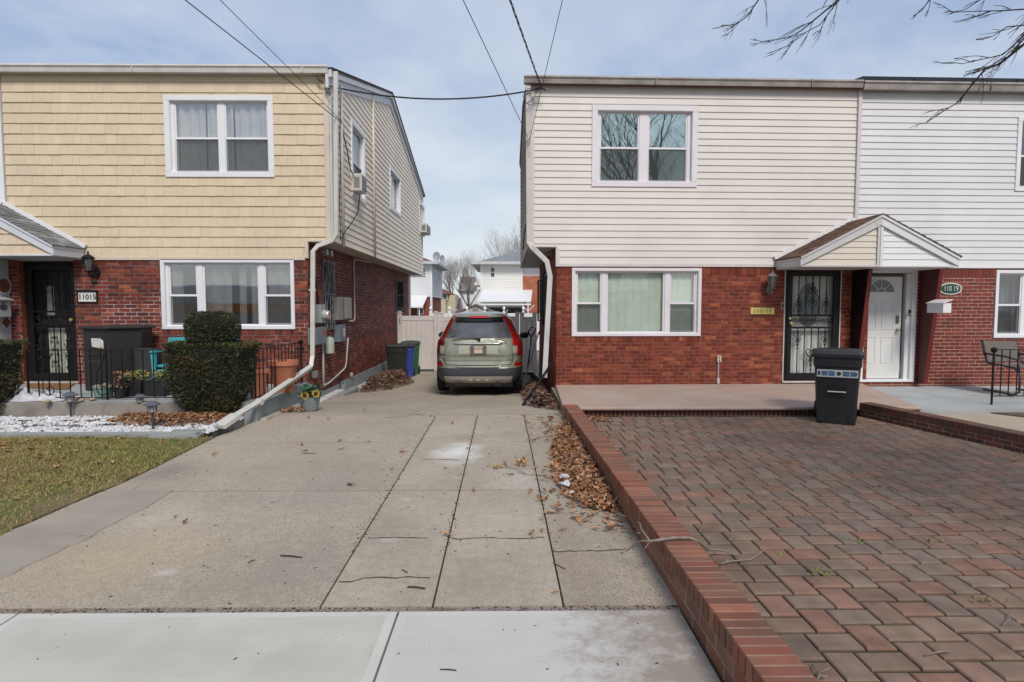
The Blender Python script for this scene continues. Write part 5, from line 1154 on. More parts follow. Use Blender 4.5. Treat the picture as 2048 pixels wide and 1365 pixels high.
m.obj('downspout', M('grimy_white_downspout', (.52, .51, .49), .5, .1, 2, dirt=((.22, .2, .17), .55, .72, 3.5)), label='white downspout jogging inward below the overhang of the pale beige house', cat='downspout', bevel=.008)
XF[0] = IDENT
# wall lanterns
def lantern(loc, s, mt, label, down=True):
    t = thing('wall_lantern', label, 'wall lantern', loc); x, y, z = loc
    m = MB(); m.lathe([(0, 0), (.05*s, 0), (.05*s, .02*s), (0, .025*s)], (x+.0, y-.025*s, z-.12*s), 14, 'y', 1, 1.5); m.tube([(x, y-.02, z-.12*s), (x-.0, y-.09*s, z-.2*s), (x-.02*s, y-.16*s, z-.17*s), (x-.02*s, y-.16*s, z-.1*s)], .012*s, 6); m.obj('bracket', mt, t, smooth=True)
    c = (x-.02*s, y-.16*s, z)
    m = MB(); m.lathe([(.02*s, -.12*s), (.05*s, -.11*s), (.055*s, -.1*s), (.02*s, -.1*s)], c, 8); m.lathe([(.085*s, .085*s), (.09*s, .1*s), (.05*s, .135*s), (.02*s, .15*s), (.012*s, .17*s), (.016*s, .19*s), (.0, .2*s)], c, 8)
    for i in range(6): a = 2*PI*i/6; m.tube([(c[0]+.05*s*math.cos(a), c[1]+.05*s*math.sin(a), c[2]-.1*s), (c[0]+.078*s*math.cos(a), c[1]+.078*s*math.sin(a), c[2]+.09*s)], .004*s, 4)
    m.obj('cage', mt, t); m = MB(); m.lathe([(.03*s, -.09*s), (.062*s, .085*s), (0, .086*s)], c, 10); m.obj('glass', M('smoky_glass', (.12, .13, .13), .15, .3, 20, coat=.7), t); m = MB(); m.lathe([(.012*s, -.08*s), (.02*s, -.02*s), (.012*s, .04*s), (0, .05*s)], c, 8); 
    m.obj('bulb', M('frosted_bulb', (.6, .6, .58), .3), t, smooth=True)
q = P(180, 530, Y=10.3); lantern((q[0]+.06, YL-.005, q[2]), 1.15, black, 'black lantern on the brick above the 11015 number sign')
q = fr_(1538, 566); lantern(tuple(shear(q[0], YR-.005, q[1])), 1.15, M('pewter', (.16, .15, .14), .5, .2, 20), 'pewter grey lantern on the brick above the brass house numbers')
# house numbers
q0 = fl(158, 605); q1 = fl(195, 585); t = thing('number_sign', 'small white sign in a black frame reading 11015 on the brick', 'house number sign', ((q0[0]+q1[0])/2, YL, q0[1]))
m = MB(FL_); ring(m, q0[0]-.01, q1[0]+.01, q0[1]-.005, q1[1]+.02, .016, .0, .035); m.box(q0[0]-.02, q1[0]+.02, 0, .05, q1[1]+.015, q1[1]+.035); m.obj('frame', black, t)
m = MB(FL_); m.box(q0[0], q1[0], 0, .022, q0[1], q1[1]+.01); m.obj('plate', M('sign_white', (.66, .66, .64), .5, .03), t)
text('11015', .125, ((q0[0]+q1[0])/2, YL-.026, (q0[1]+q1[1])/2+.002), PI/2, black, t, sx=1.0, spacing=1.02)
XF[0] = shear
q0 = fr_(1500, 628); q1 = fr_(1548, 617); xm_, zm_ = (q0[0]+q1[0])/2, (q0[1]+q1[1])/2; rz = math.atan(KSH)
t = thing('number_plate', 'brass plate with raised numerals 110-17 on the brick left of the black door', 'house number sign', shear(xm_, YR, zm_))
m = MB(FRr); m.box(q0[0], q1[0], .004, .022, q0[1]-.01, q1[1]+.01); m.obj('plate', M('lemon_brass', (.60, .50, .17), .4, .12, 20, metal=.35), t, bevel=.005)
XF[0] = IDENT; text('110·17', .115, shear(xm_, YR-.026, zm_), PI/2, M('dull_gold', (.36, .26, .07), .4, metal=.4), t, rz=rz, sx=1.0, spacing=1.15)
XF[0] = shear
q = fr_(1900, 578); t = thing('number_sign', 'green oval-sided sign with white rim and white numerals 110 19', 'house number sign', shear(q[0], YR, q[1]))
def ov(w_, h_, b): return [(q[0]+w_*x, q[1]+h_*z) for x, z in ((-.9, -.62), (-.45, -.92), (0, -1), (.45, -.92), (.9, -.62), (1, -.3), (1, .3), (.9, .62), (.45, .92), (0, 1), (-.45, .92), (-.9, .62), (-1, .3), (-1, -.3))]
m = MB(); m.prism(ov(.215, .115, 0), YR-.02, YR-.004); m.obj('rim', M('sign_cream', (.62, .62, .56), .5), t); m = MB(); m.prism(ov(.19, .093, 0), YR-.025, YR-.0205); m.obj('face', M('bottle_green', (.012, .06, .05), .5, .1), t)
XF[0] = IDENT; text('110 19', .135, shear(q[0], YR-.028, q[1]), PI/2, MATS['sign_cream'], t, rz=rz, sx=.78)
XF[0] = shear
q = fr_(1564, 612); m = MB(FRr); m.box(q[0]-.024, q[0]+.024, .004, .022, q[1]-.065, q[1]+.065); o = m.obj('doorbell', M('bell_grey', (.42, .40, .38), .4), label='slim grey video doorbell on the brick beside the black security door', cat='doorbell', bevel=.006); m = MB(FRr); m.box(q[0]-.014, q[0]+.014, .023, .026, q[1]-.045, q[1]+.045); m.obj('lens_panel', black, o)
q = fr_(1816, 626); m = MB(FRr); m.box(q[0]-.022, q[0]+.022, .034, .055, q[1]-.06, q[1]+.06); o = m.obj('doorbell', black, label='black video doorbell on the white frame of the white front door', cat='doorbell', bevel=.008); m = MB(FRr); m.lathe([(0, .056), (.013, .056), (.011, .062), (0, .063)], (q[0], 0, q[1]-.025), 12, 'y'); m.obj('button', white, o)
q = fr_(1437, 718); m = MB(FRr); m.box(q[0]-.04, q[0]+.04, .004, .055, q[1]-.06, q[1]+.06); o = m.obj('power_outlet', M('ivory_plastic', (.5, .46, .38), .5), label='outdoor power outlet on the brick with a thin pipe running down to the porch', cat='power outlet', bevel=.006)
m = MB(FRr); [m.lathe([(0, .056), (.014, .056), (.012, .06), (0, .06)], (q[0], 0, q[1]+dz), 10, 'y') for dz in (-.025, .025)]; m.obj('socket', black, o); m = MB(FRr); m.tube([(q[0]-.01, .03, q[1]-.06), (q[0]-.01, .03, .25)], .012, 8); m.lathe([(.02, 0), (.03, .02), (.03, .09), (.015, .11)], (q[0]-.01, .03, .15), 10); m.obj('conduit', wpipe, o)
# mailboxes
q = fr_(1845, 615, 10.35); t = thing('mailbox', 'white slanted-top mailbox mounted on the dark red porch divider', 'mailbox', shear(xf2-.04, 10.4, q[1]-.1))
x1 = xf2-.045; m = MB(); z0_ = q[1]-.1
m.prism([(10.06, z0_), (10.46, z0_), (10.46, z0_+.17), (10.06, z0_+.17)], x1-.15, x1, 'x'); m.obj('box', white, t, bevel=.006)
m = MB(); m.prism([(x1-.165, z0_+.165), (x1+.01, z0_+.23), (x1+.01, z0_+.245), (x1-.165, z0_+.18)], 10.04, 10.48); m.obj('lid', white, t, bevel=.004)
XF[0] = IDENT
zc = P(15, 615, Y=10.0)[2]; t = thing('mailbox', 'pale grey mailbox with dark oval crest on the white panel at the left edge', 'mailbox', (xf, 10.05, zc-.12)); gm = M('mail_grey', (.42, .42, .43), .5, .04)
m = MB(); m.prism([(9.9, zc-.17), (10.22, zc-.17), (10.22, zc+.12), (9.93, zc+.12)], xf+.002, xf+.15, 'x'); m.obj('box', gm, t, bevel=.01)
m = MB(); m.prism([(xf+.002, zc+.165), (xf+.002, zc+.18), (xf+.19, zc+.14), (xf+.19, zc+.115)], 9.88, 10.24); m.obj('lid', gm, t, bevel=.005)
m = MB(); m.lathe([(0, 0), (.05, 0), (.048, .006), (0, .007)], (xf+.151, 10.06, zc+.0), 18, 'x', 1.6, 1) ; m.obj('crest', M('crest_dark', (.08, .08, .08), .5), t)
m = MB(); m.prism([(10.0, zc+.09), (10.12, zc+.09), (10.06, zc+.06)], xf+.151, xf+.156, 'x'); m.obj('bird_mark', MATS['crest_dark'], t)
# ================================================================== PORCH THINGS, LEFT
zp = .242
def railing(name, p0, p1, z0, z1, nb, label, mt=black, posts=(0, 1), rtop=None, finial=None, scrolls=(), below=.0):
    t = thing(name, label, 'railing', (*p0, z0-below)); a, b = Vector((*p0, 0)), Vector((*p1, 0)); d = b-a
    at = lambda s, z: (a.x+d.x*s, a.y+d.y*s, z)
    m = MB(); m.tube([at(0, z1), at(1, z1)], 0, sq=(.03, .012)); m.tube([at(0, z0+.03), at(1, z0+.03)], 0, sq=(.024, .012)); m.obj('rails', mt, t)
    for s in posts: m = MB(); m.tube([at(s, z0-below), at(s, z1)], 0, sq=(.022, .022)); m.obj('post', mt, t)
    m = MB()
    for i in range(1, nb): m.tube([at(i/nb, z0+.03), at(i/nb, z1)], 0, sq=(.012, .012))
    m.obj('balusters', mt, t)
    if scrolls:
        m = MB(); L = d.length
        for s in scrolls:
            r = .085; c = s; pts = [at(s-.34/L, z1-.02), at(s-.30/L, z1-.2), at(s-.17/L, z1-.32), at(s-.13/L, z1-.42)]
            pts = [at(s-.02/L, z1-.06), at(s-.055/L, z1-.2), at(s-.14/L, z1-.33), at(s-.155/L, z1-.46)]
            for i in range(16): q = 1-i/18; an = PI+i*.5; pts.append(at(s+(-.06+r*1.15*q*math.cos(an))/L, z0+.15+r*1.15*q*math.sin(an)))
            m.tube(pts, .007, 6)
        m.obj('scrolls', mt, t)
    if finial is not None: m = MB(); c = at(finial, z1+.0); m.lathe([(0, -.05), (.03, -.04), (.045, -.01), (.04, .025), (0, .045)], c, 12); m.obj('finial', mt, t, smooth=True)
    return t
r0_ = P(58, 797, Y=8.6); r1_ = P(372, 797, Y=8.6)
railing('railing', (r0_[0], 8.6), (r1_[0], 8.6), zp, .98, 15, 'long black iron porch railing with curled scrolls beside the clipped hedge', scrolls=(.16, .50), posts=(0, .5, 1))
railing('railing', (-3.62, 8.36), (-3.62, 10.25), .27, 1.0, 13, 'black iron side railing on the grey curb next to the terracotta pots', finial=1)
# storage cabinet
q = P(161, 781, Y=9.5); x0, x1 = q[0]+.02, P(269, 781, Y=9.5)[0]; zt_ = P(200, 653, Y=9.5)[2]
t = thing('storage_cabinet', 'tall black resin storage cabinet with white paper sticker beside the front door', 'storage cabinet', ((x0+x1)/2, 9.7, zp)); bl = M('black_resin', (.02, .018, .018), .5, .12, 6); xm_ = x0+(x1-x0)*.6
m = MB(); m.prism([(x0+.02, 9.55), (xm_, 9.42), (x1-.03, 9.78), (x1-.1, 10.2), (x0+.1, 10.25)], zp, zt_-.05, 'z'); m.obj('body', bl, t, bevel=.01)
m = MB(); m.prism([(x0-.03, 9.51), (xm_, 9.36), (x1+.02, 9.76), (x1-.05, 10.25), (x0+.06, 10.3)], zt_-.05, zt_, 'z'); m.obj('lid', bl, t, bevel=.015)
m = MB(); xa, xb = x0+.09, xm_-.06; yy = lambda x: 9.55-.13*(x-x0-.02)/(xm_-x0-.02)
for z0, z1 in ((zp+.06, zp+.5), (zp+.56, zt_-.1)):
    m.add([(xa, yy(xa)-.001, z0), (xb, yy(xb)-.001, z0), (xb, yy(xb)-.001, z1), (xa, yy(xa)-.001, z1), (xa+.02, yy(xa+.02)-.012, z0+.02), (xb-.02, yy(xb-.02)-.012, z0+.02), (xb-.02, yy(xb-.02)-.012, z1-.02), (xa+.02, yy(xa+.02)-.012, z1-.02)], [(0, 1, 5, 4), (1, 2, 6, 5), (2, 3, 7, 6), (3, 0, 4, 7), (4, 5, 6, 7)])
m.obj('door_panels', bl, t)
m = MB(); xa, xb = P(182, 680, Y=9.47)[0], P(210, 680, Y=9.47)[0]; za, zb = P(182, 694, Y=9.47)[2], P(182, 677, Y=9.47)[2]; ya = yy(xa)-.015; yb = yy(xb)-.015
m.quad((xa, ya, za), (xb, yb, za-.03), (xb, yb, zb-.04), (xb-.05, yb, zb), (xa-.01, ya, zb)); st = m.obj('paper_sticker', M('paper', (.62, .6, .56), .7, .05, 20), t, solid=.002)
m = MB(); [m.box(xa+.02+k*.03, xa+.045+k*.03, ya-.012, ya-.009, za+.055, za+.067) for k in range(5)]; m.obj('print_lines', M('print_blue', (.08, .2, .4), .6), st); m = MB(); m.box(xb-.06, xb-.02, yb-.006, yb-.004, za-.015, za+.005); m.obj('orange_mark', M('print_orange', (.6, .25, .05), .6), st); m = MB(); m.box(xa+.04, xa+.06, ya-.012, ya-.009, za+.015, za+.03); m.obj('dark_mark', black, st)
# door mat, cloth, stones, planters
q = pg(48, 775, zp); q2 = pg(148, 764, zp); m = MB(); m.prism([(pg(46, 776, zp)[0], pg(46, 776, zp)[1]), (pg(135, 780, zp)[0], pg(135, 780, zp)[1]), (pg(150, 768, zp)[0], pg(150, 768, zp)[1]), (pg(72, 765, zp)[0], pg(72, 765, zp)[1])], zp, zp+.012, 'z'); m.obj('door_mat', M('coir_brown', (.22, .11, .045), .95, .3, 40, .6, 200), label='brown coir door mat in front of the black iron front door', cat='door mat')
q = pg(62, 812, zp); m = MB(); cx, cy = P(72, 800, Y=8.7)[0], 8.6
def cloth(u, v):
    x = cx-.42+.95*u; y = cy-.2+.55*v; e = max(0, 1-((u-.5)*2)**2)*max(0, 1-((v-.5)*2)**2)
    return (x+.04*math.sin(v*9), y+.03*math.sin(u*11), zp+.006+e*(.05+.035*math.sin(u*17+v*5)+.03*math.sin(v*19-u*7)+.02*math.sin(u*41+v*23)+.015*math.sin(v*47-u*31))+.09*e*math.exp(-((u-.25)/.2)**2))
m.grid(cloth, 34, 22); m.obj('crumpled_cloth', M('white_plastic_sheet', (.52, .52, .56), .55, .1, 5), label='crumpled white cloth heaped on the left porch edge by the railing', cat='cloth', smooth='full')
stone = M('tan_river_stone', (.34, .25, .17), .75, .2, 10)
def cobble(x, y, z, s, i):
    m = MB(); a = R(0, 3); vs = []
    m.lathe([(0, -.45), (.5, -.38), (.85, -.12), (.9, .08), (.62, .36), (.25, .46), (0, .48)], (0, 0, 0), 12); 
    m.v = [(x+s*(p[0]*math.cos(a)*1.25-p[1]*math.sin(a)*.9)*(1+.08*math.sin(5*p[1])), y+s*(p[0]*math.sin(a)*1.25+p[1]*math.cos(a)*.9), z+s*(p[2]+.45)) for p in m.v]; return m
for i, (u, v, s, l) in enumerate(((93, 807, .052, 'rounded brown stone on the porch edge below the railing scroll'), (159, 805, .06, 'tan stone on the porch edge, the largest behind the left path light'), (183, 802, .045, 'small tan stone on the porch edge just left of the mint bucket'), (150, 800, .04, 'small orange-brown stone behind the left solar path light'))):
    p = pg(u, v, zp); cobble(p[0], p[1]+.02, zp, s, i).obj('stone', stone, label=l, cat='stone', group='stones on the left porch', smooth='full')
p = pg(67, 829, .035); cobble(p[0], p[1]+.03, .035, .05, 9).obj('stone', stone, label='smooth tan stone lying in the white pebbles at the left', cat='stone', group='stones on the left porch', smooth='full')
def pot(name, u0, u1, vb, vt, Y, mt, label, cat, prof=None, soil=True, n=22, grp=None, zb=None):
    zb = zp if zb is None else zb; a, b = P(u0, vb, Y=Y)[0], P(u1, vb, Y=Y)[0]; zt = P(u0, vt, Y=Y)[2]; r = (b-a)/2; c = ((a+b)/2, Y+r*.3, zb); h = zt-zb
    t = thing(name, label, cat, c, group=grp); m = MB()
    m.lathe([(r*.72, 0), (r*.9, h*.86), (r*.92, h*.87), (r, h*.88), (r, h), (r*.88, h), (r*.85, h*.86), (0, h*.85)] if prof is None else [(r*x, h*y) for x, y in prof], c, n); m.obj('pot_body', mt, t, smooth=True)
    return t, c, r, h
def tufts(name, c, r, h, n, sz, mt, par, up=.8):
    pts = np.stack([c[0]+RNG.normal(0, r*.5, n), c[1]+RNG.normal(0, r*.5, n), c[2]+h*RNG.uniform(0, 1, n)**.8], 1)
    return scatter(name, [(-.3, 0, 0), (.3, 0, 0), (.45, .5, .1), (.0, 1, .25), (-.45, .5, .1)], [(0, 1, 2, 3, 4)], rot(n, .8, (sz, sz, sz), .4), pts, mt, parent=par, kind='stuff')
gl_ = M('yellow_green_leaves', (.2, .24, .05), .6, .3, 20, isl=[(.16, .22, .04), (.3, .3, .07), (.12, .17, .04), (.4, .22, .06)]); drl = M('withered_leaves', (.25, .14, .08), .8, .3, 20, isl=[(.25, .14, .08), (.35, .22, .14), (.16, .09, .05)])
t, c, r, h = pot('bucket', 184, 222, 806, 773, 8.75, M('mint_plastic', (.2, .33, .27), .45, .06, 5), 'mint green bucket filled with round stones behind the railing', 'bucket')
for k, (dx, dy, dz, s, l) in enumerate(((-.06, -.04, .0, .06, 'brown stone at the left on top of the mint bucket'), (.02, .04, .02, .055, 'brown stone at the back on top of the mint bucket'), (.09, -.02, -.01, .06, 'pale stone at the right on top of the mint bucket'))):
    cobble(c[0]+dx, c[1]+dy, c[2]+h-.03+dz, s, k).obj('stone', stone if k < 2 else M('pale_stone', (.42, .36, .28), .7, .15, 10), label=l, cat='stone', group='stones in the mint bucket', smooth='full')
dk = M('black_planter', (.018, .018, .02), .5, .15, 8)
t, c, r, h = pot('plant_pot', 226, 250, 806, 778, 8.75, dk, 'small black pot with withered brown stems right of the mint bucket', 'plant pot'); tufts('withered_plant', (c[0], c[1], c[2]+h*.8), r*1.0, .28, 150, .04, drl, t)
for u0, u1, l, mt_ in ((236, 285, 'low black planter with yellow and red flowers behind the railing', 'a'), (287, 334, 'low black planter of yellow-green plants nearest the clipped hedge', 'b')):
    a, b = P(u0, 800, Y=8.95)[0], P(u1, 800, Y=8.95)[0]; t = thing('planter_box', l, 'planter', ((a+b)/2, 9.1, zp), group='low black planters on the left porch')
    m = MB(); m.prism([(a+.02, zp), (b-.02, zp), (b, zp+.25), (a, zp+.25)], 8.93, 9.25); m.obj('box', dk, t, bevel=.01); tufts('plant', ((a+b)/2, 9.08, zp+.22), .2, .16, 240, .035, gl_, t)
    if mt_ == 'a': tufts('flowers', (a+.08, 9.03, zp+.26), .12, .13, 24, .03, M('red_petals', (.5, .06, .02), .6), t)
m = MB(); a, b = P(268, 765, Y=9.6)[0], P(309, 765, Y=9.6)[0]; t = thing('garden_bag', 'black upright grow bag with wire hoop handle behind the planters', 'grow bag', ((a+b)/2, 9.7, zp))
m.prism([(a+.02, zp), (b-.0, zp), (b+.01, .92), (a, .93)], 9.6, 9.85); m.obj('bag', M('charcoal_cloth', (.03, .032, .036), .8, .2, 6), t, bevel=.03)
m = MB(); c_ = ((a+b)/2+.04, 9.65, .92); m.tube([(c_[0]+.1*math.cos(x), c_[1], c_[2]+.14*math.sin(x)) for x in [PI*k/10 for k in range(11)]], .006, 6); m.obj('handle', black, t)
# teal bench
teal = M('teal_paint', (.06, .36, .40), .5, .08, 5); t = thing('garden_bench', 'teal painted wooden bench under the front window, mostly hidden by the clipped hedge', 'bench', (-5.2, 9.7, zp)); bx0, bx1, bzt = P(341, 676, Y=9.95)[0], P(477, 676, Y=9.95)[0], P(341, 675, Y=9.95)[2]
m = MB(); m.box(bx0-.02, bx1+.02, 9.93, 9.97, bzt-.07, bzt); m.box(bx0, bx1, 9.93, 9.97, .78, .83); [m.box(bx0+.03+(bx1-bx0-.1)*i/10, bx0+.07+(bx1-bx0-.1)*i/10, 9.94, 9.965, .8, bzt-.06) for i in range(11)]; m.obj('backrest', teal, t)
m = MB(); [m.box(bx0-.02, bx1+.02, 9.45+.1*i, 9.53+.1*i, .64, .665) for i in range(5)]; m.obj('seat', teal, t)
for x in (bx0-.02, bx1-.03):
    for y in (9.44, 9.92): m = MB(); m.box(x, x+.05, y, y+.05, zp, .88 if y < 9.6 else bzt); m.obj('leg', teal, t)
    m = MB(); m.box(x-.01, x+.07, 9.4, 9.95, .88, .905); m.obj('armrest', teal, t)
# teal folding chair leg left of the hedge
t = thing('garden_chair', 'teal wooden garden chair standing sideways between the grow bag and the hedge', 'chair', (-5.55, 9.4, zp)); x_ = P(311, 740, Y=9.3)[0]
m = MB(); m.tube([(x_, 9.3, zp), (x_-.04, 9.3, .86)], 0, sq=(.05, .03)); m.obj('leg', teal, t); m = MB(); m.tube([(x_, 9.75, zp), (x_, 9.75, .86)], 0, sq=(.05, .03)); m.obj('leg', teal, t)
m = MB(); m.box(x_-.02, x_+.34, 9.3, 9.72, .55, .6); m.obj('seat', teal, t); m = MB(); m.tube([(x_+.3, 9.32, zp), (x_+.3, 9.32, .56)], 0, sq=(.05, .03)); m.obj('leg', teal, t); m = MB(); m.tube([(x_+.3, 9.7, zp), (x_+.34, 9.75, .9)], 0, sq=(.05, .03)); m.obj('leg', teal, t)
# terracotta pots
tc_ = M('terracotta', (.42, .15, .085), .75, .12, 4, .2, 60); pf_ = [(.62, 0), (.88, .84), (.9, .85), (1, .86), (1, 1), (.9, 1), (.86, .86), (0, .84)]
for a in ((492, 536, 800, 738, 8.75, 'shorter terracotta pot behind the railing, half hidden by the hedge'), (536, 594, 790, 722, 9.3, 'taller terracotta pot behind the side railing, nearest the downspout')): pot('terracotta_pot', *a[:5], tc_, a[5], 'plant pot', pf_, n=28, grp='terracotta pots')
# solar path lights
def pathlight(u, vb, vt, label):
    p = pg(u, vb, .035); h = P(u, vt, Y=p[1])[2]-.035; t = thing('path_light', label, 'path light', (p[0], p[1], .035), group='solar path lights'); c = (p[0], p[1], .035); s = h/.42; mt = M('charcoal_plastic', (.04, .042, .048), .5, .1, 8)
    m = MB(); m.lathe([(.012*s, -.03), (.016*s, h*.55), (.035*s, h*.6), (.035*s, h*.63), (0, h*.63)], c, 12); m.obj('stake', mt, t, smooth=True)
    m = MB(); m.lathe([(.048*s, h*.63), (.062*s, h*.86), (0, h*.86)], c, 14); m.obj('lens', M('cloudy_lens', (.34, .34, .32), .2, .2, 30, coat=.6), t)
    m = MB(); [m.tube([(c[0]+.05*s*math.cos(a), c[1]+.05*s*math.sin(a), c[2]+h*.62), (c[0]+.066*s*math.cos(a), c[1]+.066*s*math.sin(a), c[2]+h*.88)], .004*s, 4) for a in [PI*k/4 for k in range(8)]]; m.obj('cage', mt, t)
    m = MB(); m.lathe([(.105*s, h*.87), (.11*s, h*.89), (.095*s, h*.92), (.06*s, h*.97), (.05*s, h*1.0), (0, h*1.0)], c, 18); m.obj('cap', M('slate_cap', (.09, .10, .115), .35, .1), t, smooth=True)
pathlight(142, 836, 785, 'dark solar path light standing alone in the white pebbles on the left'); pathlight(281, 833, 789, 'solar path light standing in the brown leaves, nearer the porch'); pathlight(306, 861, 803, 'solar path light nearest the lawn, tallest of the three in view')
# hedges
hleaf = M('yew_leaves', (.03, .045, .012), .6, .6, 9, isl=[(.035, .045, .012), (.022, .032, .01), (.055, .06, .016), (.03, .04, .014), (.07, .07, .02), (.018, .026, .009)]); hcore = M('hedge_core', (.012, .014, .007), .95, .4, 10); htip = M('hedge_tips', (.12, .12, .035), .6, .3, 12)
def hedge_leaves(name, pts, nrm, par, sz=.022, mt=None):
    n = len(pts); nr = np.array(nrm)+RNG.normal(0, .55, (n, 3)); nr /= np.linalg.norm(nr, axis=1)[:, None]; t1 = np.cross(nr, RNG.normal(0, 1, (n, 3))); t1 /= np.linalg.norm(t1, axis=1)[:, None]; t2 = np.cross(nr, t1)
    s = sz*RNG.uniform(.6, 1.5, (n, 1)); A = np.stack([t1*s*.35, nr*s*.9+t2*s*.4, t2*s*.3], 2)
    return scatter(name, [(-.4, 0, 0), (.4, 0, 0), (.5, .6, .2), (0, 1.3, .0), (-.5, .6, .2)], [(0, 1, 2, 3, 4)], A, np.array(pts), mt or hleaf, parent=par)
def box_hedge(x0, x1, y0, y1, z0, z1, name, label, n, taper=.2, ball=None, browns=True):
    t = thing(name, label, 'shrub', ((x0+x1)/2, (y0+y1)/2, z0)); cx, cy = (x0+x1)/2, (y0+y1)/2
    def mapp(p):
        k = max(0, min(1, (p[2]-z0)/(z1-z0))); f = 1-taper*(1-k**.75); w_ = .022*math.sin(p[0]*9+p[2]*7)+.02*math.sin(p[1]*8-p[2]*5)+.012*math.sin(p[0]*23-p[2]*19)
        return (cx+(p[0]-cx)*f+w_, cy+(p[1]-cy)*f+w_, p[2]+.012*math.sin(p[0]*12))
    m = MB(lambda x, y, z: mapp((x, y, z))); g = .05
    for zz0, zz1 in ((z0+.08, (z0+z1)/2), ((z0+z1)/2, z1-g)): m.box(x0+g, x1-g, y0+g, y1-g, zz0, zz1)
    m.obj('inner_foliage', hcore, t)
    pts, nr = [], []
    A = [(x1-x0)*(z1-z0)]*2+[(y1-y0)*(z1-z0)]*2+[(x1-x0)*(y1-y0)]; 
    for _ in range(n):
        k = random.choices(range(5), A)[0]; u, v = R(0, 1), R(0, 1); d = abs(random.gauss(0, .035))-(R(.0, .03) if R(0, 1) < .07 else 0)
        x, y, z = x0+(x1-x0)*u, y0+(y1-y0)*u, z0+(z1-z0)*v; q = [(x, y0+d, z), (x, y1-d, z), (x0+d, y, z), (x1-d, y, z), (x0+(x1-x0)*u, y0+(y1-y0)*v, z1-d)][k]
        if z < z0+.12 and R(0, 1) < .6: continue
        q = list(q); cr = .06; ex = max(0, cr-min(q[0]-x0, x1-q[0])); ez = max(0, cr-(z1-q[2])); q[2] -= ex*ez*8
        pts.append(mapp(q)); nr.append([(0, -1, .3), (0, 1, .3), (-1, 0, .3), (1, 0, .3), (0, 0, 1)][k])
    hedge_leaves('foliage', pts, nr, t, .024); bi = [i for i in range(len(pts)) if math.sin(pts[i][0]*6.1+pts[i][2]*4)+math.sin(pts[i][2]*9-pts[i][0]*3) > 1.1 and i % 5 < 2]; hedge_leaves('brown_patches', [pts[i] for i in bi], [nr[i] for i in bi], t, .026, M('browned_leaves', (.13, .08, .03), .7, .3, 12)); top = [(p, q) for p, q in zip(pts, nr) if p[2] > z1-.05]; top = [top[i] for i in range(0, len(top), 3)]
    if top: hedge_leaves('pale_tips', [(p[0], p[1], p[2]+.006) for p, q in top], [q for p, q in top], t, .02, htip)
    m = MB(); [m.tube([(cx+dx, cy, z0-.03), (cx+dx*1.4, cy, z0+.12), (cx+dx*2, cy+dx*.5, z0+.3)], .018, 6) for dx in (-.12, .0, .14)]; m.obj('trunk', M('shrub_bark', (.09, .06, .045), .9, .3, 10), t)
    if ball:
        bx, by, bz, rx, rz_ = ball; pts, nr = [], []
        m = MB(); m.lathe([(0, -rz_*.9), (rx*.6, -rz_*.75), (rx*.88, -rz_*.2), (rx*.86, rz_*.35), (rx*.55, rz_*.75), (0, rz_*.9)], (bx, by, bz), 16); m.obj('ball_core', hcore, t, smooth=True)
        for _ in range(int(n*.42)):
            v = Vector((random.gauss(0, 1), random.gauss(0, 1), random.gauss(0, 1))).normalized(); e = 3.0; L_ = (abs(v.x)**e+abs(v.y)**e+abs(v.z)**e)**(1/e); v2 = v/L_; k = 1-abs(random.gauss(0, .06))+.03*math.sin(v.x*9)+.02*math.sin(v.z*11)
            pts.append((bx+v2.x*rx*k, by+v2.y*rx*k, bz+v2.z*rz_*k)); nr.append(tuple(v))
        hedge_leaves('ball_foliage', pts, nr, t)
    return t
hb = pg(410, 838, .04); hx0, hx1 = P(317, 700, Y=8.0)[0], P(521, 700, Y=8.66)[0]; hz = P(400, 689, Y=8.0)[2]
bp = P(425, 657, Y=8.35); 
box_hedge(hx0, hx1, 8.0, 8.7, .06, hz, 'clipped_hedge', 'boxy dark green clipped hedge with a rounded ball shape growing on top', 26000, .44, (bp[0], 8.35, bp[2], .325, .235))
h2 = P(58, 700, Y=8.7)[0]; box_hedge(h2-1.3, h2+.0, 7.9, 8.7, .06, P(30, 686, Y=8.0)[2], 'clipped_hedge', 'dark green clipped hedge cut by the left edge of the picture', 17000, .25)
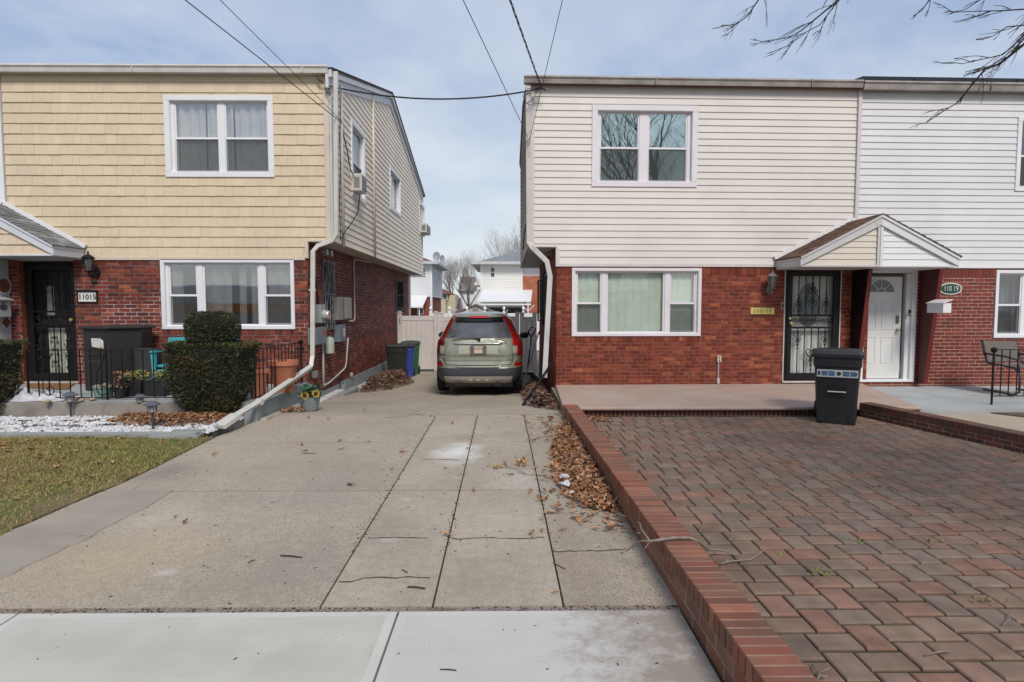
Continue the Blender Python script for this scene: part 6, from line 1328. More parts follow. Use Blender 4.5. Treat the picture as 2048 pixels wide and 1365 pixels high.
# sunflower pot
p = (P(620, 820, Y=9.1)[0], 9.1); gp = M('grey_ribbed_pot', (.19, .22, .23), .6, .1, 8); zb = gz(9.1)
t = thing('flower_pot', 'grey ribbed pot of yellow sunflowers on the driveway at the curb end', 'flower pot', (p[0], p[1], zb)); m = MB(); prof = [(.10, 0)]
for i in range(9): prof += [(.115+.05*i/9, .02+i*.024), (.122+.05*i/9, .032+i*.024)]
m.lathe(prof+[(.175, .24), (.15, .24), (.15, .2), (0, .2)], (p[0], p[1], zb), 26); m.obj('pot_body', gp, t, smooth=True)
tufts('leaves', (p[0], p[1], zb+.2), .16, .2, 220, .05, M('teal_green_leaves', (.03, .12, .07), .6, .3, 10, isl=[(.03, .11, .06), (.05, .13, .05), (.02, .1, .08)]), t)
for dx, dz in ((-.02, .27), (.15, .30)):
    c = (p[0]+dx, p[1]-.16, zb+dz); m = MB()
    for k in range(18):
        a = 2*PI*k/18; r_ = R(.06, .075); ca, sa = math.cos(a), math.sin(a); pa, pb = math.cos(a+.17), math.sin(a+.17); pc, pd = math.cos(a-.17), math.sin(a-.17)
        m.add([(c[0]+.03*pc, c[1], c[2]+.03*pd), (c[0]+.03*pa, c[1], c[2]+.03*pb), (c[0]+.05*pa, c[1]-.012, c[2]+.05*pb), (c[0]+r_*ca, c[1]+R(-.01, .01), c[2]+r_*sa), (c[0]+.05*pc, c[1]-.012, c[2]+.05*pd)], [(0, 1, 2, 3, 4)])
    fl2 = m.obj('sunflower', M('sunflower_yellow', (.55, .40, .05), .6, .1, 10), t); m = MB(); m.lathe([(0, .01), (.033, .005), (.031, -.012), (0, -.02)], c, 16, 'y'); m.obj('seed_head', M('seed_brown', (.05, .02, .01), .9, .3, 80, .6, 200), fl2, smooth=True)
# ================================================================== BINS
def wheelie(x, y, z, w, d, h, mt, label, grp=None, lidmt=None, sticker=False, rz=0, tilt=True):
    t = thing('wheeled_bin', label, 'wheeled bin', (x, y, z), group=grp); lidmt = lidmt or mt; c, s = math.cos(rz), math.sin(rz)
    F = lambda a, b, k: (x+a*c-b*s, y+a*s+b*c, z+k)
    m = MB(F); wb, db = w*.80, d*.78; hb_ = h*.9
    lv = [(0, wb, db), (.03, wb, db), (hb_*.5, (wb+w*.93)/2, (db+d*.93)/2), (hb_*.86, w*.93, d*.93), (hb_*.87, w*.97, d*.97), (hb_, w*.98, d*.98)]
    def rr(w_, d_): r = .06; return [(-w_/2+r, -d_/2), (w_/2-r, -d_/2), (w_/2-r*.3, -d_/2+r*.3), (w_/2, -d_/2+r), (w_/2, d_/2-r), (w_/2-r, d_/2), (-w_/2+r, d_/2), (-w_/2, d_/2-r), (-w_/2, -d_/2+r), (-w_/2+r*.3, -d_/2+r*.3)]
    vs = [(a, b, k) for k, w_, d_ in lv for a, b in rr(w_, d_)]; n = 10
    m.add(vs, [(i*n+j, i*n+(j+1) % n, (i+1)*n+(j+1) % n, (i+1)*n+j) for i in range(len(lv)-1) for j in range(n)]+[tuple(range(n))[::-1], tuple((len(lv)-1)*n+j for j in range(n))]); m.obj('body', mt, t, smooth=True)
    m = MB(F); r1, r2 = rr(w*1.06, d*1.04), rr(w*.98, d*.96); vs = [(a, b, hb_+.002) for a, b in r1]+[(a, b, hb_+.05) for a, b in r1]+[(a, b, h-.01) for a, b in r2]+[(a*.7, b*.7, h+.006) for a, b in r2]
    m.add(vs, [(i*n+j, i*n+(j+1) % n, (i+1)*n+(j+1) % n, (i+1)*n+j) for i in range(3) for j in range(n)]+[tuple(3*n+j for j in range(n)), tuple(range(n))[::-1]]); m.box(-w*.25, w*.25, -.03, .03, h+.003, h+.016); m.obj('lid', lidmt, t, bevel=.006)
    for sx in (-1, 1): m = MB(F); m.lathe([(0, -.03), (.12, -.03), (.12, .03), (0, .03)], (sx*w*.40, d*.42, .12), 18, 'x'); m.obj('wheel', black, t)
    m = MB(F); m.tube([(-w*.35, d*.52, hb_*.97), (-w*.35, d*.6, hb_), (w*.35, d*.6, hb_), (w*.35, d*.52, hb_*.97)], .016, 8); m.obj('handle', mt, t)
    if sticker:
        y0 = -d/2
        m = MB(F); fw = lambda k: -(db+(d*.93-db)*min(1, k/(hb_*.86)))/2
        ps = []
        m.box(-.11, .11, fw(.40)-.006, fw(.40)+.02, .38, .58); m.box(-w*.38, -.14, fw(.1)-.004, fw(.1)+.03, .02, .36); m.box(.14, w*.38, fw(.1)-.004, fw(.1)+.03, .02, .36); m.obj('moulded_front', mt, t, bevel=.02)
        m = MB(F); m.box(-.105, .105, fw(.44)-.012, fw(.44)-.006, .43, .56); m.obj('grab_recess', M('deep_black', (.004, .004, .004), .8), t, bevel=.01)
        m = MB(F); m.tube([(-.11, fw(.46)-.03, .455), (.11, fw(.46)-.03, .455)], .011, 8); m.obj('grab_bar', M('pale_metal_bar', (.6, .6, .6), .35, metal=.5), t, smooth=True)
        yk = fw(.76)-.008; m = MB(F); m.box(-.245, .245, yk-.003, yk, .655, .755); sg = m.obj('sticker_strip', M('sticker_paper', (.50, .52, .53), .6, .15, 30), t)
        bl_ = M('sticker_blue', (.07, .14, .24), .6, .5, 40)
        for k in (0, 1, 3, 4): m = MB(F); m.box(-.19+k*.085, -.115+k*.085, yk-.005, yk-.0031, .672, .738); m.obj('blue_picture', bl_, sg)
        m = MB(F); m.lathe([(.012, -.0), (.028, -.0), (.028, -.003), (.012, -.003)], (.018, yk-.003, .706), 18, 'y'); m.box(-.235, -.205, yk-.005, yk-.0031, .675, .735); m.box(.215, .235, yk-.005, yk-.0031, .69, .72); m.obj('dark_emblem', M('sticker_dark', (.04, .04, .045), .6), sg)
    return t
wheelie(4.64, 8.05, .005, .60, .62, 1.02, M('charcoal_bin', (.016, .018, .02), .5, .1, 6), 'charcoal wheeled bin with a sticker strip standing on the brick paver patio', sticker=True, rz=-.5)
zf = gz(16.3)
t = wheelie(P(794, 740, Y=16.0)[0], 16.0, gz(16), .54, .5, .97, M('black_bin', (.016, .018, .016), .6, .15, 6), 'black ribbed rubbish bin, front one of three by the white fence', 'bins by the vinyl fence', lidmt=MATS['charcoal_bin'])
wheelie(P(811, 740, Y=16.55)[0], 16.6, gz(16.6), .5, .5, .95, M('blue_bin', (.025, .06, .30), .5, .1, 6), 'blue recycling bin squeezed between the black and green bins', 'bins by the vinyl fence', lidmt=MATS['black_bin'])
wheelie(P(822, 740, Y=17.3)[0], 17.3, gz(17.3), .5, .5, 1.0, M('green_bin', (.012, .13, .05), .5, .1, 6), 'dark green bin closest to the white fence', 'bins by the vinyl fence', lidmt=M('dark_green_lid', (.015, .04, .025), .5))
# ================================================================== RIGHT PORCH THINGS
q = P(1983, 808, Y=8.95); railing('railing', (q[0], 8.95), (q[0]+1.7, 9.0), .19, P(1983, 700, Y=8.95)[2], 13, 'short black iron railing on the blue-grey porch at the right edge', posts=(0, 1), finial=0, below=.105)
t = thing('patio_chair', 'black framed patio chair with grey-brown mesh seat under the right-hand window', 'chair', (8.6, 10.0, .09)); cx0, cx1 = P(1992, 700, Y=10.1)[0], P(1992, 700, Y=10.1)[0]+.62; taupe = M('taupe_mesh', (.13, .108, .092), .8, .1, 30); fr2 = M('patio_frame', (.03, .035, .042), .4, .1, 6)
for x in (cx0, cx1): m = MB(); m.tube([(x, 10.42, 1.02), (x+.02, 10.3, .62), (x+.02, 9.75, .58), (x+.02, 9.62, .50), (x+.02, 9.62, .18), (x+.02, 9.75, .115), (x+.02, 10.35, .13)], .018, 8); m.tube([(x, 10.36, .78), (x, 9.9, .76), (x, 9.66, .72), (x+.02, 9.63, .5)], .018, 8); m.obj('side_frame', fr2, t, smooth='full')
m = MB(); m.prism([(10.40, 1.0), (10.28, .64), (10.30, .63), (10.42, .99)], cx0+.02, cx1, 'x'); m.obj('backrest', taupe, t); m = MB(); m.box(cx0+.02, cx1, 9.7, 10.3, .585, .6); m.obj('seat', taupe, t)
# ================================================================== DRIVEWAY EDGE THINGS
m = MB(); a, b = P(1046, 802, Y=9.75), P(1103, 728, Y=10.8); m.tube([(a[0], a[1], gz(9.75)+.02), b], .022, 8); m.obj('metal_pole', black, label='black pole leaning across the driveway corner against the pale house', cat='pole')
m = MB(); c = P(1082, 800, Y=9.9); m.tube([(c[0]-.09, 9.75, gz(9.9)+.1), (c[0]-.02, 9.85, gz(9.9)+.13), (c[0]+.1, 10.15, gz(9.9)+.12)], [.10, .12, .07], 12); m.obj('drain_boot', M('black_rubber', (.02, .022, .024), .6, .15, 8), label='black rubber drain boot in the leaves below the right downspout', cat='drain pipe', smooth='full')
m = MB(); c = P(1058, 796, Y=9.95); cc = (c[0], 9.95, gz(9.95))
def wad(c, s): 
    m = MB(); m.lathe([(0, 0), (s*.9, s*.1), (s, s*.4), (s*.6, s*.75), (0, s*.8)], c, 14); m.v = [(p[0]+s*.25*math.sin(p[2]*60+p[1]*40), p[1]+s*.2*math.sin(p[0]*70), p[2]+s*.18*math.sin(p[0]*55+p[1]*45)) for p in m.v]; return m
wp_ = M('white_wrapper', (.55, .56, .58), .4, .12, 20)
wad(cc, .07).obj('crumpled_cup', wp_, label='crumpled white cup on the driveway beside the foot of the black pole', cat='litter', smooth='full')
for (u, v, s, l) in ((1128, 963, .05, 'crumpled white plastic wrapper at the edge of the brown leaf pile'), (1131, 978, .05, 'crumpled clear plastic film just below the white wrapper'), (1143, 995, .028, 'tiny white scrap lowest in the brown leaf pile')):
    p = G(u, v); wad((p[0], p[1], .03), s).obj('plastic_litter', wp_ if s < .05 or 'white' in l else M('clear_film', (.42, .46, .5), .25, .3, 20), label=l, cat='litter', group='plastic litter in the leaves', smooth='full')
def shovel(y, x, label, red_):
    t = thing('snow_shovel', label, 'shovel', (x, y, gz(y))); z0 = gz(y); top = (x+.17 if red_ else x-.02, y+.15, z0+1.28 if red_ else z0+1.2)
    m = MB(); m.tube([(x-.12, y, z0+.35), top], .016, 8); m.obj('shaft', M('white_shaft', (.55, .53, .5), .4) if red_ else black, t)
    m = MB(); tp = Vector(top)
    m.tube([tp, tp+Vector((.06, 0, .12))] if red_ else [tp, tp+Vector((-.07, 0, .13)), tp+Vector((.0, 0, .24)), tp+Vector((.12, 0, .23)), tp+Vector((.02, 0, .02))], .018, 8); m.obj('grip', M('red_grip', (.45, .02, .02), .5) if red_ else black, t)
    m = MB(); m.prism([(x-.3, z0+.02), (x+.02, z0+.02), (x-.02, z0+.36), (x-.22, z0+.36)], y-.03, y-.015); m.obj('blade', M('grey_blade', (.3, .3, .31), .5) if red_ else black, t)
shovel(13.4, P(1062, 720, Y=13.4)[0]-.0, 'snow shovel with white shaft and red tip leaning by the car', True); shovel(14.0, P(1066, 700, Y=14)[0]-.02, 'black snow shovel with loop handle leaning behind the red-tipped one', False)
bark = M('grey_twig_bark', (.22, .18, .15), .85, .25, 30)
t = thing('fallen_branch', 'forked fallen branch lying across the top of the brick kerb wall', 'branch', (*G(1350, 1080)[:2], .23)); br = lambda L, z: [P(u, v, Z=z_) for (u, v), z_ in zip(L, z)]
m = MB(); m.tube(br([(1251, 1103), (1270, 1090), (1284, 1082), (1300, 1083), (1322, 1080), (1350, 1076), (1378, 1076), (1397, 1083), (1418, 1100), (1440, 1100), (1480, 1112)], [.1, .17, .235, .245, .25, .252, .25, .22, .10, .05, .02]), [.003, .004, .005, .007, .009, .009, .009, .008, .007, .006, .003], 7); m.obj('stem', bark, t, smooth='full')
m = MB(); m.tube(br([(1300, 1083), (1289, 1068), (1282, 1058), (1280, 1047), (1271, 1043)], [.245, .26, .27, .27, .26]), [.006, .005, .004, .003, .002], 6); m.tube(br([(1282, 1066), (1272, 1067)], [.265, .26]), .002, 5); m.tube(br([(1298, 1086), (1290, 1097)], [.24, .235]), .003, 5); m.tube(br([(1440, 1100), (1436, 1087)], [.05, .08]), .003, 5); m.obj('side_twigs', bark, t, smooth='full')
m = MB(); m.tube(br([(1441, 1128), (1460, 1123), (1500, 1120), (1515, 1110), (1528, 1100), (1533, 1085)], [.02]*3+[.03, .05, .07]), [.006, .006, .005, .004, .003, .002], 6); m.tube(br([(1448, 1126), (1457, 1118)], [.02, .04]), .003, 5); m.obj('fallen_twig', bark, label='thin curved twig on the patio pavers just below the forked branch', cat='twig', smooth='full')
m = MB(); m.tube(br([(1625, 1330), (1640, 1350), (1632, 1365)], [.02, .05, .02]), .004, 5); m.tube(br([(1640, 1345), (1662, 1335)], [.05, .05]), .004, 5); m.tube(br([(1622, 1348), (1655, 1355)], [.02, .03]), .005, 5); m.obj('fallen_twig', bark, label='crossed twigs on the pavers at the wall near the bottom edge', cat='twig', smooth='full')
m = MB(); m.tube(br([(1850, 1311), (1882, 1303), (1900, 1305)], [.02, .035, .02]), .004, 6); m.tube(br([(2005, 1250), (2020, 1240), (2016, 1225)], [.02, .03, .02]), .003, 5); m.obj('fallen_twig', bark, label='slim curled twigs on the pavers at the bottom right', cat='twig', smooth='full')
m = MB(); m.tube(br([(1003, 930), (1020, 935), (1035, 938), (1052, 948)], [.02]*4), [.003, .004, .004, .003], 6); o = m.obj('fallen_twig', bark, label='curved twig with a clump of dry leaves in the middle of the driveway', cat='twig', smooth='full')
pts = np.array([(G(1042, 932)[0]+RNG.normal(0, .035), G(1042, 932)[1]+RNG.normal(0, .03), .02+abs(RNG.normal(0, .035))) for _ in range(45)]+[(G(993, 936)[0]+RNG.normal(0, .03), G(993, 936)[1]+RNG.normal(0, .02), .02) for _ in range(14)])
scatter('dry_leaf_clump', LV, LF, rot(len(pts), .9, (.055,)*3, .3), pts, M('pale_dry_leaves', (.45, .3, .12), .7, .2, 20, isl=[(.5, .33, .13), (.4, .25, .1), (.55, .4, .2)]), parent=o, kind='stuff')
stick = M('dark_stick', (.06, .045, .035), .9, .3, 20)
for k, (u0, v0, u1, v1, l) in enumerate(((561, 1113, 604, 1117, 'short dark stick on the left driveway slab, the longest there'), (496, 1127, 510, 1121, 'tiny stick left of the longest stick on the left driveway slab'), (815, 1176, 850, 1179, 'thick dark stick near the sidewalk on the middle driveway slab'), (150, 1076, 172, 1073, 'stick on the smooth grey cement patch'), (604, 908, 632, 908, 'thin stick with side shoots on the far left driveway slab'), (880, 1341, 913, 1343, 'small stick on the pale sidewalk in the foreground'), (804, 1141, 815, 1147, 'tiny stick above the thick stick on the middle slab'), (1106, 1127, 1130, 1140, 'crossed dark twiglets beside the right driveway joint'), (1220, 1050, 1248, 1055, 'thin stick beside the kerb wall below the leaf pile'))):
    a, b = G(u0, v0), G(u1, v1); r_ = .0055 if k in (0, 2) else .0032; md = ((a[0]+b[0])/2, (a[1]+b[1])/2+.002, r_+.002); m = MB(); m.tube([(a[0], a[1], r_), md, (b[0], b[1], r_)], r_, 6); m.obj('stick', stick, label=l, cat='stick')
# ================================================================== FENCES
vin = M('pinkish_grey_vinyl', (.62, .57, .555), .5, .05, 2); vw = M('bright_white_vinyl', (.74, .74, .74), .45, .03, 2)
def vfence(x0, x1, y, zb, zt, xs, parent, mt, panels=True, caps=True, rail=.15, label=None):
    for x in xs:
        m = MB(); m.box(x-.065, x+.065, y-.065, y+.065, zb, zt+.09); m.box(x-.08, x+.08, y-.08, y+.08, zt+.091, zt+.12); m.box(x-.05, x+.05, y-.05, y+.05, zt+.121, zt+.145); m.obj('post', mt, parent, bevel=.006)
    for a, b in zip(xs, xs[1:]):
        m = MB(); m.box(a+.066, b-.066, y-.025, y+.025, zt-rail, zt); m.box(a+.066, b-.066, y-.025, y+.025, zb+.05, zb+.05+rail+.03)
        x = a+.07
        while x < b-.07: m.box(x, min(x+.148, b-.067), y-.012, y+.012, zb+.235, zt-rail-.001); x += .152
        m.obj('panel', mt, parent, bevel=.003, seg=1)
zt = P(840, 632, Y=18.4)[2]; zbf = -.41
fx = [P(u, 700, Y=18.4)[0] for u in (800, 872.5)]; t = thing('fence_gate', 'pinkish-grey vinyl fence panel between the brick wall and the car, behind the bins', 'fence', (fx[0], 18.4, zbf)); vfence(*fx, 18.4, zbf, zt, fx, t, vin)
m = MB(); m.tube([(fx[0]+.02, 18.32, zt-.25), (fx[0]+.02, 18.32, zt-.08)], .012, 6); m.obj('hinge', black, t)
fx = [P(u, 700, Y=18.4)[0] for u in (883, 958, 1034.5)]; t = thing('vinyl_fence', 'pinkish-grey vinyl fence directly behind the parked car', 'fence', (fx[1], 18.4, zbf)); vfence(*fx[:2], 18.4, zbf, zt-.02, fx, t, vin)
fx = [P(u, 700, Y=18.1)[0] for u in (1044, 1069)]; t = thing('fence_gate', 'narrow grey vinyl gate beside the pale house, right of the car', 'gate', (fx[0], 18.1, zbf)); vfence(*fx, 18.1, zbf, zt-.03, fx, t, vin)
zt2 = P(950, 627, Y=27)[2]; t = thing('picket_fence', 'bright white vinyl fence with spade finials in the yards behind the car', 'fence', (0, 27, -.44)); fx = [P(u, 700, Y=27)[0] for u in (862, 899.5, 934, 970, 1008, 1046.5, 1085)]
for a, b in zip(fx, fx[1:]): m = MB(); m.box(a+.06, b-.06, 26.98, 27.02, -.4, zt2); m.obj('panel', vw, t)
for x in fx: m = MB(); m.box(x-.06, x+.06, 26.94, 27.06, -.44, zt2+.1); m.obj('post', vw, t); m = MB(); m.lathe([(.04, 0), (.03, .03), (.075, .1), (.06, .16), (.015, .23), (0, .24)], (x, 27, zt2+.1), 12); m.obj('finial', vw, t, smooth=True)
# ================================================================== YARD THINGS BEHIND
p = P(951, 608, Y=29); sx = p[0]; sz_ = p[2]; hw = (P(1003, 627, Y=29)[0]-P(906, 627, Y=29)[0])/2; e_z = P(906, 628, Y=29)[2]
t = thing('garden_shed', 'beige garden shed gable showing above the car roof', 'shed', (sx, 30, -.46)); m = MB(FLr(29)); lap(m, sx-hw+.1, sx+hw-.1, -.44, sz_-.06, (), [((sz_-e_z)/hw, 1, sz_-.06+(sz_-e_z)/hw*sx), (-(sz_-e_z)/hw, 1, sz_-.06-(sz_-e_z)/hw*sx)], e=.1); m.obj('wall', M('shed_beige', (.45, .40, .36), .6, .05), t)
m = MB(); [m.prism([(sx, sz_), (sx+s*hw, e_z), (sx+s*hw, e_z-.06), (sx, sz_-.07)], 28.9, 31) for s in (-1, 1)]; m.obj('roof', M('shed_roof', (.16, .14, .15), .8, .1), t); m = MB(FLr(28.99)); [m.box(sx-.14, sx+.14, .0, .02, sz_-.42+k*.05, sz_-.39+k*.05) for k in range(5)]; m.obj('vent', M('shed_vent', (.38, .34, .3), .6), t)
p = P(920, 600, Y=31); t = thing('patio_umbrella', 'closed purple and grey striped patio umbrella behind the fence', 'umbrella', (p[0], 31, -.44)); m = MB(); m.tube([(p[0], 31, -.44), (p[0], 31, 2.15)], .02, 6); m.obj('pole', steel, t)
m = MB(); n = 24; zt_ = P(920, 597, Y=31)[2]; zb_ = P(920, 634, Y=31)[2]
def umb(u, v): a = 2*PI*u; r_ = (.06+.15*v-.08*max(0, v-.7))*(1+.28*math.cos(a*8)); return (p[0]+r_*math.cos(a), 31+r_*math.sin(a), zt_+(zb_-zt_)*v)
m.grid(umb, 64, 8); m.m = [(i % 64)//4 % 2 for i in range(len(m.f))]; m.obj('canopy', [M('umbrella_purple', (.10, .07, .11), .8), M('umbrella_grey', (.28, .26, .28), .8)], t)
# ================================================================== HOUSES BEHIND
farw = M('far_white_siding', (.66, .67, .69), .6, .03, .4); farb = M('far_brick', (.25, .075, .05), .85, .25, 3); fgr = M('far_grey_roof', (.20, .21, .225), .9, .12, 1.5, .3, 8); fbr = M('far_brown_roof', (.16, .075, .055), .9, .15, 1.5)
def simple_window(F, s0, s1, z0, z1, parent, mt=white):
    m = MB(F); ring(m, s0, s1, z0, z1, .07, -.01, .05); m.box(s0, s1, -.01, .045, (z0+z1)/2-.03, (z0+z1)/2+.03); w_ = m.obj('window', mt, parent); m = MB(F); m.box(s0+.06, s1-.06, -.01, .02, z0+.06, z1-.06); m.obj('pane', M('far_pane', (.10, .10, .11), .15, .4, 2), w_)
Yh = 50.; XR_ = P(863, 560, Y=Yh)[0]; ez = P(863, 527, Y=Yh)[2]; bz = P(863, 594, Y=Yh)[2]; Ye = P(884, 560, X=XR_)[1]
t = thing('rear_left_house', 'white-sided house over brick with two satellite dishes, seen past the left house', 'house', (XR_-5, Yh+4, -.46))
m = MB(FLr(Yh)); lap(m, XR_-11, XR_, bz, ez, e=.2, t=.03); m.obj('front_siding', farw, t); m = MB(lambda s, d, z: (XR_+d, s, z)); lap(m, Yh, Ye, bz, ez, e=.2, t=.03); m.obj('side_siding', farw, t)
m = MB(); m.box(XR_-11, XR_-.1, Yh+.1, Ye-.1, -.46, bz-.005); m.obj('brick_base', farb, t); m = MB(); m.box(XR_-.12, XR_+.06, Yh-.06, Yh+.1, -.46, ez); m.obj('corner_board', white, t)
m = MB(); o_ = .55; x0, x1, y0, y1 = XR_-11.5, XR_+o_, Yh-o_, Ye+o_; zc_ = ez+1.9; ym_ = (y0+y1)/2; m.add([(x0, y0, ez), (x1, y0, ez), (x1, y1, ez), (x0, y1, ez), (x1-4.6, ym_, zc_), (x0+3, ym_, zc_)], [(0, 1, 4, 5), (1, 2, 4), (2, 3, 5, 4), (3, 0, 5), (3, 2, 1, 0)]); m.obj('roof', fbr, t)
m = MB(); m.box(x0, x1+.1, y0-.1, y0, ez-.1, ez+.15); m.box(x1, x1+.1, y0, y1, ez-.1, ez+.15); m.box(x0, x1, y0, y1, ez-.12, ez-.02); m.obj('gutter', M('far_gutter', (.5, .5, .5), .5), t)
simple_window(FLr(Yh), P(826, 560, Y=Yh)[0]-.6, P(853, 560, Y=Yh)[0], P(850, 556, Y=Yh)[2], P(850, 536, Y=Yh)[2], t); yw = (Yh+Ye)/2+1; simple_window(lambda s, d, z: (XR_+d, s, z), yw, yw+.9, P(876, 561, X=XR_)[2], P(876, 546, X=XR_)[2], t)
simple_window(FLr(Yh+.1), P(834, 610, Y=Yh)[0], P(847, 610, Y=Yh)[0], 1.0, 2.0, t)
m = MB(); a0 = P(862, 594, Y=Yh); ax0, ax1 = XR_-6, XR_-.35; zt_ = P(842, 592, Y=Yh)[2]; zf_ = P(840, 613, Y=47)[2]; m.prism([(Yh, zt_), (47, zf_), (47, zf_-.12), (Yh, zt_-.06)], ax0, ax1, 'x'); m.obj('awning', vw, t); m = MB(); m.tube([(ax1-.3, 47.2, -.46), (ax1-.3, 47.2, zf_-.05)], .05, 6); m.obj('awning_post', white, t)
m = MB(); m.box(XR_-8, XR_-2.2, Yh-.05, Yh+.09, -.4, 1.9); m.obj('patio_doors', M('far_dark_glass', (.05, .05, .055), .3, .4, 1), t)
for u, v, r_, az, l in ((873, 514, .40, .2, 'upper'), (884, 521, .42, 1.0, 'lower')):
    c = P(u, v, Y=52); d = thing('satellite_dish', f'{l} grey satellite dish on the roof of the rear white house', 'satellite dish', (c[0], 52, ez+.2), group='satellite dishes on the rear white house'); F = lambda a, b, k: (c[0]+a*math.cos(az)-b*math.sin(az), 52+a*math.sin(az)+b*math.cos(az), c[2]+k)
    m = MB(F); m.lathe([(0, .07), (r_*.5, .05), (r_, -.06), (r_*.98, -.05), (r_*.5, .07), (0, .09)], (0, 0, 0), 20, 'y', .85, 1.1); m.obj('reflector', M('dish_grey', (.36, .38, .42), .5), d, smooth=True); m = MB(F); m.tube([(0, .08, 0), (0, .2, -.3), (-.1, .2, ez+.1-c[2])], .03, 6); m.tube([(0, 0, -.38), (.1, -.5, -.15), (.1, -.52, .05)], .025, 6); m.obj('arm', steel, d)
# centre white house
Yc = 46.; XA = P(962, 560, Y=Yc)[0]; XBc = XA+9.5; ez = P(1000, 527, Y=Yc)[2]; zaw = P(1000, 580, Y=Yc)[2]; zlow = zaw
t = thing('rear_white_house', 'white-sided house with grey hip roof and long white patio awning behind the car', 'house', (XA+4, Yc+4, -.46)); XW = P(1046, 560, Y=Yc)[0]
m = MB(FLr(Yc)); wx = [P(u, 560, Y=Yc)[0] for u in (980, 991)]; wz = [P(980, v, Y=Yc)[2] for v in (556, 534)]; lap(m, XA, XW, 1.6, ez, [(wx[0]+.05, wx[1]-.05, wz[0]+.05, wz[1]-.05)], e=.2, t=.03); m.obj('front_siding', M('far_cream_white_siding', (.70, .69, .66), .6, .03, .4), t)
m = MB(); m.box(XA+.02, XBc, Yc+.1, Yc+9, -.46, ez); m.obj('wall', farb if False else farw, t); m = MB(); m.box(XW, XBc, Yc-.1, Yc+.09, -.4, ez-1.0); m.obj('brick_wall', M('far_orange_brick', (.36, .12, .06), .85, .3, 2), t); m = MB(); m.box(XA-.05, XA+.12, Yc-.06, Yc-.04+.0, 1.6, ez); m.obj('corner_board', white, t)
simple_window(FLr(Yc), wx[0], wx[1], wz[0], wz[1], t)
m = MB(); x0, x1, y0, y1 = XA-.6, XBc+.6, Yc-.6, Yc+9.6; ym_ = (y0+y1)/2; zc_ = ez+1.75; m.add([(x0, y0, ez), (x1, y0, ez), (x1, y1, ez), (x0, y1, ez), (x0+5.0, ym_, zc_), (x1-4.5, ym_, zc_)], [(0, 1, 5, 4), (1, 2, 5), (2, 3, 4, 5), (3, 0, 4), (3, 2, 1, 0)]); m.obj('roof', fgr, t)
m = MB(); m.box(x0-.08, x1, y0-.1, y0, ez-.12, ez+.1); m.box(x0-.1, x0-.01, y0, y1, ez-.12, ez+.1); m.box(x0, x1, y0, y1, ez-.12, ez-.02); m.obj('gutter', MATS['far_gutter'], t); c = P(998, 522, Y=Yc+1.2); m = MB(); m.lathe([(.14, -.3), (.1, 0), (.12, .02), (.12, .1), (0, .12)], c, 10); m.obj('roof_vent', black, t)
Yf = 41.5; zfr = P(1000, 602, Y=Yf)[2]; ax0, ax1 = P(954, 600, Y=Yf)[0], P(1062, 600, Y=Yf)[0]; bx0_ = P(966, 580, Y=Yc)[0]
m = MB(); m.add([(ax0, Yf, zfr), (ax1, Yf, zfr), (ax1+.3, Yc-.06, zaw), (bx0_, Yc-.06, zaw), (ax0, Yf, zfr-.1), (ax1, Yf, zfr-.1), (ax1+.3, Yc-.06, zaw-.06), (bx0_, Yc-.06, zaw-.06)], [(0, 1, 2, 3), (7, 6, 5, 4), (0, 4, 5, 1), (1, 5, 6, 2), (3, 7, 4, 0)]); m.box(ax0, ax1, Yf+.02, Yf+.1, zfr-.32, zfr-.2); m.obj('awning', vw, t)
for u in (956, 1056): x = P(u, 600, Y=Yf)[0]; m = MB(); m.tube([(x, Yf+.06, -.46), (x, Yf+.06, zfr-.1)], .05, 6); [m.tube([(x, Yf+.06, zfr-.75), (x+s*.45, Yf+.06, zfr-.3)], .03, 6) for s in (-1, 1)]; m.obj('awning_post', white, t)
m = MB(); m.box(XA+.3, XBc-1, Yc-.03, Yc+.05, -.4, 1.58); m.obj('patio_doors', MATS['far_dark_glass'], t)
# small beige house, grey house, far roof
Yb = 75.; bx = P(908, 600, Y=Yb)[0]; ez = P(900, 588, Y=Yb)[2]; t = thing('beige_house', 'small beige house with brown roof far behind, between the two white houses', 'house', (bx-4, Yb+4, -.5)); m = MB(); m.box(bx-8, bx-1.1, Yb, Yb+9, -.62, ez); m.box(bx-1.09, bx+.0, Yb+2, Yb+8, -.62, ez-.1); m.obj('wall', M('far_beige', (.52, .46, .34), .7, .05), t)
m = MB(); m.add([(bx-8.5, Yb-.6, ez), (bx-.8, Yb-.6, ez), (bx-.3, Yb+9.6, ez), (bx-8.5, Yb+9.6, ez), (bx-4.5, Yb+4, ez+1.9), (bx-6, Yb+4, ez+1.9)], [(0, 1, 4, 5), (1, 2, 4), (2, 3, 5, 4), (3, 0, 5), (3, 2, 1, 0)]); m.obj('roof', fbr, t); simple_window(FLr(Yb), P(886.5, 600, Y=Yb)[0], P(895, 600, Y=Yb)[0], P(890, 600, Y=Yb)[2], P(890, 590, Y=Yb)[2], t)
Yg = 95.; g0, g1 = P(919, 600, Y=Yg)[0], P(953, 600, Y=Yg)[0]; zr_, ze_ = P(930, 551, Y=Yg)[2], P(930, 583, Y=Yg)[2]; t = thing('grey_roof_house', 'distant white house with big weathered grey roof seen through bare branches', 'house', ((g0+g1)/2, Yg+4, -.5)); m = MB(); m.box(g0, g1+1, Yg, Yg+8, -.62, ze_); m.obj('wall', farw, t); m = MB(); m.prism([(Yg-.5, ze_), (Yg+4, zr_), (Yg+8.5, ze_)], g0-.2, g1-.3, 'x'); m.obj('roof', M('far_mottled_roof', (.15, .14, .125), .9, .3, .8), t)
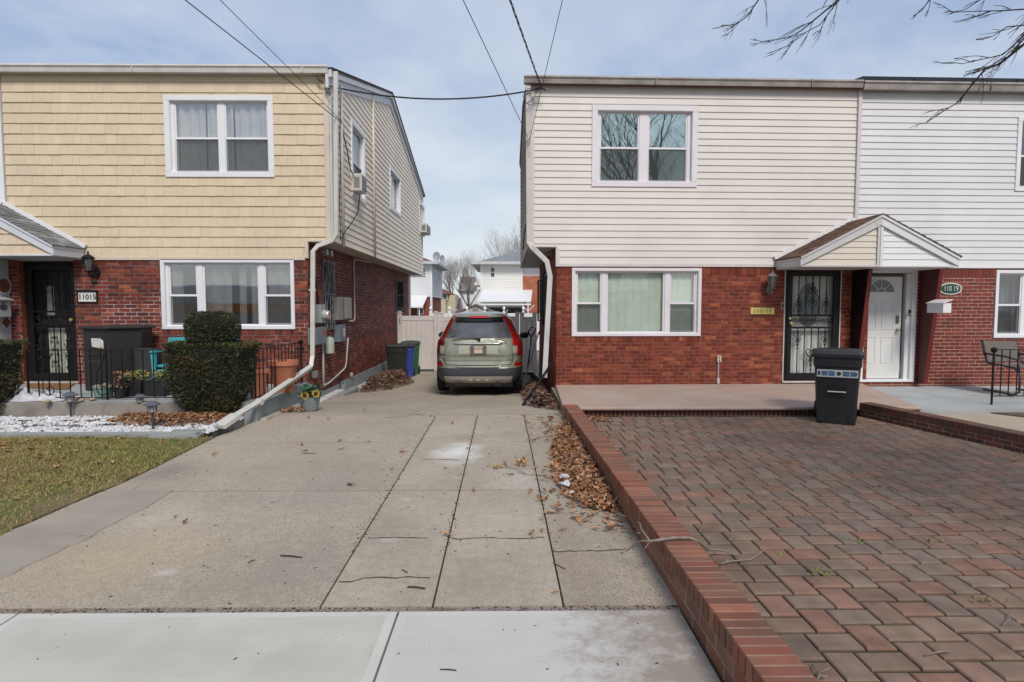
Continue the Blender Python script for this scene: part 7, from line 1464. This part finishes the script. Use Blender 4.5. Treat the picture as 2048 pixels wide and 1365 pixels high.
Yk = 80.; t = thing('white_gable_house', 'white house corner with light gable eave just left of the grey-roofed white house', 'house', (P(960, 600, Y=Yk)[0], Yk+3, -.5)); a = P(949, 571, Y=Yk); b = P(963, 555, Y=Yk); m = MB(); m.box(a[0]+.9, b[0]+3, Yk+.3, Yk+7, -.62, a[2]); m.obj('wall', farw, t); m = MB(); m.prism([(a[0], a[2]), (a[0]+.0, a[2]+.3), (b[0]+2.5, b[2]+2.6), (b[0]+2.5, a[2])], Yk, Yk+7.5); m.obj('gable', vw, t)
# ================================================================== TREES
def grow(mb, p, d, L, r, depth, k=3, spread=.6, up=.1, wob=.25, n0=5):
    pts = [p]; rs = [r]; n = max(2, int(4*min(1, L))) if depth else 3; dd = d.copy()
    for i in range(n):
        dd = (dd+Vector((R(-1, 1), R(-1, 1), R(-.6, 1)))*wob*.4+Vector((0, 0, up*.3))).normalized(); pts.append(pts[-1]+dd*(L/n)); rs.append(max(r*(1-.55*(i+1)/n), .0025*(1 if L < 3 else 2)))
    mb.tube(pts, rs, n0 if depth > 1 else 3, cap=False)
    if depth == 0: return
    for j in range(k+(depth > 2)):
        t = R(.35, 1) if j else 1; i = min(n-1, int(t*n)); q = pts[i]+(pts[i+1]-pts[i])*(t*n-i if i < n else 1); ax = Vector((R(-1, 1), R(-1, 1), R(-.5, .8))).normalized(); nd = (dd*(1-spread)+ax*spread+Vector((0, 0, up))).normalized(); grow(mb, q, nd, L*R(.6, .82), rs[i]*R(.5, .7), depth-1, k, spread, up, wob, n0)
def bare_tree(x, y, z, h, r, label, depth=5, k=3, spread=.5, bark_=None, lean=(0, 0), grp=None):
    bk = bark_ or M('grey_tree_bark', (.16, .135, .115), .9, .25, 4, .5, 20); t = thing('bare_tree', label, 'tree', (x, y, z), group=grp); m = MB(); p = Vector((x, y, z)); tp = Vector((x+lean[0]*.5, y, z+h*.24)); m.tube([p-Vector((0, 0, .2)), p+Vector((0, 0, .3)), tp], [r*1.3, r, r*.8], 10); m.obj('trunk', bk, t, smooth='full')
    m = MB(); d = Vector((lean[0], lean[1], 1)).normalized()
    for i in range(k+1): a = 2*PI*i/(k+1)+R(-.4, .4); grow(m, tp, (d+Vector((math.cos(a), math.sin(a), 0))*R(.35, .75)).normalized(), h*.27, r*.55, depth, k, spread, .18)
    m.obj('crown', bk, t); return t
fb = M('far_tree_bark', (.20, .17, .15), .9, .2, 2)
random.seed(21)
p = P(938, 600, Y=64); bare_tree(p[0], 64, -.5, 8.6, .2, 'bushy bare tree in front of the grey roof far behind the car', 5, 3, .45, fb); p = P(898, 600, Y=82); bare_tree(p[0], 82, -.5, 9.5, .22, 'bare tree rising behind the small beige house', 5, 3, .5, fb)
p = P(1030, 600, Y=74); bare_tree(p[0], 74, -.5, 13.5, .28, 'tall bare tree above the grey hip roof of the rear white house', 5, 3, .5, fb); p = P(990, 600, Y=88); bare_tree(p[0], 88, -.5, 11.5, .25, 'bare tree behind the roof vent of the rear white house', 4, 3, .5, fb)
# street tree behind the camera: its branch tips hang into the picture
random.seed(5); bk = M('street_tree_bark', (.07, .06, .052), .9, .3, 6, .6, 25); sx_, sy_ = 6.3, .2; t = thing('street_tree', 'dark bare twigs of a street tree hanging into the sky at the top right', 'tree', (sx_, sy_, 0))
m = MB(); m.tube([(sx_, sy_, -.2), (sx_, sy_, .4), (sx_-.1, sy_, 2.5), (sx_, sy_+.1, 4.2)], [.42, .32, .27, .22], 14); m.obj('trunk', bk, t, smooth='full')
m = MB(); fk = Vector((sx_, sy_+.1, 4.1)); mains = []
def hang(px, Y, r0, side, fine=1.0):
    """px: pixels from the limb end down to the tip; Y depth"""
    pts = [Vector(P(u, v, Y=Y+.12*i)) for i, (u, v) in enumerate(px)]; v0 = pts[0]; mid_ = (v0+fk)/2+Vector((0, 0, 1.1)); pre = [fk+(mid_-fk)*q*(1)+Vector((0, 0, .15*math.sin(q*3))) for q in (0, .5)]+[mid_, (mid_+v0)/2+Vector((0, 0, .3))]
    m.tube(pre+[v0], [.10, .075, .05, .03, r0], 8, cap=False); n = len(pts); m.tube(pts, [max(r0*(1-.8*i/(n-1)), .0035) for i in range(n)], 6)
    for i in range(n-1):
        a, b = pts[i], pts[i+1]; d = (b-a).normalized(); L_ = (b-a).length
        for _ in range(int(side*L_*5)+1):
            s = R(0, 1); q = a+(b-a)*s; L2 = R(.15, .46)*fine*(1-.75*i/n); per = d.cross(Vector((0, -1, 0))).normalized()*random.choice((-1, 1)); dd = (d*R(.75, 1.1)+per*R(.3, .75)+Vector((0, R(-.3, .3), 0))).normalized(); tw = [q]
            for k in range(5): dd = (dd-per*R(.02, .17)+Vector((R(-.05, .05), R(-.04, .04), R(-.05, .05)))).normalized(); tw.append(tw[-1]+dd*L2/5)
            m.tube(tw, [.0036, .0032, .0029, .0026, .0022, .0018], 4)
            for _ in range(2): k = random.randint(1, 3); e = (d+Vector((R(-.7, .7), R(-.3, .3), R(-.7, .7)))).normalized(); m.tube([tw[k], tw[k]+e*L2*.13, tw[k]+(e+dd*.8)*L2*.2], [.0028, .0024, .0018], 3)
hang([(1530, -60), (1517, 0), (1495, 32), (1476, 47), (1425, 58)], 5.4, .009, 1.6, .9)
hang([(1700, -70), (1678, 0), (1647, 25), (1602, 62), (1577, 76), (1520, 84)], 5.4, .012, 2.3, 1.0); hang([(1690, -60), (1672, 8), (1640, 50), (1602, 70), (1576, 92), (1536, 107)], 5.5, .007, 1.7, .9)
hang([(1885, -60), (1859, 0), (1843, 22), (1827, 32)], 5.4, .008, .8, .5); hang([(2110, -40), (2048, 19), (2001, 22), (1951, 23), (1903, 25)], 5.2, .009, 1.5, .9); hang([(1990, -60), (1960, 0), (1930, 20), (1903, 25)], 5.2, .007, .8, .7)
hang([(2130, -20), (2048, 51), (2014, 54), (1985, 73), (1952, 79)], 5.2, .009, 1.4, .8)
hang([(2180, -30), (2100, 40), (2048, 89), (2001, 127), (1970, 139), (1938, 177), (1919, 203), (1887, 223), (1851, 247)], 5.2, .016, 1.7, .95); hang([(2150, -30), (2090, 20), (2040, 80), (2005, 110), (1960, 120), (1925, 128), (1900, 125)], 5.1, .009, 1.7, .9); hang([(2170, 0), (2060, 60), (2030, 100), (1998, 130), (1965, 135), (1930, 145)], 5.3, .009, 1.6, .9)
m.obj('hanging_branches', bk, t); m = MB()
for i in range(5): a = 2*PI*i/5+.3; grow(m, fk, Vector((math.cos(a)*.6, math.sin(a)*.5-.35, 1)).normalized(), 2.7, .14, 5, 3, .5, .12, .3)
m.obj('crown', bk, t)
random.seed(11)
bare_tree(-6.5, -8.5, 0, 11, .3, 'bare street tree on the opposite side of the road, mirrored in the windows', 5, 3, .5, bk); bare_tree(3.2, -10.5, 0, 12, .34, 'second bare street tree across the road, mirrored in the right windows', 5, 3, .5, bk)
t = thing('parked_bus', 'white and orange bus parked across the road, mirrored in the lower left window', 'bus', (-12, -6.5, -.13)); m = MB(); m.box(-17, -6.5, -7.6, -5.4, .35, 1.35); m.obj('lower_body', M('bus_grey', (.2, .21, .22), .5), t, bevel=.05)
m = MB(); m.box(-17, -6.5, -7.6, -5.39, 1.351, 1.75); m.obj('orange_band', M('bus_orange', (.5, .2, .03), .5), t); m = MB(); m.box(-17, -6.5, -7.6, -5.4, 1.751, 2.6); m.obj('roof_panel', white, t, bevel=.08)
for x in (-15.5, -8.2): m = MB(); m.lathe([(0, -.12), (.45, -.12), (.45, .12), (0, .12)], (x, -5.5, .32), 20, 'y'); m.obj('wheel', MATS['tyre_rubber'], t)
t = thing('opposite_house', 'plain brick and siding house across the road, mirrored in the front windows', 'house', (0, -22, 0)); m = MB(); m.box(-13, 13, -28, -20, 0, 2.8); m.obj('brick_wall', farb, t); m = MB(); m.box(-13, 13, -28.2, -19.8, 2.81, 5.6); m.obj('siding', farw, t); m = MB(); m.prism([(-19.4, 5.6), (-24, 7.4), (-28.6, 5.6)], -13.3, 13.3, 'x'); m.obj('roof', fbr, t)
Fo = lambda s, d, z: (s, -19.8+d, z)
for x in (-9, -3, 3, 9): simple_window(Fo, x-1, x+1, 3.4, 4.8, t)
# ================================================================== WIRES
wm = M('black_cable', (.015, .015, .016), .6)
def wire(name, a, b, sag, r, label, n=24, twist=0, ext=0, mt=wm):
    a, b = Vector(a), Vector(b); pts = []
    if ext: b = b+(b-a).normalized()*ext
    for i in range(n+1): q = i/n; p = a+(b-a)*q; p.z -= sag*4*q*(1-q); pts.append(p)
    if twist:
        ax = (b-a).normalized(); u_ = ax.cross(Vector((0, 0, 1))).normalized(); w_ = ax.cross(u_); m = MB()
        for ph in (0, 2.1, 4.2): m.tube([p+(u_*math.cos(ph+i*.9)+w_*math.sin(ph+i*.9))*twist for i, p in enumerate(pts)], r, 5)
    else: m = MB(); m.tube(pts, r, 5)
    return m.obj(name, mt, label=label, cat='cable', smooth='full')
cL = P(684, 246, Y=10.42); wire('overhead_cable', cL, P(370, 0, Y=7.2), 0, .007, 'overhead cable from the left house corner, the leftmost crossing the sky', ext=14); wire('overhead_cable', P(684, 243, Y=10.42), P(440, 0, Y=7.4), 0, .005, 'overhead cable reaching the left house corner, second from the left', ext=14)
cR = shear(*P(1057, 277, Y=10.86)); wire('overhead_cable', cR, P(926, 0, Y=7.6), 0, .006, 'thin cable slanting down across the sky gap to the right house side', ext=14); wire('overhead_cable', P(1061, 272, Y=10.8), P(1125, 0, Y=7.6), 0, .005, 'thin straight cable coming down right of the twisted one', ext=14)
wire('overhead_cable', P(1083, 176, Y=10.78), P(1022, 0, Y=8), .05, .006, 'thick twisted power cable dropping onto the pale house corner', n=70, twist=.011, ext=8)
wire('overhead_cable', P(684, 178, Y=10.4), P(1083, 177, Y=10.78), P(860, 178, Y=10.6)[2]-P(860, 199, Y=10.6)[2], .007, 'twisted black cable strung sagging between the two houses', n=110, twist=.009)
m = MB(); q = [P(u, v, Y=10.3) for u, v in ((632, 153), (638, 160), (650, 168), (654, 172), (684, 178))]; m.tube(q, [.008, .02, .008, .014, .007], 6); m.tube([P(u, v, Y=10.3) for u, v in ((651, 170), (650, 178), (655, 187), (662, 184), (658, 192))], .009, 6); m.obj('cable_clamp', wm, label='dark cable clamp and insulator on the yellow house corner under the gutter', cat='clamp')
m = MB(); q = lambda L, Y=10.7: [P(u, v, Y=Y) for u, v in L]; m.tube(q([(1083, 176), (1072, 186), (1066, 200), (1053, 208)]), .006, 5); m.tube(q([(1080, 178), (1060, 190), (1068, 208), (1062, 211)]), .006, 5); m.tube(q([(1078, 176), (1055, 178), (1045, 192), (1052, 205), (1060, 212)]), .006, 5); m.tube(q([(1083, 176), (1091, 181)]), .016, 6); m.tube(q([(1070, 178), (1079, 175)]), .02, 6); m.obj('cable_loops', wm, label='bundle of drooping black cable loops on the pale house corner', cat='cable')
m = MB(); m.tube(q([(1057, 277), (1053, 286), (1055, 296), (1059, 284), (1061, 272)], 10.75), .006, 5); m.obj('cable_hook', wm, label='small black cable hook lower on the pale house corner', cat='clamp')
pp = lambda L, X: [P(u, v, X=X) for u, v in L]; m = MB(); m.tube(pp([(684, 246), (688, 275), (694, 300), (700, 335), (712, 365), (719, 395), (716, 425), (700, 452), (687, 468), (684, 482)], XU+.06), .011, 6); m.obj('hanging_cable', wm, label='thick black cable curving down the beige side wall past the air conditioner', cat='cable', smooth='full')
m = MB(); m.tube(pp([(683, 178), (681, 210), (682, 246), (679, 270), (681, 330), (679, 400), (681, 480)], XU+.09), .008, 5); m.obj('hanging_cable', wm, label='thin black cable running straight down beside the grey service pipe', cat='cable', smooth='full')
m = MB(); m.tube([P(u, v, X=XC-.03) for u, v in ((1052, 450), (1048, 470), (1046, 500))], .012, 5); m.tube([(XC+.02, 10.95, RS-.03), (XC+.25, 11.0, RS-.16), (XB-.04, 11.0, RS-.05)], .012, 5); m.obj('hanging_cable', wm, label='black cables looping under the overhang of the pale house', cat='cable')
